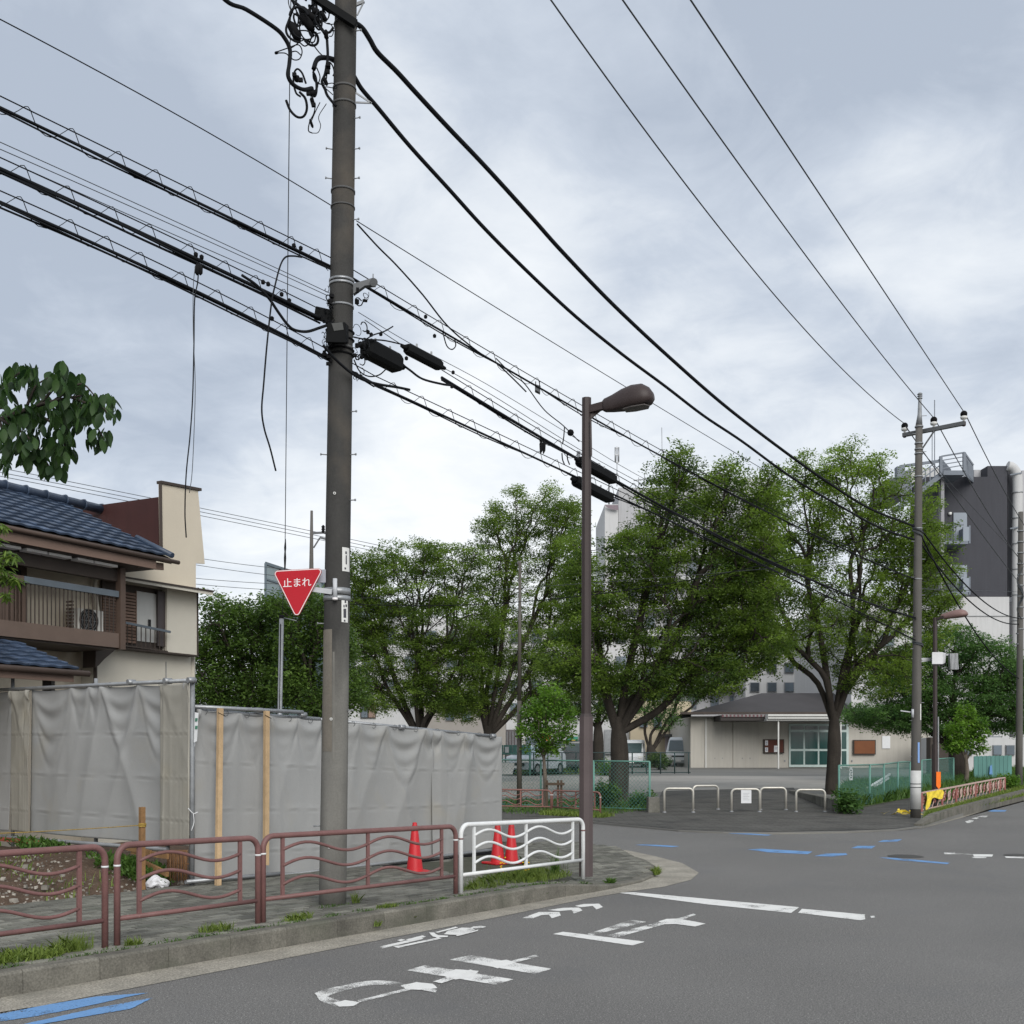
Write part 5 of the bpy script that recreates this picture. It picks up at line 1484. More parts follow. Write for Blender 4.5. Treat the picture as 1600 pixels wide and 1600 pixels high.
# high voltage
for (a, m_, b, q, lb) in [((700, -232), (1050, 260), (1413.5, 662), (1270, 520), 'leftmost bare high-voltage line down to the long crossarm'), ((812, -232), (1150, 250), (1459, 653), (1370, 560), 'middle bare high-voltage line down to the long crossarm'), ((925, -232), (1200, 182), (1506, 643.5), (1390, 500), 'rightmost bare high-voltage line down to the long crossarm')]:
    Yb = YB + .5 - (b[0] - 1411) / 97 * 1.1
    wire(lb, span(a, b, m_, YA - (a[0] - 640) / 200, Yb, n=40), .0095, M_thin, 'high-voltage lines')
    pts = [P(q[0] - 3, q[1] - 4, Yb - 2.5 + .3), P(q[0] + 3, q[1] + 4, Yb - 2.5 + .3)]
for (a, b, mid, lb) in [((1415, 666), (1588, 905), (1465, 738), 'high-voltage line leaving the crossarm, nearest its pole'), ((1461, 655), (1598, 880), (1505, 735), 'high-voltage line leaving the middle insulator'), ((1508, 646), (1620, 850), (1548, 727), 'high-voltage line leaving the outer insulator')]:
    wire(lb, span(a, b, mid, YB, YC), .012, M_thin, 'high-voltage lines')
# between pole B and C and into the trees
for (a, b, mid, lb) in [((1436, 822), (1592, 966), (1520, 925), 'upper sagging cable from the far pole to the last pole'), ((1436, 845), (1592, 975), (1525, 948), 'lower sagging cable from the far pole to the last pole'), ((1436, 830), (1592, 1060), (1500, 950), 'steep cable from the far pole toward the last pole')]:
    wire(lb, span(a, b, mid, YB, YC), .02, M_wire, 'cables to the last pole')
wire('thin wire crossing the dark building toward the last pole', span((1440, 705), (1592, 870), (1510, 782), YB, YC), .007, M_thin, 'cables to the last pole')
# side street service lines through the trees
wire('dark service line crossing low in front of the trees from behind the thick pole', span((470, 938), (1428, 822), (920, 930), 33, YB), .011, M_wire, 'service lines through the trees')
wire('thin pale service line crossing in front of the trees', span((560, 935), (1428, 868), (1000, 905), 33, YB), .006, M_thin, 'service lines through the trees')
wire('short level wire from the far pole toward the dark building', span((1436, 920), (1600, 925), (1500, 922), YB, 60), .009, M_thin, 'service lines through the trees')
# far lines on the left beyond the house
for i, (a, b, mid) in enumerate([((0, 731), (620, 858), (250, 781)), ((0, 738), (605, 860), (250, 787)), ((0, 744), (590, 862), (250, 793))]):
    wire(['highest', 'middle', 'lowest'][i] + ' of three distant lines above the blue roof', span(a, b, mid, 40, 52, ext0=.3), .012, M_thin, 'distant lines behind the house')
for i, (a, b) in enumerate([((290, 869), (487, 893)), ((290, 880), (487, 905)), ((290, 902), (487, 914)), ((290, 911), (487, 924))]):
    wire(['first', 'second', 'third', 'fourth'][i] + ' from top of the distant lines between house wall and glass building', span(a, b, ((a[0] + b[0]) / 2, (a[1] + b[1]) / 2 + 2), 42, 44, ext0=.5), .010, M_thin, 'distant lines behind the house')
# =====================================================================  TREES
M_bark = mat('bark', (.036, .030, .025), .95, .25, 3, .3, 40, .6, 30, streak=.25)
M_barkl = mat('bark_pale', (.12, .10, .08), .95, .25, 3, .3, 40, .5, 30)
LM = {'zelkova': leafmat('leaf_zelkova', (.020, .046, .013), (.195, .285, .052), .50),
      'dark': leafmat('leaf_evergreen', (.018, .042, .014), (.105, .175, .034), .36),
      'cherry': leafmat('leaf_cherry', (.024, .062, .022), (.125, .23, .06), .45),
      'bright': leafmat('leaf_bright', (.045, .11, .020), (.17, .30, .045), .42)}
def leafcloud(name, cen, nper, rad, flat, size, m, parent, tint, seed, aspect=.5, droop=.15, kind='stuff'):
    """cen: Nx3 spray centres; flat sprays of small leaf blades"""
    g = np.random.default_rng(seed)
    n = len(cen)
    c = np.repeat(cen, nper, axis=0)
    tilt = np.repeat(g.normal(0, .22, (n, 2)), nper, axis=0)
    rr = rad * np.sqrt(g.random(n * nper)) * np.repeat(g.uniform(.7, 1.25, n), nper)
    th = g.random(n * nper) * 2 * np.pi
    x, y = rr * np.cos(th), rr * np.sin(th)
    z = g.normal(0, flat, n * nper) + x * tilt[:, 0] + y * tilt[:, 1] - droop * rr ** 2 / rad
    p = c + np.stack([x, y, z], 1)
    # blade frame
    az = g.random(n * nper) * 2 * np.pi
    pit = g.normal(-.15, .45, n * nper); rol = g.normal(0, .5, n * nper)
    d = np.stack([np.cos(az) * np.cos(pit), np.sin(az) * np.cos(pit), np.sin(pit)], 1)
    s_ = np.stack([-np.sin(az), np.cos(az), np.zeros_like(az)], 1)
    nn = np.cross(d, s_)
    s_ = s_ * np.cos(rol)[:, None] + nn * np.sin(rol)[:, None]
    L_ = size * g.uniform(.7, 1.35, n * nper)[:, None]
    w = L_ * aspect
    V = np.stack([p, p + d * L_ * .5 + s_ * w * .5, p + d * L_, p + d * L_ * .5 - s_ * w * .5], 1).reshape(-1, 3)
    k_ = n * nper
    me = bpy.data.meshes.new(name)
    me.vertices.add(4 * k_); me.loops.add(4 * k_); me.polygons.add(k_)
    me.vertices.foreach_set('co', V.astype(np.float32).ravel())
    me.loops.foreach_set('vertex_index', np.arange(4 * k_, dtype=np.int32))
    me.polygons.foreach_set('loop_start', np.arange(0, 4 * k_, 4, dtype=np.int32))
    me.polygons.foreach_set('loop_total', np.full(k_, 4, dtype=np.int32))
    me.update(calc_edges=True)
    at_ = me.attributes.new('tint', 'FLOAT', 'POINT')
    tv = np.repeat(np.clip(np.repeat(tint, nper) + g.normal(0, .06, k_), 0, 1), 4)
    at_.data.foreach_set('value', tv.astype(np.float32))
    me.materials.append(m)
    o = link(bpy.data.objects.new(name, me), parent)
    if kind: o['kind'] = kind
    return o

def tree(name, label, base, fork, lobes, Y, rY, nspray, nper, rad, size, lm, bark, seed, rtrunk, twig=.012, gap=.5, flat=.07, cat='tree', group=None, surf=.35, up=.18, aspect=.5, nlimb=5, tintb=.0, liftz=.0):
    """base, fork: points; lobes: (u, v, ru, rv[, dy]) crown masses in picture terms at depth Y; rY depth half-width of the crown"""
    g = np.random.default_rng(seed)
    t = thing(name, label, cat, base, group)
    # spray centres
    L3 = []
    for lb in lobes:
        u, v, ru, rv = lb[:4]; dy = lb[4] if len(lb) > 4 else 0
        c = P(u, v, Y + dy)
        L3.append((np.array(c), np.array([ru / F * Y, max(ru / F * Y, rY * .5), rv / F * Y])))
    vol = np.array([l[1].prod() ** (2 / 3) for l in L3]); vol /= vol.sum()
    pts = np.zeros((0, 3)); tries = 0
    kd = []
    while len(kd) < nspray and tries < nspray * 14:
        tries += 1
        i = g.choice(len(L3), p=vol)
        d = g.normal(size=3); d /= np.linalg.norm(d)
        r_ = g.uniform(surf, 1) ** .6
        q = L3[i][0] + d * r_ * L3[i][1]
        if q[2] < base.z + liftz: continue
        if len(kd):
            A = np.array(kd[-400:]) - q
            A[:, 2] *= 2.2
            if (np.sum(A * A, 1) < gap * gap).any(): continue
        kd.append(q)
    cen = np.array(kd)
    zr = (cen[:, 2] - cen[:, 2].min()) / max(.1, np.ptp(cen[:, 2]))
    # branches: recursive splitting of the spray set
    mb = MB(); twigs = []
    root = Vector(fork)
    def rad_of(n_): return twig * max(1, n_) ** .47
    def grow(p, idx, dirv, depth_):
        n_ = len(idx)
        sub = cen[idx]
        if n_ <= 2 or depth_ > 11:
            for i in idx[:3]:
                q = Vector(cen[i]); m_ = p.lerp(q, .5) + Vector(g.normal(0, .05, 3)) - UP * .0
                m_.z += .12 * (q - p).length * .3
                twigs.append((p, m_, q))
            return
        k_ = nlimb if depth_ == 0 else (3 if n_ > 24 and g.random() < .4 else 2)
        # k-means on direction from p
        dv = sub - np.array(p); 
        cs = sub[g.choice(n_, k_, replace=False)]
        for _ in range(6):
            dist = ((sub[:, None, :] - cs[None]) ** 2 * np.array([1, 1, .6])).sum(2)
            lab = dist.argmin(1)
            for j in range(k_):
                if (lab == j).any(): cs[j] = sub[lab == j].mean(0)
        for j in range(k_):
            ii = [idx[q] for q in np.nonzero(lab == j)[0]]
            if not ii: continue
            c = Vector(cen[ii].mean(0))
            to = c - p; L_ = to.length
            f_ = .55 if depth_ == 0 else .45 if depth_ < 3 else .5
            tgt = p + to * f_
            # start along the parent direction, then bend to the cluster
            lead = dirv * (L_ * f_ * (.12 if depth_ == 0 else .35))
            m_ = p + (tgt - p) * .5 + lead * .45 + UP * up * L_ * .12 + Vector(g.normal(0, .03 * L_, 3))
            r0, r1 = rad_of(len(ii)), rad_of(len(ii)) * .82
            a_ = p; b_ = tgt
            if depth_ > 5 and len(ii) < 3:
                q = [a_, m_, b_]
            else:
                q = catmull([a_, m_, b_], 3)
            rs = [r0 + (r1 - r0) * i / (len(q) - 1) for i in range(len(q))]
            mb.tube(q, rs, 7 if depth_ < 3 else 5, caps=False)
            nd_ = (b_ - m_).normalized()
            grow(b_, ii, nd_, depth_ + 1)
    tr = (root - Vector(base)).normalized()
    grow(root - tr * min(.35, rtrunk * 1.2), list(range(len(cen))), tr, 0)
    tm = MB()
    b0 = Vector(base)
    q = catmull([b0 - UP * .15, b0 + UP * .25, b0.lerp(root, .5) + Vector((.04, 0, 0)), root + tr * .15], 4)
    rs = []
    for i in range(len(q)):
        f_ = i / (len(q) - 1)
        rs.append(rtrunk * (1.28 - .35 * min(1, f_ * 4)) * (1 if f_ < .8 else 1 - (f_ - .8) * 2.2))
    tm.tube(q, rs, 14)
    tm.build('trunk', bark, t, False)
    o = mb.build('limbs', bark, t, False)
    tw = MB()
    for a, b, c in twigs:
        tw.tube([a, b, c], [twig, twig * .7, twig * .4], 4, caps=False)
    o2 = tw.build('twigs', bark, t, False); o2['kind'] = 'stuff'; o['kind'] = 'stuff'
    tint = np.clip(g.normal(.40, .24, len(cen)) + .22 * (np.abs(zr - .45) < .0) + tintb, 0, 1)
    leafcloud('crown', cen, nper, rad, flat, size, lm, t, tint, seed + 1, aspect)
    return t
gb = lambda u, v: GP(u, v)
Z = LM['zelkova']
b = gb(1300, 1241)
tree('zelkova_tree', 'big vase-shaped zelkova in front of the hall door, right of the arch barriers', b, P(1303, 1118, b.y),
     [(1330, 780, 60, 68), (1308, 718, 13, 22), (1362, 730, 14, 20), (1245, 728, 12, 16), (1290, 742, 12, 14), (1395, 760, 14, 16), (1200, 800, 12, 18), (1245, 800, 70, 75), (1405, 815, 60, 60), (1420, 850, 50, 60), (1445, 860, 30, 50), (1200, 900, 62, 60), (1320, 900, 110, 80), (1430, 880, 55, 70), (1255, 985, 110, 55), (1400, 985, 85, 60), (1370, 1050, 75, 38), (1190, 1000, 60, 40), (1440, 935, 50, 50), (1160, 940, 40, 50)],
     b.y, 4.2, 980, 135, .40, .088, Z, M_bark, 21, .245, .011, .43, nlimb=7, tintb=.10, liftz=2.4)
b = gb(968, 1252)
tree('zelkova_tree', 'dense zelkova with a thick trunk behind the green mesh fence, near the lamp post', b, P(965, 1128, b.y),
     [(1060, 795, 62, 54), (1050, 728, 14, 16), (1068, 745, 12, 16), (1140, 742, 14, 18), (1120, 770, 34, 36), (1188, 752, 12, 16), (1190, 795, 18, 40), (1012, 760, 10, 14), (1160, 840, 55, 70), (990, 880, 50, 70), (1090, 890, 100, 80), (930, 960, 55, 55), (1050, 990, 110, 55), (1150, 950, 60, 60), (1110, 1055, 65, 35), (930, 1055, 60, 35), (1010, 1065, 55, 30), (880, 1020, 40, 45), (900, 880, 25, 55), (1185, 890, 32, 60), (1190, 1010, 34, 40)],
     b.y, 4.2, 1160, 135, .42, .088, Z, M_bark, 33, .29, .011, .39, nlimb=7, tintb=-.10, liftz=2.6)
b = gb(765, 1225)
tree('zelkova_tree', 'tall thinner zelkova left of the lamp post, spreading above the slim pole', b, P(762, 1140, b.y),
     [(835, 812, 44, 30), (812, 775, 16, 12), (862, 772, 14, 10), (890, 790, 14, 14), (775, 800, 12, 14), (885, 805, 28, 22), (795, 850, 40, 50), (880, 860, 40, 60), (760, 830, 16, 22), (820, 920, 75, 55), (880, 950, 45, 50), (790, 1000, 80, 55), (850, 1050, 65, 45), (745, 1085, 60, 40), (800, 1098, 70, 30), (860, 1100, 40, 26), (720, 1105, 40, 22), (735, 1010, 40, 45), (765, 930, 40, 45), (905, 900, 26, 45), (905, 1020, 30, 50), (900, 960, 30, 40)],
     b.y + 1, 4.0, 1040, 130, .42, .088, Z, M_bark, 45, .26, .010, .38, nlimb=6, tintb=.02, liftz=1.8)
b = gb(655, 1228)
tree('zelkova_tree', 'broad dark zelkova right behind the thick pole, trunks forking above the tarp', b, P(655, 1140, b.y),
     [(640, 868, 50, 30), (715, 872, 55, 30), (570, 890, 40, 32), (640, 920, 100, 45), (580, 965, 48, 42), (700, 975, 95, 50), (625, 1020, 75, 40), (715, 1050, 70, 48), (580, 1060, 35, 22), (660, 1080, 60, 26), (540, 920, 25, 40), (590, 1095, 40, 14), (700, 1095, 50, 22), (560, 1000, 30, 40)],
     b.y, 4.0, 960, 140, .42, .088, Z, M_bark, 57, .30, .010, .36, nlimb=8, tintb=-.04, liftz=1.9)
b = gb(934, 1208)
tree('park_tree', 'small dark tree behind the thick-trunked zelkova, trunk seen left of it', b, P(934, 1130, b.y), [(930, 1095, 45, 35), (890, 1100, 25, 25), (960, 1080, 35, 30)], b.y, 2.4, 200, 80, .45, .11, LM['dark'], M_bark, 61, .30, .012, .42, nlimb=4, liftz=2)
b = gb(1020, 1200)
tree('park_tree', 'wide-forked tree right of the thick-trunked zelkova, in front of the white van', b, P(1016, 1168, b.y), [(1010, 1085, 45, 40), (1060, 1070, 42, 35), (1120, 1045, 50, 34), (1035, 1120, 30, 22)], b.y, 3.0, 280, 80, .5, .12, LM['cherry'], M_bark, 63, .36, .013, .5, nlimb=4, liftz=2)
b = gb(1497, 1222)
tree('cherry_tree', 'spreading dark cherry tree behind the far pole and second lamp', b, P(1494, 1165, b.y),
     [(1480, 1010, 50, 35), (1545, 1040, 48, 45), (1420, 1075, 65, 45), (1500, 1090, 85, 45), (1560, 1110, 40, 40), (1592, 1070, 22, 55), (1395, 1120, 50, 25), (1345, 1115, 22, 18), (1450, 1130, 60, 25), (1585, 1140, 25, 22), (1400, 1040, 40, 30)],
     b.y, 4.2, 900, 110, .45, .105, LM['cherry'], M_bark, 71, .40, .012, .43, nlimb=6, tintb=0.0, liftz=2.2)
b = gb(850, 1263)
tree('sapling', 'staked young tree with bright green leaves behind the street wave rail', b, P(849, 1180, b.y), [(862, 1085, 20, 18), (845, 1110, 30, 20), (880, 1120, 24, 20), (835, 1140, 32, 16), (865, 1150, 36, 14), (850, 1168, 26, 8)],
     b.y, .9, 95, 60, .20, .095, LM['bright'], M_barkl, 81, .055, .008, .24, nlimb=5, aspect=.55, liftz=1)
st_ = thing('tree_stake', 'dark timber frame stake propping the young tree', 'tree stake', b)
yk = b.y - .25
for u in (855 - 0.5, 872, 877):
    MB().beam(P(u, 1266 if u < 870 else 1270, yk), P(u, 1219, yk), .06, .06).build('post', mat('stake_wood', (.07, .05, .035), .9) if 'stake_wood' not in bpy.data.materials else bpy.data.materials['stake_wood'], st_)
MB().beam(P(852, 1225, yk - .06), P(882, 1225, yk - .06), .05, .07).build('crosspiece', bpy.data.materials['stake_wood'], st_)
b = gb(1509, 1232)
tree('sapling', 'small bright green tree in front of the cherry by the ornamental railing', b, P(1509, 1185, b.y), [(1510, 1118, 16, 16), (1500, 1142, 24, 15), (1528, 1138, 14, 22), (1495, 1162, 22, 11), (1522, 1162, 18, 14)],
     b.y, .8, 75, 70, .20, .11, LM['bright'], M_barkl, 83, .09, .008, .26, nlimb=4, aspect=.55, liftz=1, tintb=.1)
# evergreens behind the tarps
b = Vector((P(395, 1180, 33).x, 33, gz(33)))
tree('evergreen_tree', 'dense evergreen tree between the house and the stop sign', b, P(395, 1150, 33),
     [(342, 952, 12, 20), (378, 965, 18, 22), (420, 962, 28, 22), (340, 1000, 24, 30), (400, 1010, 38, 34), (350, 1065, 36, 36), (425, 1070, 42, 34), (312, 1030, 12, 30), (380, 1100, 50, 20), (318, 1090, 16, 30)], 33, 3.0, 560, 80, .36, .105, LM['dark'], M_bark, 91, .25, .012, .38, nlimb=6, flat=.13, tintb=.06)
b = Vector((P(500, 1180, 31.5).x, 31.5, gz(31.5)))
tree('evergreen_tree', 'dense evergreen tree behind the grey tube post and stop sign', b, P(490, 1150, 31.5),
     [(500, 960, 24, 26), (465, 1000, 30, 32), (525, 1010, 26, 36), (460, 1065, 36, 34), (548, 1075, 20, 30), (505, 1095, 45, 24), (476, 930, 12, 14), (440, 945, 14, 14)], 31.5, 2.4, 430, 80, .36, .105, LM['dark'], M_bark, 93, .22, .012, .36, nlimb=5, flat=.13, tintb=.10)

# ---- near tree at the left edge with large hanging leaves (each leaf a part)
lf = MB()
nL = 5
for i in range(nL + 1):
    t = i / nL; w = math.sin(math.pi * min(1, t * .93 + .04)) ** .8 * .5 * (1 - .25 * t)
    zc = -.35 * t * t
    for s_ in (-1, 0, 1):
        lf.v.append((t, s_ * w * .62, zc + (-.10 * abs(s_) * w * 2 if s_ else 0)))
for i in range(nL):
    for j in range(2):
        a = i * 3 + j
        lf.f.append((a, a + 3, a + 4, a + 1)); lf.sm.append(True)
leaf_me = lf.mesh('leaf', None)
def leaf_one(name, dark, light, tr):
    m = leafmat(name, dark, light, tr)
    n, l = m.node_tree.nodes, m.node_tree.links
    oi = n.new('ShaderNodeObjectInfo')
    for x in n:
        if x.type == 'MIX' and x.data_type == 'RGBA':
            l.new(oi.outputs['Random'], x.inputs[0])
    return m
leaf_me.materials.append(leaf_one('leaf_large', (.012, .030, .010), (.040, .085, .022), .30))
nt_ = thing('broadleaf_tree', 'tree at the left frame edge reaching in with large drooping dark leaves', 'tree', (-7.2, 9.6, .3))
Yn = 8.3
def branch(pix, r0, r1, par, Ys=None):
    q = catmull([P(u, v, (Yn if Ys is None else Ys[i])) for i, (u, v) in enumerate(pix)], 5)
    MB().tube(q, [r0 + (r1 - r0) * i / (len(q) - 1) for i in range(len(q))], 7).build('branch', M_bark, par, False)
    return q
MB().tube(catmull([Vector((-7.2, 9.6, .2)), Vector((-7.1, 9.5, 2)), Vector((-6.6, 9.2, 3.6))], 4), [.14] * 5 + [.12] * 4, 12).build('trunk', M_bark, nt_, False)
Q = []
t0 = [(-560, 740), (-200, 700), (-40, 668), (40, 640), (90, 625), (130, 618)]
Q += branch(t0, .03, .006, nt_, [9.2, 8.8, 8.4, 8.3, 8.2, 8.2])[8:]
for pix in ([(-40, 668), (0, 610), (35, 580), (60, 575)], [(40, 640), (55, 605), (75, 590)], [(60, 634), (95, 595), (105, 580)], [(40, 640), (80, 660), (100, 690), (103, 735)], [(90, 625), (130, 640), (150, 665), (165, 690)], [(110, 620), (140, 632), (160, 636), (172, 655)], [(0, 655), (30, 672), (60, 700), (80, 735)], [(0, 660), (10, 690), (15, 725)], [(-40, 668), (-5, 640), (15, 640)], [(85, 626), (125, 600), (150, 620)]):
    Q += branch(pix, .012, .004, nt_)[3:]
lr = random.Random(5)
targets = [(q, 1) for q in Q]
nleaf = 0
blobs = [(20, 590, 22, 16), (45, 585, 14, 14), (5, 615, 12, 16), (55, 605, 18, 14), (95, 592, 20, 20), (115, 605, 20, 18), (35, 650, 34, 14), (85, 645, 34, 20), (120, 650, 20, 20), (60, 690, 30, 22), (95, 705, 22, 18), (20, 690, 24, 24), (80, 735, 18, 10), (100, 738, 10, 10), (150, 645, 18, 16), (175, 648, 10, 12), (152, 688, 22, 16), (5, 730, 12, 12), (105, 680, 14, 12), (50, 720, 22, 12), (165, 630, 14, 8), (135, 625, 20, 12)]
extra_ = MB()
while nleaf < 620:
    bl = lr.choices(blobs, [x[2] * x[3] for x in blobs])[0]
    a = lr.random() * 6.28; k_ = math.sqrt(lr.random())
    q = P(bl[0] + math.cos(a) * bl[2] * k_, bl[1] - 9 + math.sin(a) * bl[3] * k_, Yn + lr.uniform(-.35, .35))
    s_ = lr.uniform(.08, .118)
    az = lr.random() * 6.28; pit = lr.uniform(.5, 1.35)
    Mx = Matrix.Translation(q) @ Matrix.Rotation(az, 4, 'Z') @ Matrix.Rotation(pit, 4, 'Y') @ Matrix.Rotation(lr.uniform(-.6, .6), 4, 'X') @ Matrix.Scale(s_, 4)
    if nleaf < 290: placed(leaf_me, 'leaf', nt_, Mx)
    else: extra_.add([Mx @ Vector(v) for v in lf.v], lf.f, True)
    nleaf += 1
leaf_f = leafmat('leaf_large_field', (.012, .030, .010), (.050, .10, .026), .30)
for x in leaf_f.node_tree.nodes:
    if x.type == 'MATH': x.inputs[1].default_value = 1.0
extra_.build('leaf_mass', leaf_f, nt_, False)['kind'] = 'stuff'
# second plant: slender leaves beside the balcony
lf2 = leaf_me.copy(); lf2.name = 'slender_leaf'
for v in lf2.vertices: v.co.y *= .45
lf2.materials.clear(); lf2.materials.append(leaf_one('leaf_slender', (.06, .11, .02), (.17, .25, .05), .4))
n2_ = thing('slender_leaf_shrub', 'shrub with slender yellow-green leaves at the left edge beside the balcony', 'shrub', P(-60, 1290, 14.0))
for pix in ([(-60, 1290), (-50, 1100), (-30, 950), (-10, 860), (5, 825)], [(-35, 980), (-10, 900), (20, 870)], [(-40, 1010), (-12, 930), (15, 905)], [(-45, 1050), (-20, 960), (0, 930)]):
    q = catmull([P(u, v, 14.0) for u, v in pix], 4)
    MB().tube(q, [.03 - .024 * i / (len(q) - 1) for i in range(len(q))], 6).build('branch', M_bark, n2_, False)
for (cx, cy, n_, rr) in ((2, 822, 26, 10), (14, 868, 46, 16), (8, 900, 30, 14), (24, 905, 26, 12), (6, 928, 22, 10), (-12, 880, 30, 20), (-10, 840, 20, 14), (0, 885, 30, 20)):
    for _ in range(n_):
        a = lr.random() * 6.28
        q = P(cx + math.cos(a) * rr * lr.random(), cy + math.sin(a) * rr * lr.random() * .6, 14.0 + lr.uniform(-.15, .15))
        Mx = Matrix.Translation(q) @ Matrix.Rotation(lr.random() * 6.28, 4, 'Z') @ Matrix.Rotation(lr.uniform(-.3, .9), 4, 'Y') @ Matrix.Scale(lr.uniform(.10, .16), 4)
        placed(lf2, 'leaf', n2_, Mx)

# =====================================================================  GRASS AND WEEDS
def blades(name, pts, hmin, hmax, w, m, seed, spread=.5, parent=None, kind='stuff', curl=.4):
    g = np.random.default_rng(seed)
    n = len(pts); p = np.array([tuple(q) for q in pts])
    az = g.random(n) * 2 * np.pi; ln = g.uniform(0, spread, n); h = g.uniform(hmin, hmax, n)
    d = np.stack([np.cos(az) * ln, np.sin(az) * ln, np.ones(n)], 1); d /= np.linalg.norm(d, axis=1)[:, None]
    a2 = g.random(n) * 2 * np.pi
    s_ = np.stack([np.cos(a2), np.sin(a2), np.zeros(n)], 1) * (w * g.uniform(.6, 1.4, n))[:, None]
    m_ = p + d * (h * .55)[:, None]
    t_ = p + d * h[:, None] + np.stack([np.cos(az), np.sin(az), -np.ones(n) * .6], 1) * (h * curl * g.random(n))[:, None]
    V = np.stack([p - s_ / 2, p + s_ / 2, m_ + s_ * .4, t_, m_ - s_ * .4], 1).reshape(-1, 3)
    me = bpy.data.meshes.new(name)
    me.vertices.add(5 * n); me.loops.add(5 * n); me.polygons.add(n)
    me.vertices.foreach_set('co', V.astype(np.float32).ravel())
    me.loops.foreach_set('vertex_index', np.arange(5 * n, dtype=np.int32))
    me.polygons.foreach_set('loop_start', np.arange(0, 5 * n, 5, dtype=np.int32))
    me.polygons.foreach_set('loop_total', np.full(n, 5, dtype=np.int32))
    me.update(calc_edges=True)
    at_ = me.attributes.new('tint', 'FLOAT', 'POINT')
    at_.data.foreach_set('value', np.repeat(g.uniform(0, .7, n), 5).astype(np.float32))
    me.materials.append(m)
    o = link(bpy.data.objects.new(name, me), parent)
    if kind: o['kind'] = kind
    return o
M_gr = leafmat('grass_blades', (.075, .12, .022), (.23, .30, .07), .35)
M_grd = leafmat('weed_blades', (.035, .08, .018), (.11, .20, .04), .35)
def polysample(pix, n, f, z=None, seed=1):
    r_ = random.Random(seed); o = []
    w = [f(*q) for q in pix]
    x0, x1 = min(p.x for p in w), max(p.x for p in w); y0, y1 = min(p.y for p in w), max(p.y for p in w)
    pl = [(p.x, p.y) for p in w]
    k_ = 0
    while len(o) < n and k_ < n * 60:
        k_ += 1
        x, y = r_.uniform(x0, x1), r_.uniform(y0, y1)
        if inpoly(x, y, pl):
            o.append((x, y, (gz(y) + .01) if z is None else z))
    return o
gs = lambda u, v: G(u, v, .165)
# under the white guardrail
pts = polysample([(722, 1394), (745, 1378), (790, 1366), (830, 1360), (880, 1362), (893, 1369), (850, 1379), (800, 1382), (770, 1390)], 5200, gs, .165, 3)
pts = [p for p in pts if math.sin(p[0] * 9) + math.sin(p[1] * 7 + 1) + math.sin(p[0] * 23 + p[1] * 17) > -.9]
blades('grass', pts, .02, .13, .0045, M_gr, 5, 1.0)
pts = polysample([(722, 1392), (760, 1372), (830, 1360), (895, 1364), (850, 1376)], 60, gs, .165, 4)
blades('grass', pts, .15, .30, .005, M_grd, 6, .3)
# kerb-side weeds: clumps as things
def weed(label, u, v, n, h, m=M_gr, r_=.12, z=.17, f=None, w=.007, seed=1, spread=1.1):
    c = (f or (lambda u, v: G(u, v, z)))(u, v)
    rr = random.Random(seed * 7 + int(u))
    pts = []
    for _ in range(n):
        a, k_ = rr.random() * 6.28, rr.random() ** .8 * r_
        q = c + D1 * (math.cos(a) * k_) + D2 * (math.sin(a) * k_ * .45)
        pts.append((q.x, q.y, c.z))
    o = blades('weed_clump', pts, h * .35, h, w, m, seed, spread, None, None)
    tag(o, label, 'weed', 'weeds along the kerb'); return o
weed('long-bladed grass tuft beside the first brown post joint', 112, 1487, 420, .20, r_=.18, w=.0045, seed=2)
weed('leafy low weeds at the left frame edge on the pavement', 20, 1500, 700, .11, r_=.42, w=.016, seed=3)
weed('leafy low weed patch between the frame edge tuft and the grass tuft', 60, 1498, 300, .09, r_=.2, w=.015, seed=4)
weed('small weed at the foot of the paired brown posts', 208, 1478, 130, .10, r_=.08, seed=5)
weed('low weed on the kerb under the short brown guardrail', 338, 1455, 220, .11, r_=.18, seed=6)
weed('weed tuft at the kerb right under the long brown guardrail start', 465, 1438, 220, .11, r_=.17, seed=7)
weed('thin weed sprouting just right of the thick pole foot', 556, 1412, 60, .16, r_=.05, seed=8, spread=.6)
weed('flat weed strip at the kerb right of the thick pole', 605, 1418, 220, .06, r_=.16, seed=9)
weed('weed growing from the kerb joint under the long guardrail', 590, 1447, 60, .08, r_=.05, z=.05, seed=10)
weed('second weed growing low on the kerb face near the bicycle mark', 641, 1436, 60, .08, r_=.05, z=.05, seed=11)
weed('first green weed tuft on the gutter below the white guardrail', 840, 1405, 200, .15, M_grd, .07, .01, w=.012, seed=12)
weed('second green weed tuft on the gutter below the white guardrail', 877, 1398, 180, .13, M_grd, .07, .01, w=.012, seed=13)
weed('third green weed tuft on the gutter, before the lamp post', 912, 1392, 200, .16, M_grd, .07, .01, w=.012, seed=14)
weed('weed tuft on the kerb right of the lamp post', 953, 1382, 160, .13, M_grd, .07, .03, w=.012, seed=15)
weed('weed sprouting at the curved corner kerb', 1026, 1367, 120, .16, M_gr, .06, .03, w=.012, seed=16)
weed('weeds ringing the foot of the thick pole', 520, 1418, 260, .05, M_grd, .2, .16, seed=17)
o = weed('tall spindly weeds with yellow flowers behind the white guardrail', 868, 1366, 40, .42, M_grd, .09, .16, seed=18, spread=.25, w=.009)
mb = MB()
for _ in range(26):
    q = gs(random.choice((780, 786, 820, 824)) + random.uniform(-4, 4), 1366 + random.uniform(-4, 4)); q.z += random.uniform(.05, .22)
    mb.box(q, (.018, .018, .012), random.random() * 3)
fo = mb.build('flower_heads', mat('yellow_petal', (.75, .42, .02), .7), None); fo['kind'] = 'stuff'
kk = []; smax_ = (G(900, 1398) - K0).dot(D1)
rr_ = random.Random(77)
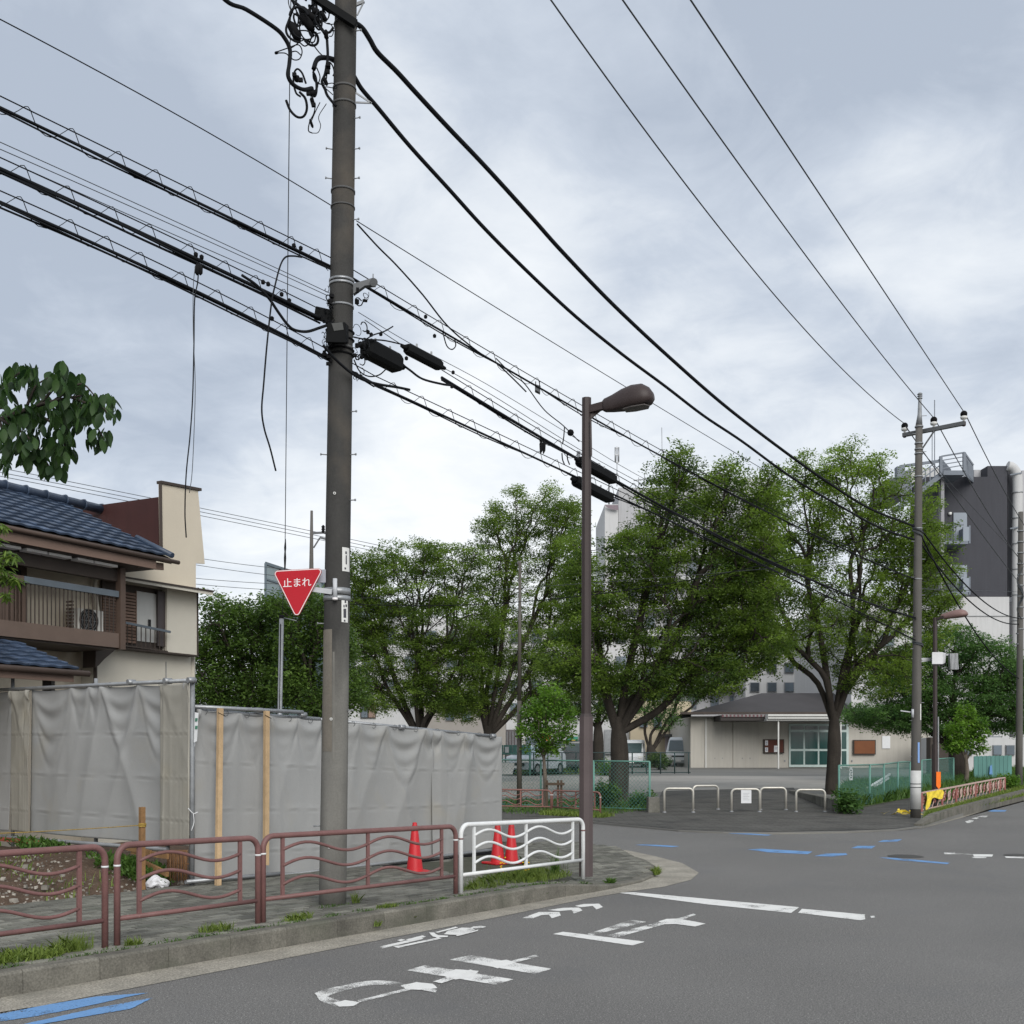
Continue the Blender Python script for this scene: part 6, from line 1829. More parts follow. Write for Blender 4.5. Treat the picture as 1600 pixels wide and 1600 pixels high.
for q in range(150):
    s_ = rr_.uniform(-2, smax_); c_ = K0 + D1 * s_ + D2 * (KW + rr_.choice((0, 0, .01, .08)) + .005)
    for w in range(rr_.randint(4, 22)):
        p_ = c_ + D1 * rr_.gauss(0, .05) + D2 * rr_.gauss(0, .008)
        kk.append((p_.x, p_.y, zs(p_)))
blades('moss_and_seedlings', kk, .01, .045, .006, M_grd, 55, 1.2)
# lot weeds
pts = [tuple(fence_pt(random.uniform(-5, .1)) + D2 * (.05 + random.random() * 2.4)) for _ in range(1500)]
pts = [(x, y, lot_h(Vector((x, y, 0))) + .0) for x, y, z in pts if (math.sin(x * 5.3 + 1) + math.sin(y * 4.7) + math.sin((x + y) * 3)) > .35]
blades('grass', pts, .05, .16, .013, M_gr, 31, 1.0)
pts = []
for (u, v, n_) in ((215, 1350, 900), (240, 1372, 700), (90, 1330, 300), (60, 1316, 250), (190, 1328, 300)):
    c = TW(u, v, .15)
    for _ in range(n_):
        q = c + D2 * random.gauss(0, .16) - FD * random.gauss(.1, .12)
        pts.append((q.x, q.y, lot_h(q) + random.uniform(0, .12)))
blades('undergrowth', pts, .04, .12, .03, M_grd, 33, 1.6)
# far verges
blades('grass', polysample([(1442, 1284), (1510, 1268), (1600, 1244), (1600, 1230), (1562, 1240), (1446, 1272)], 9000, GP, None, 7), .05, .16, .02, M_gr, 35, .8)
blades('grass', polysample([(1312, 1266), (1332, 1264), (1425, 1247), (1425, 1225), (1330, 1228), (1312, 1240)], 8000, GP, None, 8), .12, .5, .028, M_grd, 36, .6)
blades('grass', polysample([(1442, 1262), (1560, 1235), (1600, 1228), (1600, 1205), (1442, 1220)], 9000, GP, None, 9), .12, .55, .03, M_grd, 37, .6)
blades('grass', polysample([(786, 1272), (940, 1276), (1018, 1266), (1015, 1252), (786, 1250)], 2400, GP, None, 10), .04, .16, .02, M_grd, 38, .8)
blades('grass', polysample([(840, 1274), (940, 1279), (960, 1276), (860, 1270)], 1500, GP, None, 12), .05, .16, .02, M_gr, 41, .8)
blades('grass', polysample([(560, 1211), (960, 1209), (930, 1201), (560, 1201)], 6000, GP, None, 11), .1, .35, .06, M_gr, 39, .8)
# shrubs at the fence end, by the planter wall and under the fence tree
def shrub(label, u, v, Y, ru, rv, n, m, size, seed, group='shrubs by the park fence'):
    c = P(u, v, Y); g = np.random.default_rng(seed)
    t = thing('shrub', label, 'shrub', (c.x, c.y, gz(c.y)), group)
    cen = []
    for _ in range(n):
        d = g.normal(size=3); d /= np.linalg.norm(d); d *= g.uniform(.3, 1)
        cen.append((c.x + d[0] * ru / F * Y, c.y + d[1] * ru / F * Y, max(gz(Y) + .03, c.z + d[2] * rv / F * Y)))
    cen = np.array(cen)
    mb_ = MB()
    for q in cen[::3]:
        mb_.tube([Vector((c.x + g.normal(0, .05), c.y, gz(c.y))), Vector(q)], .008, 4)
    s_ = mb_.build('stems', M_bark, t, False); s_['kind'] = 'stuff'
    leafcloud('foliage', cen, 34, .22, .08, size, m, t, np.clip(g.normal(.35, .15, n), 0, 1), seed, .55)
Yf = GP(975, 1262).y
shrub('dark shrub at the foot of the thick-trunked zelkova, left of the trunk', 944, 1240, Yf, 26, 20, 60, LM['dark'], .09, 111)
shrub('low shrub right of the thick trunk inside the mesh fence', 1000, 1250, Yf, 20, 12, 40, LM['cherry'], .08, 112)
shrub('bright weed bush at the end of the concrete edge wall', 1324, 1254, GP(1324, 1272).y, 12, 15, 30, LM['cherry'], .11, 113)
shrub('pale green bush in front of the small dark park tree', 948, 1202, GP(950, 1212).y, 14, 16, 40, LM['bright'], .10, 114)
shrub('dark low bush under the wide-forked tree', 1030, 1188, GP(1030, 1203).y, 22, 14, 50, LM['dark'], .12, 115)
shrub('rounded bush by the last pole beyond the ornamental railing', 1574, 1222, GP(1574, 1232).y, 14, 12, 50, LM['bright'], .10, 116)
# =====================================================================  THE HOUSE (left)
HO = Vector(((305 - 800) / F * 21, 21, 0)); HD = Vector((.457, .889, 0)).normalized(); HN = Vector((HD.y, -HD.x, 0))
def H(u, v, off=0.0):
    return WP(u, v, HO + HN * off, HD)
def HS(p): return (Vector(p) - HO).dot(HD)
def HX(s_, z, off=0.0):
    q = HO + HD * s_ + HN * off
    return Vector((q.x, q.y, z))
M_stucco = mat('house_stucco', (.52, .465, .375), .9, .05, 1.5, .04, 90, .15, 120)
M_stucco2 = mat('house_stucco_pale', (.52, .49, .42), .9, .05, 1.5, .04, 90, .15, 120)
M_hbrown = mat('house_brown', (.085, .058, .045), .6, .12, 4)
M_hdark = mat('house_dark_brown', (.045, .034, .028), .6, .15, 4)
M_maroon = mat('maroon_siding', (.042, .014, .013), .7, .1, 3, streak=.1)
M_tile = mat('blue_roof_tile', (.036, .055, .092), .42, .25, 3, .15, 30, spec=.5, objr=.30)
M_tileb = mat('blue_roof_tile_far', (.036, .055, .092), .42, .25, 3, .15, 30, spec=.5, island=.30)
house = thing('house', 'two-storey beige stucco house with blue tiled roof and brown balcony', 'house', HX(0, .1))
def hbox(name, m, s0, s1, z0, z1, o0, o1, parent=None, bevel=0):
    return MB().hexa([HX(s0, z0, o1), HX(s1, z0, o1), HX(s1, z0, o0), HX(s0, z0, o0), HX(s0, z1, o1), HX(s1, z1, o1), HX(s1, z1, o0), HX(s0, z1, o0)]).build(name, m, parent or house, bevel=bevel)
def sz(u, v, off=0.0):
    p = H(u, v, off); return HS(p), p.z
sR = sz(304, 1030, -.2)[0]; sL = -9.0
zF = sz(200, 1008, -.2)[1]                       # upper floor level
zE = sz(120, 850, -.2)[1]
hbox('lower_wall', M_stucco2, sz(150, 1040, -.2)[0], sR, -.1, sz(300, 1021, 0)[1], -4.5, -.2)
hbox('lower_wall', M_stucco, sL, sz(150, 1040, -.2)[0] - .003, -.1, sz(100, 998, -.5)[1], -4.5, -.55)
hbox('upper_wall', M_stucco, sL, sz(262, 950, -.2)[0], sz(100, 985, -.2)[1], sz(120, 852, -.2)[1] + .25, -4.5, -.2)
s0, s1 = sz(261, 950, 0)[0], sz(307.5, 950, 0)[0]
bay = hbox('bay_wall', M_stucco2, s0, s1, sz(285, 1021, 0)[1], sz(285, 922, 0)[1], -4.5, .0)
hbox('bay_sill', M_hdark, s0 - 1.6, s1 + .02, sz(285, 1023.5, 0)[1], sz(285, 1021, 0)[1] - .003, -4.5, .02)
hbox('corner_trim', M_hdark, s1 + .002, s1 + .03, sz(285, 1021, 0)[1], sz(285, 922, 0)[1], -.3, .015)
# parapet wing wall (leaning right edge)
wing = [H(*p) for p in [(186, 868), (252, 868), (250, 756), (309.5, 767), (320, 881), (306, 880), (306, 928), (186, 902)]]
MB().prism(wing, -HN * .04).build('parapet_wall', M_stucco, house)
MB().beam(H(248.5, 753.5, -.03), H(311.5, 765.5, -.03), .12, .05).build('parapet_cap', M_hdark, house)
MB().beam(H(250.5, 756, .005), H(252, 866, .005), .05, .03).build('parapet_edge', M_hdark, house)
# side of the parapet box, running back
sW = HS(H(251, 800)); zt = H(251, 776).z
MB().hexa([HX(sW, zE - .3, -.045), HX(sW, zE - .3, -2.15), HX(sW + .2, zE - .3, -2.15), HX(sW + .2, zE - .3, -.045), HX(sW, zt, -.045), HX(sW, zt, -2.15), HX(sW + .2, zt, -2.15), HX(sW + .2, zt, -.045)]).build('parapet_side', M_maroon, house)
# roof: eave line and slope
OE = .95
pe0, pe1 = H(0, 812, OE), H(268, 873, OE)
zEv = (pe0.z + pe1.z) / 2; sE1 = HS(pe1)
OR_ = -1.5
zRd = (H(0, 767, OR_).z + H(150, 797, OR_).z) / 2
def RF(s_, q, dz=0.0):   # roof plane, q metres up the slope from the eave
    run = OE - OR_; rise = zRd - zEv; Ls = math.hypot(run, rise)
    return HX(s_, zEv + rise * q / Ls + dz, OE - run * q / Ls)
Ls = math.hypot(OE - OR_, zRd - zEv)
roof = MB().hexa([RF(sL, 0, -.12), RF(sE1, 0, -.12), RF(sE1 - 0.0, Ls, -.12), RF(sL, Ls, -.12), RF(sL, 0, -.03), RF(sE1, 0, -.03), RF(sE1, Ls, -.03), RF(sL, Ls, -.03)]).build('roof', M_hdark, house)
tw_, tl_ = .285, .26
tm = MB(); nx = 6
for j, q in enumerate((0, .5, 1.0)):
    for i in range(nx + 1):
        x = i / nx
        zz_ = .013 * math.sin(math.pi * min(1, x * 1.45)) - .006 if x < .69 else -.010 * math.sin(math.pi * (x - .69) / .31)
        tm.v.append(((x - .5) * tw_ * 1.04, q * (tl_ * 1.08), zz_ + .032 * (1 - q) + .002))
for j in range(2):
    for i in range(nx):
        a = j * (nx + 1) + i
        tm.f.append((a, a + 1, a + nx + 2, a + nx + 1)); tm.sm.append(True)
o_ = len(tm.v)
for i in range(nx + 1): tm.v.append((tm.v[i][0], 0, tm.v[i][2] - .028))
for i in range(nx): tm.f.append((i, o_ + i, o_ + i + 1, i + 1)); tm.sm.append(False)
tile_me = tm.mesh('roof_tile', M_tile)
upv = (RF(0, 1) - RF(0, 0)); upv.normalize(); nrm = HD.cross(upv).normalized()
if nrm.z < 0: nrm = -nrm
RM = Matrix((HD, upv, nrm)).transposed().to_4x4()
cells = []
for r_ in range(int(Ls / tl_) + 1):
    for c_ in range(40):
        s_ = sE1 - .15 - c_ * tw_
        if s_ < sL + 3.2: continue
        q = r_ * tl_
        off = OE - (OE - OR_) * q / Ls
        if s_ > sW - .12 and off < .02: continue
        p = RF(s_, q)
        cells.append((abs(p.x / p.y + .457 / 2) > .3, p, s_))
cells.sort(key=lambda x: (x[0], -x[2]))
rest = MB(); k_ = 0
for _, p, s_ in cells:
    Mx = Matrix.Translation(p) @ RM @ Matrix.Rotation(random.uniform(-.012, .012), 4, 'Z')
    if p.x / p.y > -.475 and k_ < 296:
        placed(tile_me, 'roof_tile', roof, Mx); k_ += 1
    else:
        rest.add([Mx @ Vector(v) for v in tm.v], tm.f, True)
if rest.v:
    r_ = rest.build('roof_tile_field', M_tileb, roof, fix=False); r_['kind'] = 'stuff'
rd = MB().tube([RF(sL, Ls, .07), RF(sW + .0, Ls, .07)], .085, 8)
for i in range(40):
    s_ = sW - i * .42
    if s_ < sL: break
    rd.tube([RF(s_, Ls, .075), RF(s_ + .03, Ls, .075)], .105, 8)
rd.build('ridge_tiles', M_tile, roof, False)
MB().tube([RF(sE1 + .02, 0, .03), RF(sE1 + .02, Ls * .34, .03)], .05, 8).build('verge_tiles', M_tile, roof, False)
# eave fascia, gutter, soffit
M_fascia = mat('eave_brown', (.165, .110, .085), .55, .1, 3)
MB().beam(HX(sL, zEv - .17, OE - .03), HX(sE1 - .35, zEv - .17, OE - .03), .05, .17).build('fascia', M_fascia, house)
MB().tube([HX(sL, zEv - .08, OE + .05), HX(sE1 + .12, zEv - .08, OE + .05)], .036, 8).build('gutter', M_hbrown, house, False)
MB().beam(HX(HS(H(190, 880, .5)), zEv - .21, OE - .1), HX(sE1 - .1, zEv - .17, OE - .1), .04, .12).build('verge_board', M_fascia, house)
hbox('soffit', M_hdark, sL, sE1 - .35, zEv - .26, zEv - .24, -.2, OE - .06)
M_soff = mat('soffit_panel', (.8, .78, .76), .7, .05, 5)  # base colour raised to stand in for daylight coming through the panels
for u0, u1 in ((-30, 33), (42, 74), (77, 112), (122, 146), (148, 184)):
    a, b = H(u0, 850, OE - .2), H(u1, 850, OE - .2)
    hbox('soffit_panel', M_soff, HS(a), HS(b), zEv - .305, zEv - .265, OE - .36, OE - .20)
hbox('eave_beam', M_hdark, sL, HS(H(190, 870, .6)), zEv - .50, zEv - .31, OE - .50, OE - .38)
# clothes pole under the eave
MB().tube([H(-20, 848, .55), H(190, 884, .55)], .012, 6).build('drying_pole', M_steeld, house, False)
# balcony
OB = .62
M_bal = mat('balcony_brown', (.115, .082, .065), .55, .1, 4)
M_rail = mat('balcony_rail_blue', (.095, .115, .135), .5, .1, 4)
a0, a1 = H(0, 984, OB), H(190, 1003, OB)
sB1 = HS(H(186, 1000, OB)); zb = H(150, 999, OB).z
bal = thing('balcony_placeholder', 'x', 'x') if False else None
deck = hbox('balcony', M_bal, sL, sB1, zb - .10, zb + .14, -.2, OB)
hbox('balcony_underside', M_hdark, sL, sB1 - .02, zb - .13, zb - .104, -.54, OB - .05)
zr = H(120, 918, OB).z
hbox('top_rail', M_rail, HS(H(38, 900, OB)), sB1, zr - .05, zr + .05, OB - .06, OB - .0, deck)
hbox('top_rail', M_hbrown, sL, HS(H(38, 900, OB)) - .003, zr - .05, zr + .05, OB - .06, OB, deck)
nb = 22
for i in range(nb):
    u = 44 + i * (186 - 44) / nb
    s_ = HS(H(u, 950, OB))
    hbox('baluster', M_hdark, s_ - .0075, s_ + .0075, zb + .14, zr - .05, OB - .04, OB - .028, deck)
sp = HS(H(191, 940, OB))
hbox('balcony_post', M_hbrown, sp - .055, sp + .055, zb - .12, zEv - .28, OB - .09, OB + .02, deck)
# timber screen at the far left of the balcony
for i in range(7):
    u = -6 + i * 6.3
    s_ = HS(H(u, 950, OB - .1)); hbox('screen_board', M_hbrown, s_, s_ + .12, zb + .14, zr - .06, OB - .12, OB - .10, deck)
# french window behind
sd0, sd1 = HS(H(-30, 930, -.2)), HS(H(38, 930, -.2))
dr = hbox('balcony_door', M_hbrown, sd0, sd1, zb + .1, zEv - .35, -.2, -.14)
hbox('pane', mat('dark_glass', (.03, .03, .032), .15, spec=.6), sd0 + .1, sd1 - .12, zb + .95, zEv - .45, -.14, -.13, dr)
# AC unit
ua, ub = HS(H(123, 970, .2)), HS(H(162, 975, .2))
ac = thing('air_conditioner', 'white outdoor air conditioner unit with round fan standing on the balcony', 'air conditioner', HX((ua + ub) / 2, zb + .14, .1))
z0_ = H(140, 990, .2).z; z1_ = H(140, 952, .2).z
M_acw = mat('ac_white', (.58, .57, .53), .5, .05, 6)
MB().hexa([HX(ua, z0_, .2), HX(ub, z0_, .2), HX(ub, z0_, -.08), HX(ua, z0_, -.08), HX(ua, z1_, .2), HX(ub, z1_, .2), HX(ub, z1_, -.08), HX(ua, z1_, -.08)]).build('casing', M_acw, ac, bevel=.01)
fc = H(139, 970, .21); fr_ = .20
ring = [fc + HD * math.cos(a) * fr_ + UP * math.sin(a) * fr_ for a in np.linspace(0, 2 * math.pi, 25)[:-1]]
MB().prism(ring, HN * .004).build('fan_opening', M_dark, ac)
for rr in (.19, .15, .11, .07):
    q = [fc + HN * .012 + HD * math.cos(a) * rr + UP * math.sin(a) * rr for a in np.linspace(0, 2 * math.pi, 25)]
    MB().tube(q, .0035, 4).build('grille_ring', M_steeld, ac, False)
for k_ in range(6):
    a = k_ * math.pi / 3
    MB().beam(fc + HN * .014, fc + HN * .014 + (HD * math.cos(a) + UP * math.sin(a)) * .19, .006, .006).build('grille_spoke', M_steeld, ac)
sq = HS(H(113, 970, .1)); 
for i in range(9):
    z_ = z0_ + .03 + i * .058
    MB().hexa([HX(sq, z_, .1), HX(ua - .01, z_, .1), HX(ua - .01, z_, -.05), HX(sq, z_, -.05), HX(sq, z_ + .03, .1), HX(ua - .01, z_ + .03, .1), HX(ua - .01, z_ + .03, -.05), HX(sq, z_ + .03, -.05)]).build('side_fin', M_hbrown, ac)
MB().tube(catmull([H(165, 889, -.14), H(152, 902, -.12), H(148, 915, -.12), H(150, 935, -.12), H(153, 960, -.12)], 5), .035, 8).build('pipe_duct', M_stucco2, ac, False)
# window with shutters
hood = MB().hexa([H(155, 901, .32), H(333, 930, .32), H(326, 929, -.15), H(155, 901, -.2), H(155, 896.5, .32), H(333, 925, .32), H(326, 924, -.15), H(155, 897, -.2)]).build('window_hood', M_stucco2, house)
MB().beam(H(155, 895.5, .33), H(334, 924, .33), .02, .03).build('hood_edge', M_hdark, house)
def hwin(u0, u1, v0, v1, off, m, name, parent=None, th=.05):
    a, b = HS(H(u0, (v0 + v1) / 2, off)), HS(H(u1, (v0 + v1) / 2, off))
    um = (u0 + u1) / 2
    return hbox(name, m, a, b, H(um, v1, off).z, H(um, v0, off).z, off - th, off, parent)
wf = hwin(160, 260, 915, 1012, -.12, M_hdark, 'window')
M_curt = mat('window_curtain', (.40, .40, .38), .35, .08, 2, spec=.6, streak=.08)
M_shut = mat('shutter_brown', (.155, .098, .072), .6, .1, 4)
hwin(214, 246.5, 926, 1003, -.10, M_curt, 'pane', wf, .02)
hwin(212.5, 214, 924, 1006, -.07, M_shut, 'sash', wf, .03)
for (u0, u1, v0, v1) in ((161, 188, 930, 1003), (196, 212, 926, 1006)):
    n = 16
    for i in range(n):
        va = v0 + (v1 - v0) * i / n + (u1 + u0 - 370) * .0; vb = va + (v1 - v0) / n * .7
        hwin(u0, u1, va, vb, -.06, M_shut, 'louver', wf, .03)
hwin(247, 259, 924, 1010, -.04, mat('window_reveal', (.055, .045, .045), .5), 'side_board', wf, .04)
sg_h = hwin(232, 236, 968, 980, -.085, M_dark, 'sticker', wf, .006)
# window guard rail
gr_ = MB().beam(H(196, 973, .12), H(266, 987.5, .12), .03, .04).build('window_rail', M_rail, house)
for i in range(9):
    u = 199 + i * 7.2
    MB().beam(H(u, 974 + (u - 196) * .205, .12), H(u, 1011 + (u - 196) * .1, .12), .014, .014).build('rail_bar', M_hdark, gr_)
MB().beam(H(196, 1009, .12), H(262, 1018, .12), .02, .02).build('bottom_bar', M_hdark, gr_)
# bracket under the balcony end
MB().prism([H(150, 1012, .1), H(190, 1006, .1), H(176, 1019, .1), H(163, 1030, .1), H(154, 1040, .1), H(149, 1043, .1)], -HN * .3).build('bracket', M_hdark, house)
MB().beam(H(149, 1040, -.1), H(149, 1110, -.1), .05, .05).build('downpipe', M_hdark, house)
MB().beam(H(259.5, 1034, -.19), H(259.5, 1062, -.19), .012, .012).build('wall_crack', M_steeld, house)
MB().beam(H(302, 1024, -.18), H(302, 1064, -.18), .06, .05).build('corner_pipe', M_stucco2, house)
# lower canopy roof with larger tiles
OC = 1.9
q0, q1 = H(0, 1037, OC), H(124, 1046, OC)
zc = q1.z; sc1 = HS(q1); LsC = 1.35
M_tile2 = M_tile
def RC(s_, q, dz=0.0):
    return HX(s_, zc + q * .33 + dz, OC - q * .94)
can = MB().hexa([RC(sL, 0, -.1), RC(sc1, 0, -.1), RC(sc1, LsC, -.1), RC(sL, LsC, -.1), RC(sL, 0, -.02), RC(sc1, 0, -.02), RC(sc1, LsC, -.02), RC(sL, LsC, -.02)]).build('canopy_roof', M_hdark, house)
upc = Vector(RC(0, 1) - RC(0, 0)).normalized(); nc = HD.cross(upc).normalized(); nc = nc if nc.z > 0 else -nc
RMc = Matrix((HD, upc, nc)).transposed().to_4x4()
for r_ in range(6):
    for c_ in range(12):
        Mx = Matrix.Translation(RC(sc1 - .16 - c_ * tw_, r_ * .235)) @ RMc
        placed(tile_me, 'roof_tile', can, Mx)
MB().tube([HX(sL, zc - .06, OC + .06), HX(sc1 + .12, zc - .06, OC + .06)], .045, 8).build('gutter', M_hbrown, can, False)
MB().beam(HX(sL, zc - .14, OC - .02), HX(sc1 - .1, zc - .14, OC - .02), .04, .10).build('fascia', M_fascia, can)
MB().beam(H(76, 1050, 1.5), H(76, 1120, 1.5), .13, .13).build('canopy_post', M_hdark, house)
hbox('porch_wall', M_stucco, sL, HS(H(130, 1060, 0)), -.1, zc + .1, -.5, -.45)

# =====================================================================  COMMUNITY HALL
YH = 69.5; zg = gz(YH)
def B(u, v, dy=0.0): return P(u, v, YH + dy)
def bq(name, m, u0, u1, v0, v1, y0, y1, parent, bevel=0):
    """box whose front face (at depth YH+y0) spans the pixel rectangle"""
    a, b = B(u0, v1, y0), B(u1, v0, y0)
    return MB().hexa([(a.x, a.y, a.z), (b.x, a.y, a.z), (b.x, YH + y1, a.z), (a.x, YH + y1, a.z), (a.x, a.y, b.z), (b.x, a.y, b.z), (b.x, YH + y1, b.z), (a.x, YH + y1, b.z)]).build(name, m, parent, bevel=bevel)
M_hall = mat('hall_wall', (.40, .38, .34), .9, .05, .8, .04, 30, streak=.06)
M_hall2 = mat('hall_shutter', (.37, .352, .318), .8, .04, .8, streak=.06)
M_hroof = mat('hall_roof', (.050, .047, .049), .8, .1, 1, .06, 20)
M_wh = mat('hall_white_trim', (.52, .52, .50), .6, .06, 2)
hall = thing('community_hall', 'low single-storey beige hall with dark hipped roof and green glass doors', 'building', B(1250, 1201))
bq('wall', M_hall, 1079, 1452, 1120, 1203, 0, 9, hall)
for (u0, u1) in ((1104, 1144), (1145.5, 1186)):
    bq('shutter_panel', M_hall2, u0, u1, 1124, 1199.5, -.06, -.003, hall)
bq('corner_pipe', M_wh, 1102, 1104, 1122, 1200, -.1, -.003, hall)
bq('base_course', mat('base_course', (.13, .13, .12), .9), 1079, 1452, 1199.5, 1204, -.10, -.065, hall)
# hip roof
e = [B(1062, 1117, -1.0), B(1460, 1112, -1.0), B(1460, 1112, 10), B(1062, 1117, 10)]
r0_, r1_ = B(1190, 1083, 4), B(1400, 1083, 4)
MB().add([*e, r0_, r1_], [(0, 1, 5, 4), (1, 2, 5), (2, 3, 4, 5), (3, 0, 4), (3, 2, 1, 0)]).build('roof', M_hroof, hall)
bq('eave_board', M_hdark, 1064, 1458, 1112.5, 1116, -1.1, -1.0, hall)
aw = bq('awning', mat('awning_shade', (.04, .035, .033), .8), 1126, 1200, 1117.5, 1126, -2.4, -.02, hall)
M_awr, M_aww = mat('awning_red', (.11, .055, .06), .7), mat('awning_white', (.20, .19, .185), .7)
for i in range(24):
    bq('scallop', M_aww if i % 2 else M_awr, 1128 + i * 3, 1131 + i * 3, 1116.5, 1120.5 - (i % 2) * .6, -2.46, -2.405, aw)
pr = bq('porch_roof', M_wh, 1200, 1322, 1116, 1123, -3.2, -.05, hall)
bq('porch_edge', mat('porch_grey', (.34, .34, .33), .6), 1198, 1324, 1123.2, 1126, -3.1, -.05, pr)
bq('gutter_edge', mat('porch_line', (.20, .20, .19), .6), 1198, 1324, 1118.6, 1119.3, -3.26, -3.21, pr)
for u in (1216.5, 1314):
    bq('porch_post', M_wh, u - 1, u + 1, 1125, 1201, -3.0, -2.9, hall)
M_glass = mat('green_glass', (.018, .060, .055), .12, .1, .8, spec=.7, streak=.2)
M_glassd = mat('dark_glass_far', (.03, .045, .045), .15, .1, .8, spec=.7)
door = bq('glass_door', mat('door_frame', (.42, .50, .48), .5), 1233, 1326, 1131, 1198.5, -.08, -.004, hall)
for i in range(4):
    u0 = 1235.8 + i * 22.4; u1 = u0 + 19.6
    bq('pane', M_glassd, u0, u1, 1134.5, 1140, -.11, -.083, door)
    bq('pane', M_glass, u0, u1, 1144, 1170, -.11, -.083, door)
    bq('pane', M_glass, u0, u1, 1173.5, 1194.5, -.11, -.083, door)
M_board = mat('notice_board_brown', (.085, .026, .018), .7, .15, 2)
nb_ = bq('notice_board', M_hdark, 1193.6, 1225.5, 1155, 1177, -.16, -.004, hall)
bq('cork', M_board, 1195, 1224, 1156.5, 1175.5, -.18, -.165, nb_)
for (u0, u1, v0, v1) in ((1195.5, 1200, 1157, 1164.5), (1195.5, 1200, 1168, 1175), (1209.5, 1216, 1165, 1175)):
    bq('paper', M_paper, u0, u1, v0, v1, -.20, -.185, nb_)
for (u0, u1, v0, v1) in ((1196.4, 1199, 1159, 1160.3), (1196.4, 1199, 1162, 1163.2), (1196.6, 1199, 1169.5, 1171), (1196.6, 1199, 1172, 1173), (1211, 1215, 1168, 1168.6), (1211, 1214.5, 1170, 1170.6)):
    bq('print', mat('print_blue', (.12, .14, .25)) if 'print_blue' not in bpy.data.materials else bpy.data.materials['print_blue'], u0, u1, v0, v1, -.206, -.202, nb_)
nb2 = bq('notice_board', M_hdark, 1333.4, 1368.5, 1156, 1179, -.16, -.004, hall)
bq('cork', mat('board_orange_brown', (.15, .055, .022), .7, .15, 2), 1335, 1367, 1157.5, 1177.5, -.18, -.165, nb2)
bq('wall_notice', M_paper, 1378.5, 1391, 1150, 1169.5, -.05, -.004, hall)
for u in (1226.5, 1331.5):
    bq('vent', M_steeld, u - 1, u + 1, 1187.5, 1190, -.05, -.004, hall)
for u in (1117, 1129, 1160, 1172):
    bq('shutter_latch', M_steeld, u - .7, u + .7, 1184, 1185.5, -.09, -.063, hall)

# =====================================================================  FAR BUILDINGS
def bld(name, label, u0, u1, vt, Y, depth_, m, base_z=None, cat='building', group=None):
    a, b = P(u0, vt, Y), P(u1, vt, Y)
    t = thing(name, label, cat, ((a.x + b.x) / 2, Y, gz(Y)), group)
    MB().hexa([(a.x, Y, gz(Y) - .3), (b.x, Y, gz(Y) - .3), (b.x, Y + depth_, gz(Y) - .3), (a.x, Y + depth_, gz(Y) - .3), (a.x, Y, a.z), (b.x, Y, a.z), (b.x, Y + depth_, a.z), (a.x, Y + depth_, a.z)]).build('wall', m, t)
    return t
def pq(name, m, u0, u1, v0, v1, Y, y0, y1, parent):
    a, b = P(u0, v1, Y + y0), P(u1, v0, Y + y0)
    return MB().hexa([(a.x, a.y, a.z), (b.x, a.y, a.z), (b.x, Y + y1, a.z), (a.x, Y + y1, a.z), (a.x, a.y, b.z), (b.x, a.y, b.z), (b.x, Y + y1, b.z), (a.x, Y + y1, b.z)]).build(name, m, parent)
M_bw = mat('render_white', (.46, .46, .46), .9, .05, .3, streak=.06)
M_bw2 = mat('render_grey_white', (.37, .37, .38), .9, .05, .3, streak=.08)
M_bdark = mat('render_charcoal', (.052, .053, .062), .85, .08, .3, .05, 10, streak=.08)
M_bg = mat('glass_curtain_wall', (.14, .19, .20), .18, .1, .4, spec=.7)
M_mull = mat('mullion_grey', (.11, .14, .16), .5)
M_winf = mat('far_window', (.08, .10, .12), .15, .35, .6, spec=.7, objr=.55)
# glass building, face turned to the left
gl = thing('glass_building', 'pale green glass office block seen above the evergreens beside the sign', 'building', (P(415, 900, 90).x, 90, gz(90)))
ga = P(414, 880, 88); gb_ = P(640, 858, 118)
ztop = ga.z
gA = Vector((ga.x, ga.y, 0)); gdir = (Vector((gb_.x, gb_.y, 0)) - gA); Lg = gdir.length; gdir.normalize(); gn = Vector((gdir.y, -gdir.x, 0))
MB().hexa([gA, gA + gdir * Lg, gA * 1.15 + gdir * Lg, gA * 1.15] + [p + UP * ztop for p in (gA, gA + gdir * Lg, gA * 1.15 + gdir * Lg, gA * 1.15)]).build('glass_wall', M_bg, gl)
for i in range(13):
    p = gA + gdir * (Lg * i / 12) + gn * .05
    MB().beam(p, p + UP * ztop, .16, .1, gdir).build('mullion', M_mull, gl)
for j in range(9):
    z = ztop - j * 1.25
    MB().beam(gA + gn * .05 + UP * z, gA + gdir * Lg + gn * .05 + UP * z, .1, .22 if j == 0 else .12).build('transom', M_mull, gl)
# long white building behind the trees, left
wb = bld('white_building', 'long white building glimpsed through the zelkova crowns behind the tarps', 555, 1000, 965, 92, 14, M_bw)
for j, v in enumerate((985, 1025, 1062, 1098)):
    for i in range(13):
        u = 566 + i * 33
        w_ = pq('window', M_steeld, u, u + 17, v, v + 20, 92, -.15, -.01, wb)
        pq('pane', M_winf, u + 1, u + 8, v + 1, v + 19, 92, -.2, -.16, w_)
        pq('pane', M_winf, u + 9, u + 16, v + 1, v + 19, 92, -.2, -.16, w_)
wb2 = bld('white_building', 'white building with windows seen through the big zelkova above the hall roof', 1165, 1335, 985, 90, 10, M_bw)
for j, v in enumerate((1000, 1036, 1066)):
    for i in range(6):
        u = 1172 + i * 27
        w_ = pq('window', M_steeld, u, u + 15, v, v + 15, 90, -.15, -.01, wb2); pq('pane', M_winf, u + 1, u + 14, v + 1, v + 14, 90, -.2, -.16, w_)
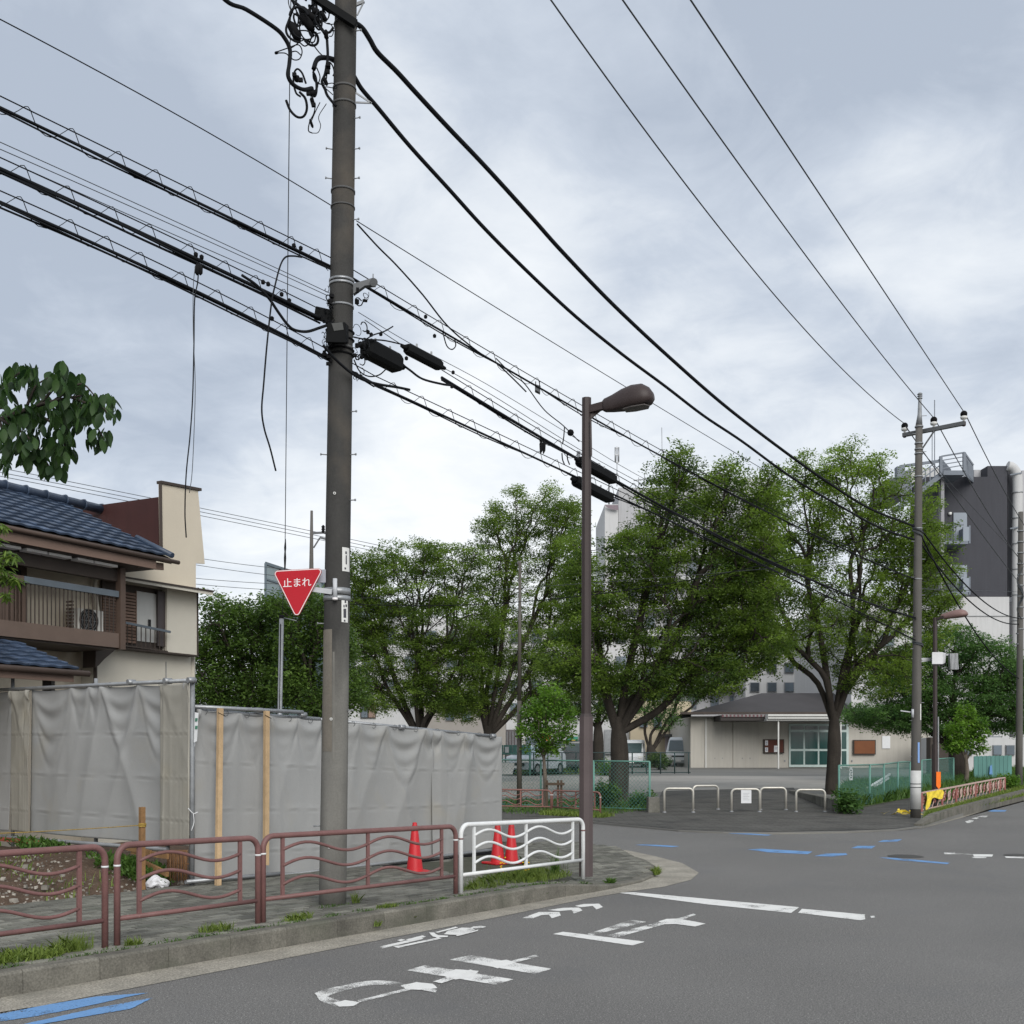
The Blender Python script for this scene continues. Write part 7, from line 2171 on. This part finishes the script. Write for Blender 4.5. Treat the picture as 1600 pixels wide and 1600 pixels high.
# low houses left behind the tarps
lh = bld('low_building', 'low white house with brown window glimpsed just right of the thick pole', 541, 640, 1078, 70, 8, M_bw)
w_ = pq('window', M_hdark, 563, 587, 1100, 1122, 70, -.1, -.01, lh); pq('pane', M_winf, 564.5, 574, 1101, 1121, 70, -.14, -.11, w_); pq('pane', mat('far_curtain', (.22, .15, .12), .5), 576, 586, 1101, 1121, 70, -.14, -.11, w_)
w_ = pq('window', M_steeld, 596, 607, 1094, 1108, 70, -.1, -.01, lh); pq('pane', M_winf, 597, 606, 1095, 1107, 70, -.14, -.11, w_)
gb2 = bld('low_building', 'grey low building seen between two zelkova trunks above the tarp', 645, 790, 1100, 74, 8, mat('render_warm_grey', (.28, .26, .24), .9, .06, .5))
for u in (696, 722, 752):
    w_ = pq('window', M_steeld, u, u + 14, 1112, 1126, 74, -.1, -.01, gb2); pq('pane', M_winf, u + 1, u + 13, 1113, 1125, 74, -.14, -.11, w_)
bb_ = bld('low_building', 'low building with grey louvred front seen right of the tarp end', 786, 815, 1140, 78, 6, mat('render_brown_grey', (.11, .10, .105), .8))
for i in range(6): pq('louver', M_steeld, 787 + i * 4.6, 788.2 + i * 4.6, 1143, 1170, 78, -.1, -.01, bb_)
# shop row: white front with signs
sh = bld('shop_building', 'white shop front with a green and yellow sign left of the lamp post', 815, 990, 1108, 80, 8, M_bw)
pq('sign_panel', mat('shop_green', (.04, .22, .16), .5), 886, 903, 1151, 1163, 80, -.2, -.01, sh)
pq('sign_panel', mat('shop_yellow', (.55, .42, .06), .5), 890, 899, 1156, 1163, 80, -.25, -.21, sh)
pq('window', M_winf, 905, 918, 1146, 1165, 80, -.2, -.01, sh)
pq('window', M_winf, 822, 840, 1152, 1166, 80, -.2, -.01, sh)
pq('door', M_steel, 945, 960, 1140, 1178, 80, -.2, -.01, sh)
og = thing('shop_lantern_sign', 'small orange round sign glimpsed behind the staked young tree', 'shop sign', P(853, 1165, 76))
MB().lathe([(0, -.35), (.28, -.28), (.36, 0), (.28, .28), (0, .35)], P(852, 1152, 76), 14).build('panel', mat('sign_orange', (.75, .22, .03), .5), og)
MB().beam(P(852, 1160, 76), P(852, 1200, 76), .1, .1).build('post', M_steeld, og)
bg_ = bld('beige_building', 'beige building with a dark upper storey behind the wide-forked park tree', 985, 1080, 1096, 79, 8, mat('render_cream', (.42, .36, .26), .9, .06, .4))
pq('upper_wall', mat('render_dark_mesh', (.07, .075, .075), .9, .2, 1.5), 1046, 1079, 1118, 1142, 79, -.5, -.01, bg_)
pq('awning', mat('awning_charcoal', (.05, .05, .05), .8), 1034, 1052, 1147, 1151, 79, -1.5, -.01, bg_)
pq('shop_front', mat('shop_front_pink', (.38, .33, .34), .8), 1040, 1079, 1151, 1175, 79, -.3, -.01, bg_)
pq('window', M_winf, 1000, 1012, 1120, 1136, 79, -.2, -.01, bg_)
pq('window', M_winf, 1022, 1034, 1120, 1136, 79, -.2, -.01, bg_)
sgn = thing('shop_sign', 'white shop sign with two rows of black lettering above the white van', 'shop sign', P(1070, 1165, 78.5))
pq('board', mat('sign_board_white', (.50, .47, .48), .6), 1060, 1080, 1152, 1167, 78.4, 0, .1, sgn)
M_ink2 = mat('sign_ink', (.03, .03, .035), .6)
for v, pat in ((1153.2, '1101110110111'), (1159.4, '1110110111011')):
    for i, c in enumerate(pat):
        if c == '1': pq('letter', M_ink2, 1061.3 + i * 1.35, 1062.6 + i * 1.35, v + (i % 3 == 1) * 1.2, v + 4.8 - (i % 2) * 1.1, 78.4, -.05, -.005, sgn)
# tower behind (white, stepped) with antennas
tw2 = thing('white_tower_block', 'tall white stepped building with rooftop antennas behind the dense zelkova', 'building', (P(1060, 1100, 95).x, 95, gz(95)))
def tbx(name, m, u0, u1, v0, Y, d_, parent, vb=1190):
    a, b = P(u0, vb, Y), P(u1, v0, Y)
    return MB().hexa([(a.x, Y, a.z), (b.x, Y, a.z), (b.x, Y + d_, a.z), (a.x, Y + d_, a.z), (a.x, Y, b.z), (b.x, Y, b.z), (b.x, Y + d_, b.z), (a.x, Y + d_, b.z)]).build(name, m, parent)
tbx('wall', M_bw, 945, 966, 788, 94, 10, tw2)
tbx('wall', M_bw2, 966.5, 1160, 762, 95, 14, tw2)
tbx('wall', M_bw, 1060, 1215, 748, 101, 12, tw2)
a = P(945, 788, 94)
MB().add([P(944.5, 789, 93.7), P(966, 789, 93.7), P(966, 797, 93.7), P(956, 796, 93.7), P(949, 793, 93.7)], [(0, 1, 2, 3, 4)]).build('dark_cornice', mat('cornice_mauve', (.20, .16, .18), .8), tw2)
for j in range(8):
    v = 835 + j * 42
    for u in (980, 1010, 1040, 1075, 1110, 1140):
        w_ = pq('window', M_steeld, u, u + 14, v, v + 20, 95, -.15, -.01, tw2); pq('pane', M_winf, u + 1, u + 13, v + 1, v + 19, 95, -.2, -.16, w_)
    pq('balcony', M_bw, 966.5, 1160, v + 24, v + 32, 95, -1.2, -.01, tw2)
for (u0, v0, u1, v1, w_) in ((964, 760, 964, 698, 3.2), (951.5, 790, 951.5, 736, 2.8), (1035, 748, 1034, 668, 1), (998, 760, 998, 746, 1.2), (1007, 758, 1007, 740, 1.2)):
    MB().tube([P(u0, v0, 95), P(u1, v1, 95)], w_ / 2 / F * 95 * (.35 if w_ > 3 else 1), 8).build('antenna_mast', M_steeld, tw2, False)
for u in (961.5, 966.5):
    MB().tube([P(u, 722, 95), P(u, 699, 95)], .07, 8).build('antenna_panel', M_steel, tw2, False)
MB().beam(P(990, 751, 95), P(1012, 748, 95), .08, .08).build('antenna_bar', M_steeld, tw2)
for k_ in range(3):
    MB().beam(P(961, 700 + k_ * 11, 95), P(967, 700 + k_ * 11, 95), .1, .1).build('antenna_rung', M_steel, tw2)
# dark building with stair, right
YD = 70
db = thing('charcoal_building', 'charcoal building with an outside steel stair above pale lower storeys, at the right edge', 'building', (P(1500, 1100, YD).x, YD, gz(YD)))
tbx('upper_wall', M_bdark, 1440, 1574, 745, YD, 2.0, db, 932)
pq('upper_wall', M_bdark, 1543, 1574, 728, 744.9, YD, 0, 6, db)
tbx('side_wall', mat('render_charcoal_side', (.10, .10, .11), .85, .06, .3), 1574.8, 1583, 732, YD + .6, 12, db, 932)
tbx('lower_wall', M_bw, 1330, 1577, 932.5, YD - .3, 14, db)
tbx('lower_side', M_bw2, 1577.3, 1592, 940, YD + .6, 12, db)
for i, v in enumerate((962, 1010, 1060, 1110)):
    pq('wall_joint', M_steeld, 1410, 1577, v, v + .7, YD, -.36, -.31, db)
for (u0, u1, v0, v1) in ((1340, 1362, 985, 1010), (1376, 1398, 985, 1010), (1545, 1565, 1075, 1100), (1545, 1565, 1150, 1168)):
    w_ = pq('window', M_steeld, u0, u1, v0, v1, YD, -.45, -.31, db); pq('pane', M_winf, u0 + 1.5, u1 - 1.5, v0 + 1.5, v1 - 1.5, YD, -.5, -.46, w_)
M_door = mat('steel_door_grey', (.23, .26, .30), .5, .05, 1)
M_stair = mat('stair_steel', (.14, .16, .19), .5, .08, 1)
for vt, vb in ((801, 845), (883, 925)):
    d_ = pq('door', M_door, 1490, 1511, vt, vb, YD, -.1, -.01, db)
    pq('handle', M_steel, 1491.5, 1492.5, (vt + vb) / 2 + 3, (vt + vb) / 2 + 6, YD, -.2, -.11, d_)
    MB().lathe([(.0, 0), (.09, .02), (.11, .1), (.09, .18), (0, .2)], P(1484.5, vt + 4, YD - .1), 10).build('wall_lamp', mat('lamp_white', (.7, .7, .68), .4) if 'lamp_white' not in bpy.data.materials else bpy.data.materials['lamp_white'], db)
    bl = pq('landing', M_stair, 1462, 1513, vb, vb + 5, YD, -1.6, -.01, db)
    pq('parapet', M_door, 1505, 1514, vb - 22, vb, YD, -1.6, -1.5, bl)
    pq('parapet', M_stair, 1514, 1516.5, vb - 24, vb + 4, YD, -1.6, -.1, bl)
    for i in range(9):
        pq('rail_bar', M_stair, 1474 + i * 2.4, 1474.6 + i * 2.4, vb - 24, vb, YD, -1.6, -1.55, bl)
    pq('rail_top', M_stair, 1462, 1506, vb - 26, vb - 24.5, YD, -1.62, -1.53, bl)
pq('stair_post', mat('stair_post_grey', (.24, .24, .26), .5), 1470.5, 1475.5, 742, 932, YD, -1.7, -1.3, db)
# top landing and flight
ld = pq('landing', M_stair, 1474, 1508, 735, 742, YD, -2.4, -.4, db)
MB().hexa([P(1507, 742, YD - 2.4), P(1521, 754, YD - .1), P(1521, 754, YD), P(1507, 742, YD - 2.3), P(1507, 735, YD - 2.4), P(1521, 749, YD - .1), P(1521, 749, YD), P(1507, 735, YD - 2.3)]).build('side_beam', M_stair, ld)
def bar(u0, v0, u1, v1, w, y=-2.4, m=M_stair, parent=None, name='rail_bar'):
    MB().beam(P(u0, v0, YD + y), P(u1, v1, YD + y), w, w).build(name, m, parent or ld)
bar(1470, 713, 1470, 742, .16); bar(1506.5, 707, 1506.5, 736, .16)
for k_ in range(4): bar(1471, 713 + k_ * 6.5, 1507, 707 + k_ * 6.5, .05 if k_ else .08)
for k_ in range(9):
    bar(1508 + k_ * 1.5, 709 + k_ * 2.2, 1508 + k_ * 1.5, 737 + k_ * 1.9, .05, -2.2 + k_ * .22)
bar(1507, 707, 1521, 727, .08, -2.0)
MB().prism([P(1508, 709, YD - 2.2), P(1521, 727, YD - .3), P(1521, 749, YD - .3), P(1508, 736, YD - 2.2)], (-.05, .1, 0)).build('side_panel', M_stair, ld)
MB().prism([P(1471, 716, YD - 2.2), P(1486, 733, YD - .6), P(1486, 740, YD - .6), P(1471, 740, YD - 2.2)], (-.05, .1, 0)).build('side_panel', M_stair, ld)
fl = thing('x', 'x', 'x') if False else None
MB().prism([P(1472, 738, YD - 2.3), P(1474, 744, YD - 2.3), P(1408, 796, YD - 2.3), P(1404, 789, YD - 2.3)], (0, 1.3, 0)).build('stair_flight', M_stair, db)
for (a, b) in (((1470, 716), (1405, 766)), ((1470, 726), (1405, 776))):
    bar(*a, *b, .07, -2.3, M_stair, db, 'stair_rail')
for k_ in range(9):
    u = 1468 - k_ * 7.4; v = 718 + k_ * 5.7
    bar(u, v, u, v + 22, .05, -2.3, M_stair, db, 'stair_baluster')
# roof frame and tank
pq('roof_tank', mat('tank_grey', (.20, .21, .23), .8), 1390, 1421, 747, 775, YD, 2, 6, db)
for (a, b, w) in (((1406, 730), (1406, 748), .5), ((1406, 729), (1470, 720), .16), ((1411, 736), (1432, 737), .06), ((1411, 735), (1411, 748), .12), ((1456.5, 720), (1456.5, 670), .04), ((1460.3, 745), (1460.3, 625), .045)):
    bar(*a, *b, w, 1.0, M_stair, db, 'roof_frame')
pq('roof_unit', M_bw, 1424, 1470, 731, 760, YD, 3, 7, db)
pq('roof_unit', M_bw2, 1522, 1534, 734, 747, YD, 1, 3, db)
for i in range(3): pq('roof_pipe', M_steel, 1534.5 + i * 3, 1536 + i * 3, 740, 752, YD, 1, 1.5, db)
# big pale duct
duct = thing('exhaust_duct', 'large pale exhaust duct climbing the edge of the charcoal building and bending over its roof', 'duct', P(1590, 1190, YD))
dc = [P(1589, 1180, YD), P(1589, 900, YD), P(1590, 790, YD), P(1590, 755, YD), P(1588, 740, YD), P(1582, 731, YD), P(1574, 728, YD)]
MB().tube(catmull(dc, 4), .30, 18).build('duct_tube', M_bw, duct, False)
for v in range(770, 1180, 40):
    MB().lathe([(.30, -.04), (.34, -.03), (.34, .03), (.30, .04)], P(1589.5, v, YD), 18).build('duct_ring', M_steel, duct, False)
for v in (742, 826):
    MB().beam(P(1578, v, YD - .3), P(1596, v - 3, YD - .3), .08, .08).build('duct_bracket', M_stair, duct)
rb_ = bld('background_block', 'pale building strip at the far right edge behind the last pole', 1597, 1680, 735, 82, 10, M_bw2)
hb_ = bld('low_building', 'white low building glimpsed behind the small bright tree on the right', 1485, 1600, 1152, 62, 6, M_bw)
for u in (1506, 1552, 1572):
    w_ = pq('window', M_steeld, u, u + 14, 1164, 1180, 62, -.1, -.01, hb_); pq('pane', M_winf, u + 1, u + 13, 1165, 1179, 62, -.14, -.11, w_)
dk = bld('background_block', 'dark block put in for the shaded void behind the second lamp', 1454, 1484, 1152, 58, .6, M_hdark)  # added dark block: its colour stands in for the shade under the cherry

# =====================================================================  VEHICLES
M_tyre = mat('tyre', (.015, .015, .015), .8); M_carglass = mat('car_glass', (.05, .075, .08), .1, spec=.8)
def vehicle(name, label, cat, c, rz, body, prof, W_, glassz, m, group=None, sidewin=True):
    """c ground centre; prof = side outline (x along length, z); windows as inset panels"""
    t = thing(name, label, cat, c, group)
    Mx = Matrix.Translation(c) @ Matrix.Rotation(rz, 4, 'Z')
    n = len(prof)
    def ring(y, k_, zk=1.0):
        return [Mx @ Vector((x, y * (k_ if z > glassz else 1), z)) for x, z in prof]
    L0, L1, R1, R0 = ring(-W_ / 2, .84), ring(-W_ / 2 + .06, .80), ring(W_ / 2 - .06, .80), ring(W_ / 2, .84)
    mb = MB()
    secs = [[p for p in L0], [p for p in R0]]
    vs = secs[0] + secs[1]
    fs = [tuple(range(n)), tuple(reversed(range(n, 2 * n)))] + [(i, i + n, (i + 1) % n + n, (i + 1) % n) for i in range(n)]
    mb.add(vs, fs).build('body', m, t, bevel=.035)
    return t, Mx
def box_at(name, m, t, Mx, x0, x1, y0, y1, z0, z1, lean=0.0):
    pts = [Vector(v) for v in ((x0, y0, z0), (x1, y0, z0), (x1, y1, z0), (x0, y1, z0), (x0 + lean, y0, z1), (x1 + lean, y0, z1), (x1 + lean, y1, z1), (x0 + lean, y1, z1))]
    return MB().hexa([Mx @ p for p in pts]).build(name, m, t)
def wheels(t, Mx, xs, W_, r_=.3):
    for x in xs:
        for s_ in (-1, 1):
            a, b = Mx @ Vector((x, s_ * (W_ / 2 - .18), r_)), Mx @ Vector((x, s_ * (W_ / 2 + .01), r_))
            w = MB().tube([a, b], r_, 18).build('wheel', M_tyre, t)
            c = b + (b - a).normalized() * .008
            MB().tube([b, c], r_ * .6, 14).build('rim', M_steel, w)
M_carw = mat('car_paint_white', (.62, .64, .66), .3, .03, 2, spec=.5)
# white van: front faces the camera-left
c = GP(1066, 1207); c = Vector((P(1068, 1206, 74).x, 74, gz(74) - .1))
prof = [(-1.9, .30), (-1.95, .75), (-1.75, 1.05), (-1.25, 1.88), (-1.0, 1.98), (1.7, 2.0), (1.9, 1.85), (1.92, .30)]
t, Mx = vehicle('white_van', 'white van parked nose-out at the left end of the hall', 'van', c, R(72), None, prof, 1.72, 1.1, M_carw)
box_at('windshield', M_carglass, t, Mx, -1.79, -1.74, -.68, .68, 1.10, 1.78, .46)
for s_ in (-1, 1):
    box_at('side_window', M_carglass, t, Mx, -1.1, -.2, s_ * .80 - .03 if s_ > 0 else -.83, s_ * .80 + .03 if s_ > 0 else -.77, 1.15, 1.75)
    box_at('headlight', M_plate, t, Mx, -1.97, -1.92, s_ * .62 - .15, s_ * .62 + .15, .68, .84)
box_at('grille', M_tyre, t, Mx, -1.965, -1.93, -.45, .45, .70, .80)
box_at('bumper', M_steeld, t, Mx, -1.99, -1.90, -.80, .80, .32, .50)
box_at('number_plate', M_plate, t, Mx, -2.0, -1.985, -.17, .17, .40, .52)
wheels(t, Mx, (-1.25, 1.35), 1.7, .3)
# kei truck/van white (behind thick trunk)
c = Vector((P(990, 1208, 71).x, 71, gz(71) - .1))
prof = [(-1.6, .30), (-1.66, .8), (-1.55, 1.0), (-1.2, 1.75), (-1.0, 1.82), (1.5, 1.82), (1.62, 1.7), (1.65, .30)]
t, Mx = vehicle('small_truck', 'small white truck parked behind the thick-trunked zelkova', 'small truck', c, R(80), None, prof, 1.45, 1.0, M_carw)
box_at('windshield', M_carglass, t, Mx, -1.60, -1.55, -.6, .6, 1.03, 1.62, .33)
for s_ in (-1, 1):
    box_at('headlight', M_plate, t, Mx, -1.68, -1.63, s_ * .52 - .12, s_ * .52 + .12, .66, .82)
    box_at('side_window', M_carglass, t, Mx, -1.1, -.4, s_ * .66 - .03, s_ * .66 + .03, 1.1, 1.6)
box_at('bumper', M_tyre, t, Mx, -1.70, -1.62, -.68, .68, .30, .48)
box_at('number_plate', M_plate, t, Mx, -1.715, -1.70, -.15, .15, .38, .50)
wheels(t, Mx, (-1.1, 1.1), 1.44, .27)
# dark minivan, side on, left
c = Vector((P(868, 1214, 60).x, 60, gz(60)))
prof = [(-2.2, .28), (-2.28, .70), (-2.1, .95), (-1.35, 1.08), (-.75, 1.62), (-.4, 1.72), (1.9, 1.72), (2.2, 1.2), (2.25, .30)]
M_card = mat('car_paint_dark', (.03, .035, .04), .25, .05, 2, spec=.6)
t, Mx = vehicle('parked_car', 'dark minivan parked side-on behind the park mesh fence', 'car', c, R(12), None, prof, 1.75, 1.1, M_card)
box_at('windshield', mat('windshield_pale', (.22, .30, .33), .15), t, Mx, -1.38, -1.32, -.68, .68, 1.10, 1.60, .55)
for x0, x1 in ((-.6, .3), (.38, 1.2), (1.28, 1.9)):
    box_at('side_window', M_carglass, t, Mx, x0, x1, -.80, -.73, 1.12, 1.58)
for s_ in (-1, 1): box_at('headlight', M_plate, t, Mx, -2.30, -2.22, s_ * .62 - .18, s_ * .62 + .18, .70, .86)
box_at('number_plate', M_plate, t, Mx, -2.32, -2.30, -.17, .17, .42, .54)
wheels(t, Mx, (-1.4, 1.4), 1.74, .32)
c = Vector((P(836, 1214, 57).x, 57, gz(57)))
prof = [(-1.8, .28), (-1.88, .66), (-1.7, .88), (-1.05, 1.0), (-.6, 1.45), (-.3, 1.52), (1.3, 1.5), (1.75, 1.0), (1.8, .30)]
t, Mx = vehicle('parked_car', 'silver compact car parked nose-out left of the staked young tree', 'car', c, R(58), None, prof, 1.66, 1.0, mat('car_paint_silver', (.36, .40, .43), .3, spec=.6))
box_at('windshield', mat('windshield_pale2', (.25, .33, .36), .15), t, Mx, -1.08, -1.02, -.64, .64, 1.0, 1.42, .42)
for s_ in (-1, 1): box_at('headlight', M_plate, t, Mx, -1.90, -1.82, s_ * .58 - .18, s_ * .58 + .18, .64, .80)
box_at('grille', M_tyre, t, Mx, -1.90, -1.86, -.5, .5, .45, .62)
box_at('number_plate', M_plate, t, Mx, -1.915, -1.90, -.17, .17, .36, .48)
wheels(t, Mx, (-1.15, 1.15), 1.66, .3)

# =====================================================================  MESH FENCES
M_gfence = mat('green_fence', (.075, .19, .165), .5, .08, 3)
M_gpost = mat('green_fence_post', (.11, .24, .20), .5, .08, 3)
def meshfence(label, posts, hts, cell=.075, wr=.0034, group='green mesh fences of the park', cover=0, rows=(1,)):
    """posts: ground points; chain-link of real wires between them"""
    t = thing('mesh_fence', label, 'fence', posts[0], group)
    for p, h in zip(posts, hts):
        MB().tube([p - UP * .05, p + UP * h], .028, 8).build('post', M_gpost, t, False)
    for i in range(len(posts) - 1):
        a, b, ha, hb = posts[i], posts[i + 1], hts[i], hts[i + 1]
        MB().tube([a + UP * ha, b + UP * hb], .02, 6).build('top_rail', M_gpost, t, False)
        MB().tube([a + UP * .06, b + UP * .06], .014, 6).build('bottom_rail', M_gfence, t, False)
        L_ = (b - a).length; h = min(ha, hb) - .04
        mb = MB()
        def pt(x, z): return a.lerp(b, max(0, min(1, x / L_))) + UP * (.06 + z)
        k_ = -h
        while k_ < L_:
            for sgn in (1, -1):
                # line x = k + z  or x = k + (h - z)
                z0, z1 = max(0, -k_), min(h, L_ - k_)
                if z1 <= z0: continue
                if sgn == 1: p, q = pt(k_ + z0, z0), pt(k_ + z1, z1)
                else: p, q = pt(k_ + z0, h - z0), pt(k_ + z1, h - z1)
                d_ = (q - p).normalized(); s_ = Vector((d_.y, -d_.x, 0)); s_ = s_.normalized() if s_.length > .01 else Vector((1, 0, 0))
                n_ = d_.cross(s_).normalized()
                v_ = [p + s_ * wr, p - s_ * wr * .5 + n_ * wr * .9, p - s_ * wr * .5 - n_ * wr * .9]
                v2 = [x + (q - p) for x in v_]
                mb.add(v_ + v2, [(0, 1, 4, 3), (1, 2, 5, 4), (2, 0, 3, 5)])
            k_ += cell * 1.414
        o = mb.build('wire_mesh', M_gfence, t, False); o['kind'] = 'stuff'
    return t
pf = [GP(1015, 1268)]
a, b = GP(1015, 1268), GP(845, 1262)
posts = [a, a.lerp(b, .5), b, b + (b - a) * .5, b + (b - a)]
hh = (1268 - 1190) / F * a.y
meshfence('green mesh fence round the thick-trunked zelkova ending at the concrete block', posts, [hh] * 5)
a, b, c_ = GP(1311, 1262), GP(1352, 1262), GP(1423, 1252)
pa2 = [GP(1311, 1266), GP(1359, 1258), GP(1381, 1253), GP(1403, 1248), GP(1422, 1244)]
meshfence('green mesh fence between the big tree and the far pole', pa2, [(v1 - v0) / F * p.y for p, v1, v0 in zip(pa2, (1266, 1258, 1253, 1248, 1244), (1196, 1195, 1194, 1191, 1190))])
pb2 = [GP(1440, 1240), GP(1462, 1236), GP(1490, 1232)]
meshfence('green mesh fence behind the second lamp post', pb2, [(v1 - v0) / F * p.y for p, v1, v0 in zip(pb2, (1240, 1236, 1232), (1188, 1186, 1184))])
M_gpanel = mat('green_panel', (.09, .21, .19), .6, .06, 1, streak=.15)
gp_ = thing('green_hoarding', 'grey-green corrugated hoarding behind the verge near the last pole', 'hoarding', GP(1545, 1226))
for i in range(9):
    u = 1522 + i * 6.6
    MB().prism([P(u, 1216, 46), P(u + 6.2, 1215, 46), P(u + 6.2, 1181 - i * .12, 46), P(u, 1182 - i * .12, 46)], (0, .05, 0)).build('panel', M_gpanel, gp_)
MB().prism([P(1546, 1210, 45.9), P(1551, 1210, 45.9), P(1550, 1195, 45.9), P(1547, 1197, 45.9)], (0, .03, 0)).build('blue_mark', MB1, gp_)
# darker mesh fence at the back of the park
M_bf = mat('back_fence', (.035, .06, .06), .6)
bf = thing('mesh_fence', 'dark mesh fence at the back of the park in front of the parked cars', 'fence', P(1000, 1205, 54), 'green mesh fences of the park')
for i in range(14):
    u = 790 + i * 22
    MB().tube([P(u, 1209, 54), P(u, 1176, 54)], .03, 6).build('post', M_bf, bf, False)
for v in (1176, 1207):
    MB().tube([P(786, v, 54), P(1079, v, 54)], .022, 6).build('rail', M_bf, bf, False)
mb = MB()
for i in range(150):
    x0 = P(786 + i * 1.95, 1176, 54); x1 = P(786 + i * 1.95, 1208, 54)
    mb.beam(x0, x1, .008, .008)
o = mb.build('wire_mesh', M_bf, bf); o['kind'] = 'stuff'
# pale panel and green screen left (behind wave rail)
ps = thing('green_hoarding', 'green fence panel with a white notice right behind the tarp end', 'hoarding', P(800, 1200, 52))
for i in range(7):
    MB().prism([P(780 + i * 7, 1177, 52), P(786.5 + i * 7, 1177, 52), P(786.5 + i * 7, 1164, 52), P(780 + i * 7, 1164, 52)], (0, .06, 0)).build('panel', M_gpanel, ps)
MB().tube([P(780, 1178, 52), P(830, 1178, 52)], .04, 6).build('rail', M_gpost, ps, False)
for u in (784, 828): MB().tube([P(u, 1164, 52), P(u, 1212, 52)], .05, 6).build('post', M_gpost, ps, False)
MB().prism([P(789, 1176, 51.9), P(795, 1176, 51.9), P(795, 1167, 51.9), P(789, 1167, 51.9)], (0, .03, 0)).build('notice', M_paper, ps)
wp = thing('leaning_board', 'pale board leaning low behind the wave rail at the tarp end', 'board', P(795, 1212, 48))
MB().prism([P(770, 1210, 48), P(801, 1210, 48), P(804, 1192, 48), P(770, 1191, 48)], (0, .06, 0)).build('board', M_bw, wp)
MB().beam(P(775, 1213, 48), P(775, 1191, 48.1), .05, .05).build('leg', M_steeld, wp)
# timber stake and tag by the big tree, small fence sign
ts = thing('tree_stake', 'dark stake standing beside the trunk of the thick-trunked zelkova', 'tree stake', GP(953, 1246))
MB().beam(GP(953, 1246), GP(953, 1246) + UP * .9, .07, .07).build('post', bpy.data.materials['stake_wood'], ts)
MB().beam(GP(953, 1246) + UP * .86, GP(953, 1246) + UP * .86 + Vector((.45, .1, 0)), .05, .07).build('crosspiece', bpy.data.materials['stake_wood'], ts)
ts = thing('small_sign', 'narrow white sign strip on the mesh fence right of the big trunk', 'sign', P(1330, 1225, GP(1330, 1262).y))
yq = GP(1330, 1262).y
MB().prism([P(1327, 1219, yq), P(1332.5, 1219, yq), P(1332, 1199, yq), P(1327.5, 1198, yq)], (0, .01, 0)).build('board', M_paper, ts)
for k_ in range(4):
    MB().prism([P(1329, 1203 + k_ * 3.6, yq - .006), P(1331, 1203 + k_ * 3.6, yq - .006), P(1331, 1205 + k_ * 3.6, yq - .006), P(1329, 1205 + k_ * 3.6, yq - .006)], (0, .004, 0)).build('letter', M_ink, ts)
for (a, b, lb) in (((1345, 1238), (1390, 1210), 'first'), ((1345, 1243), (1388, 1216), 'second')):
    wpipe = MB().tube([P(*a, 37), P(*b, 39)], .045, 8).build('white_pipe', M_carw, None, False)
    tag(wpipe, lb + ' white pipe lying slanted behind the mesh fence on the right', 'pipe', 'white pipes behind the mesh fence')
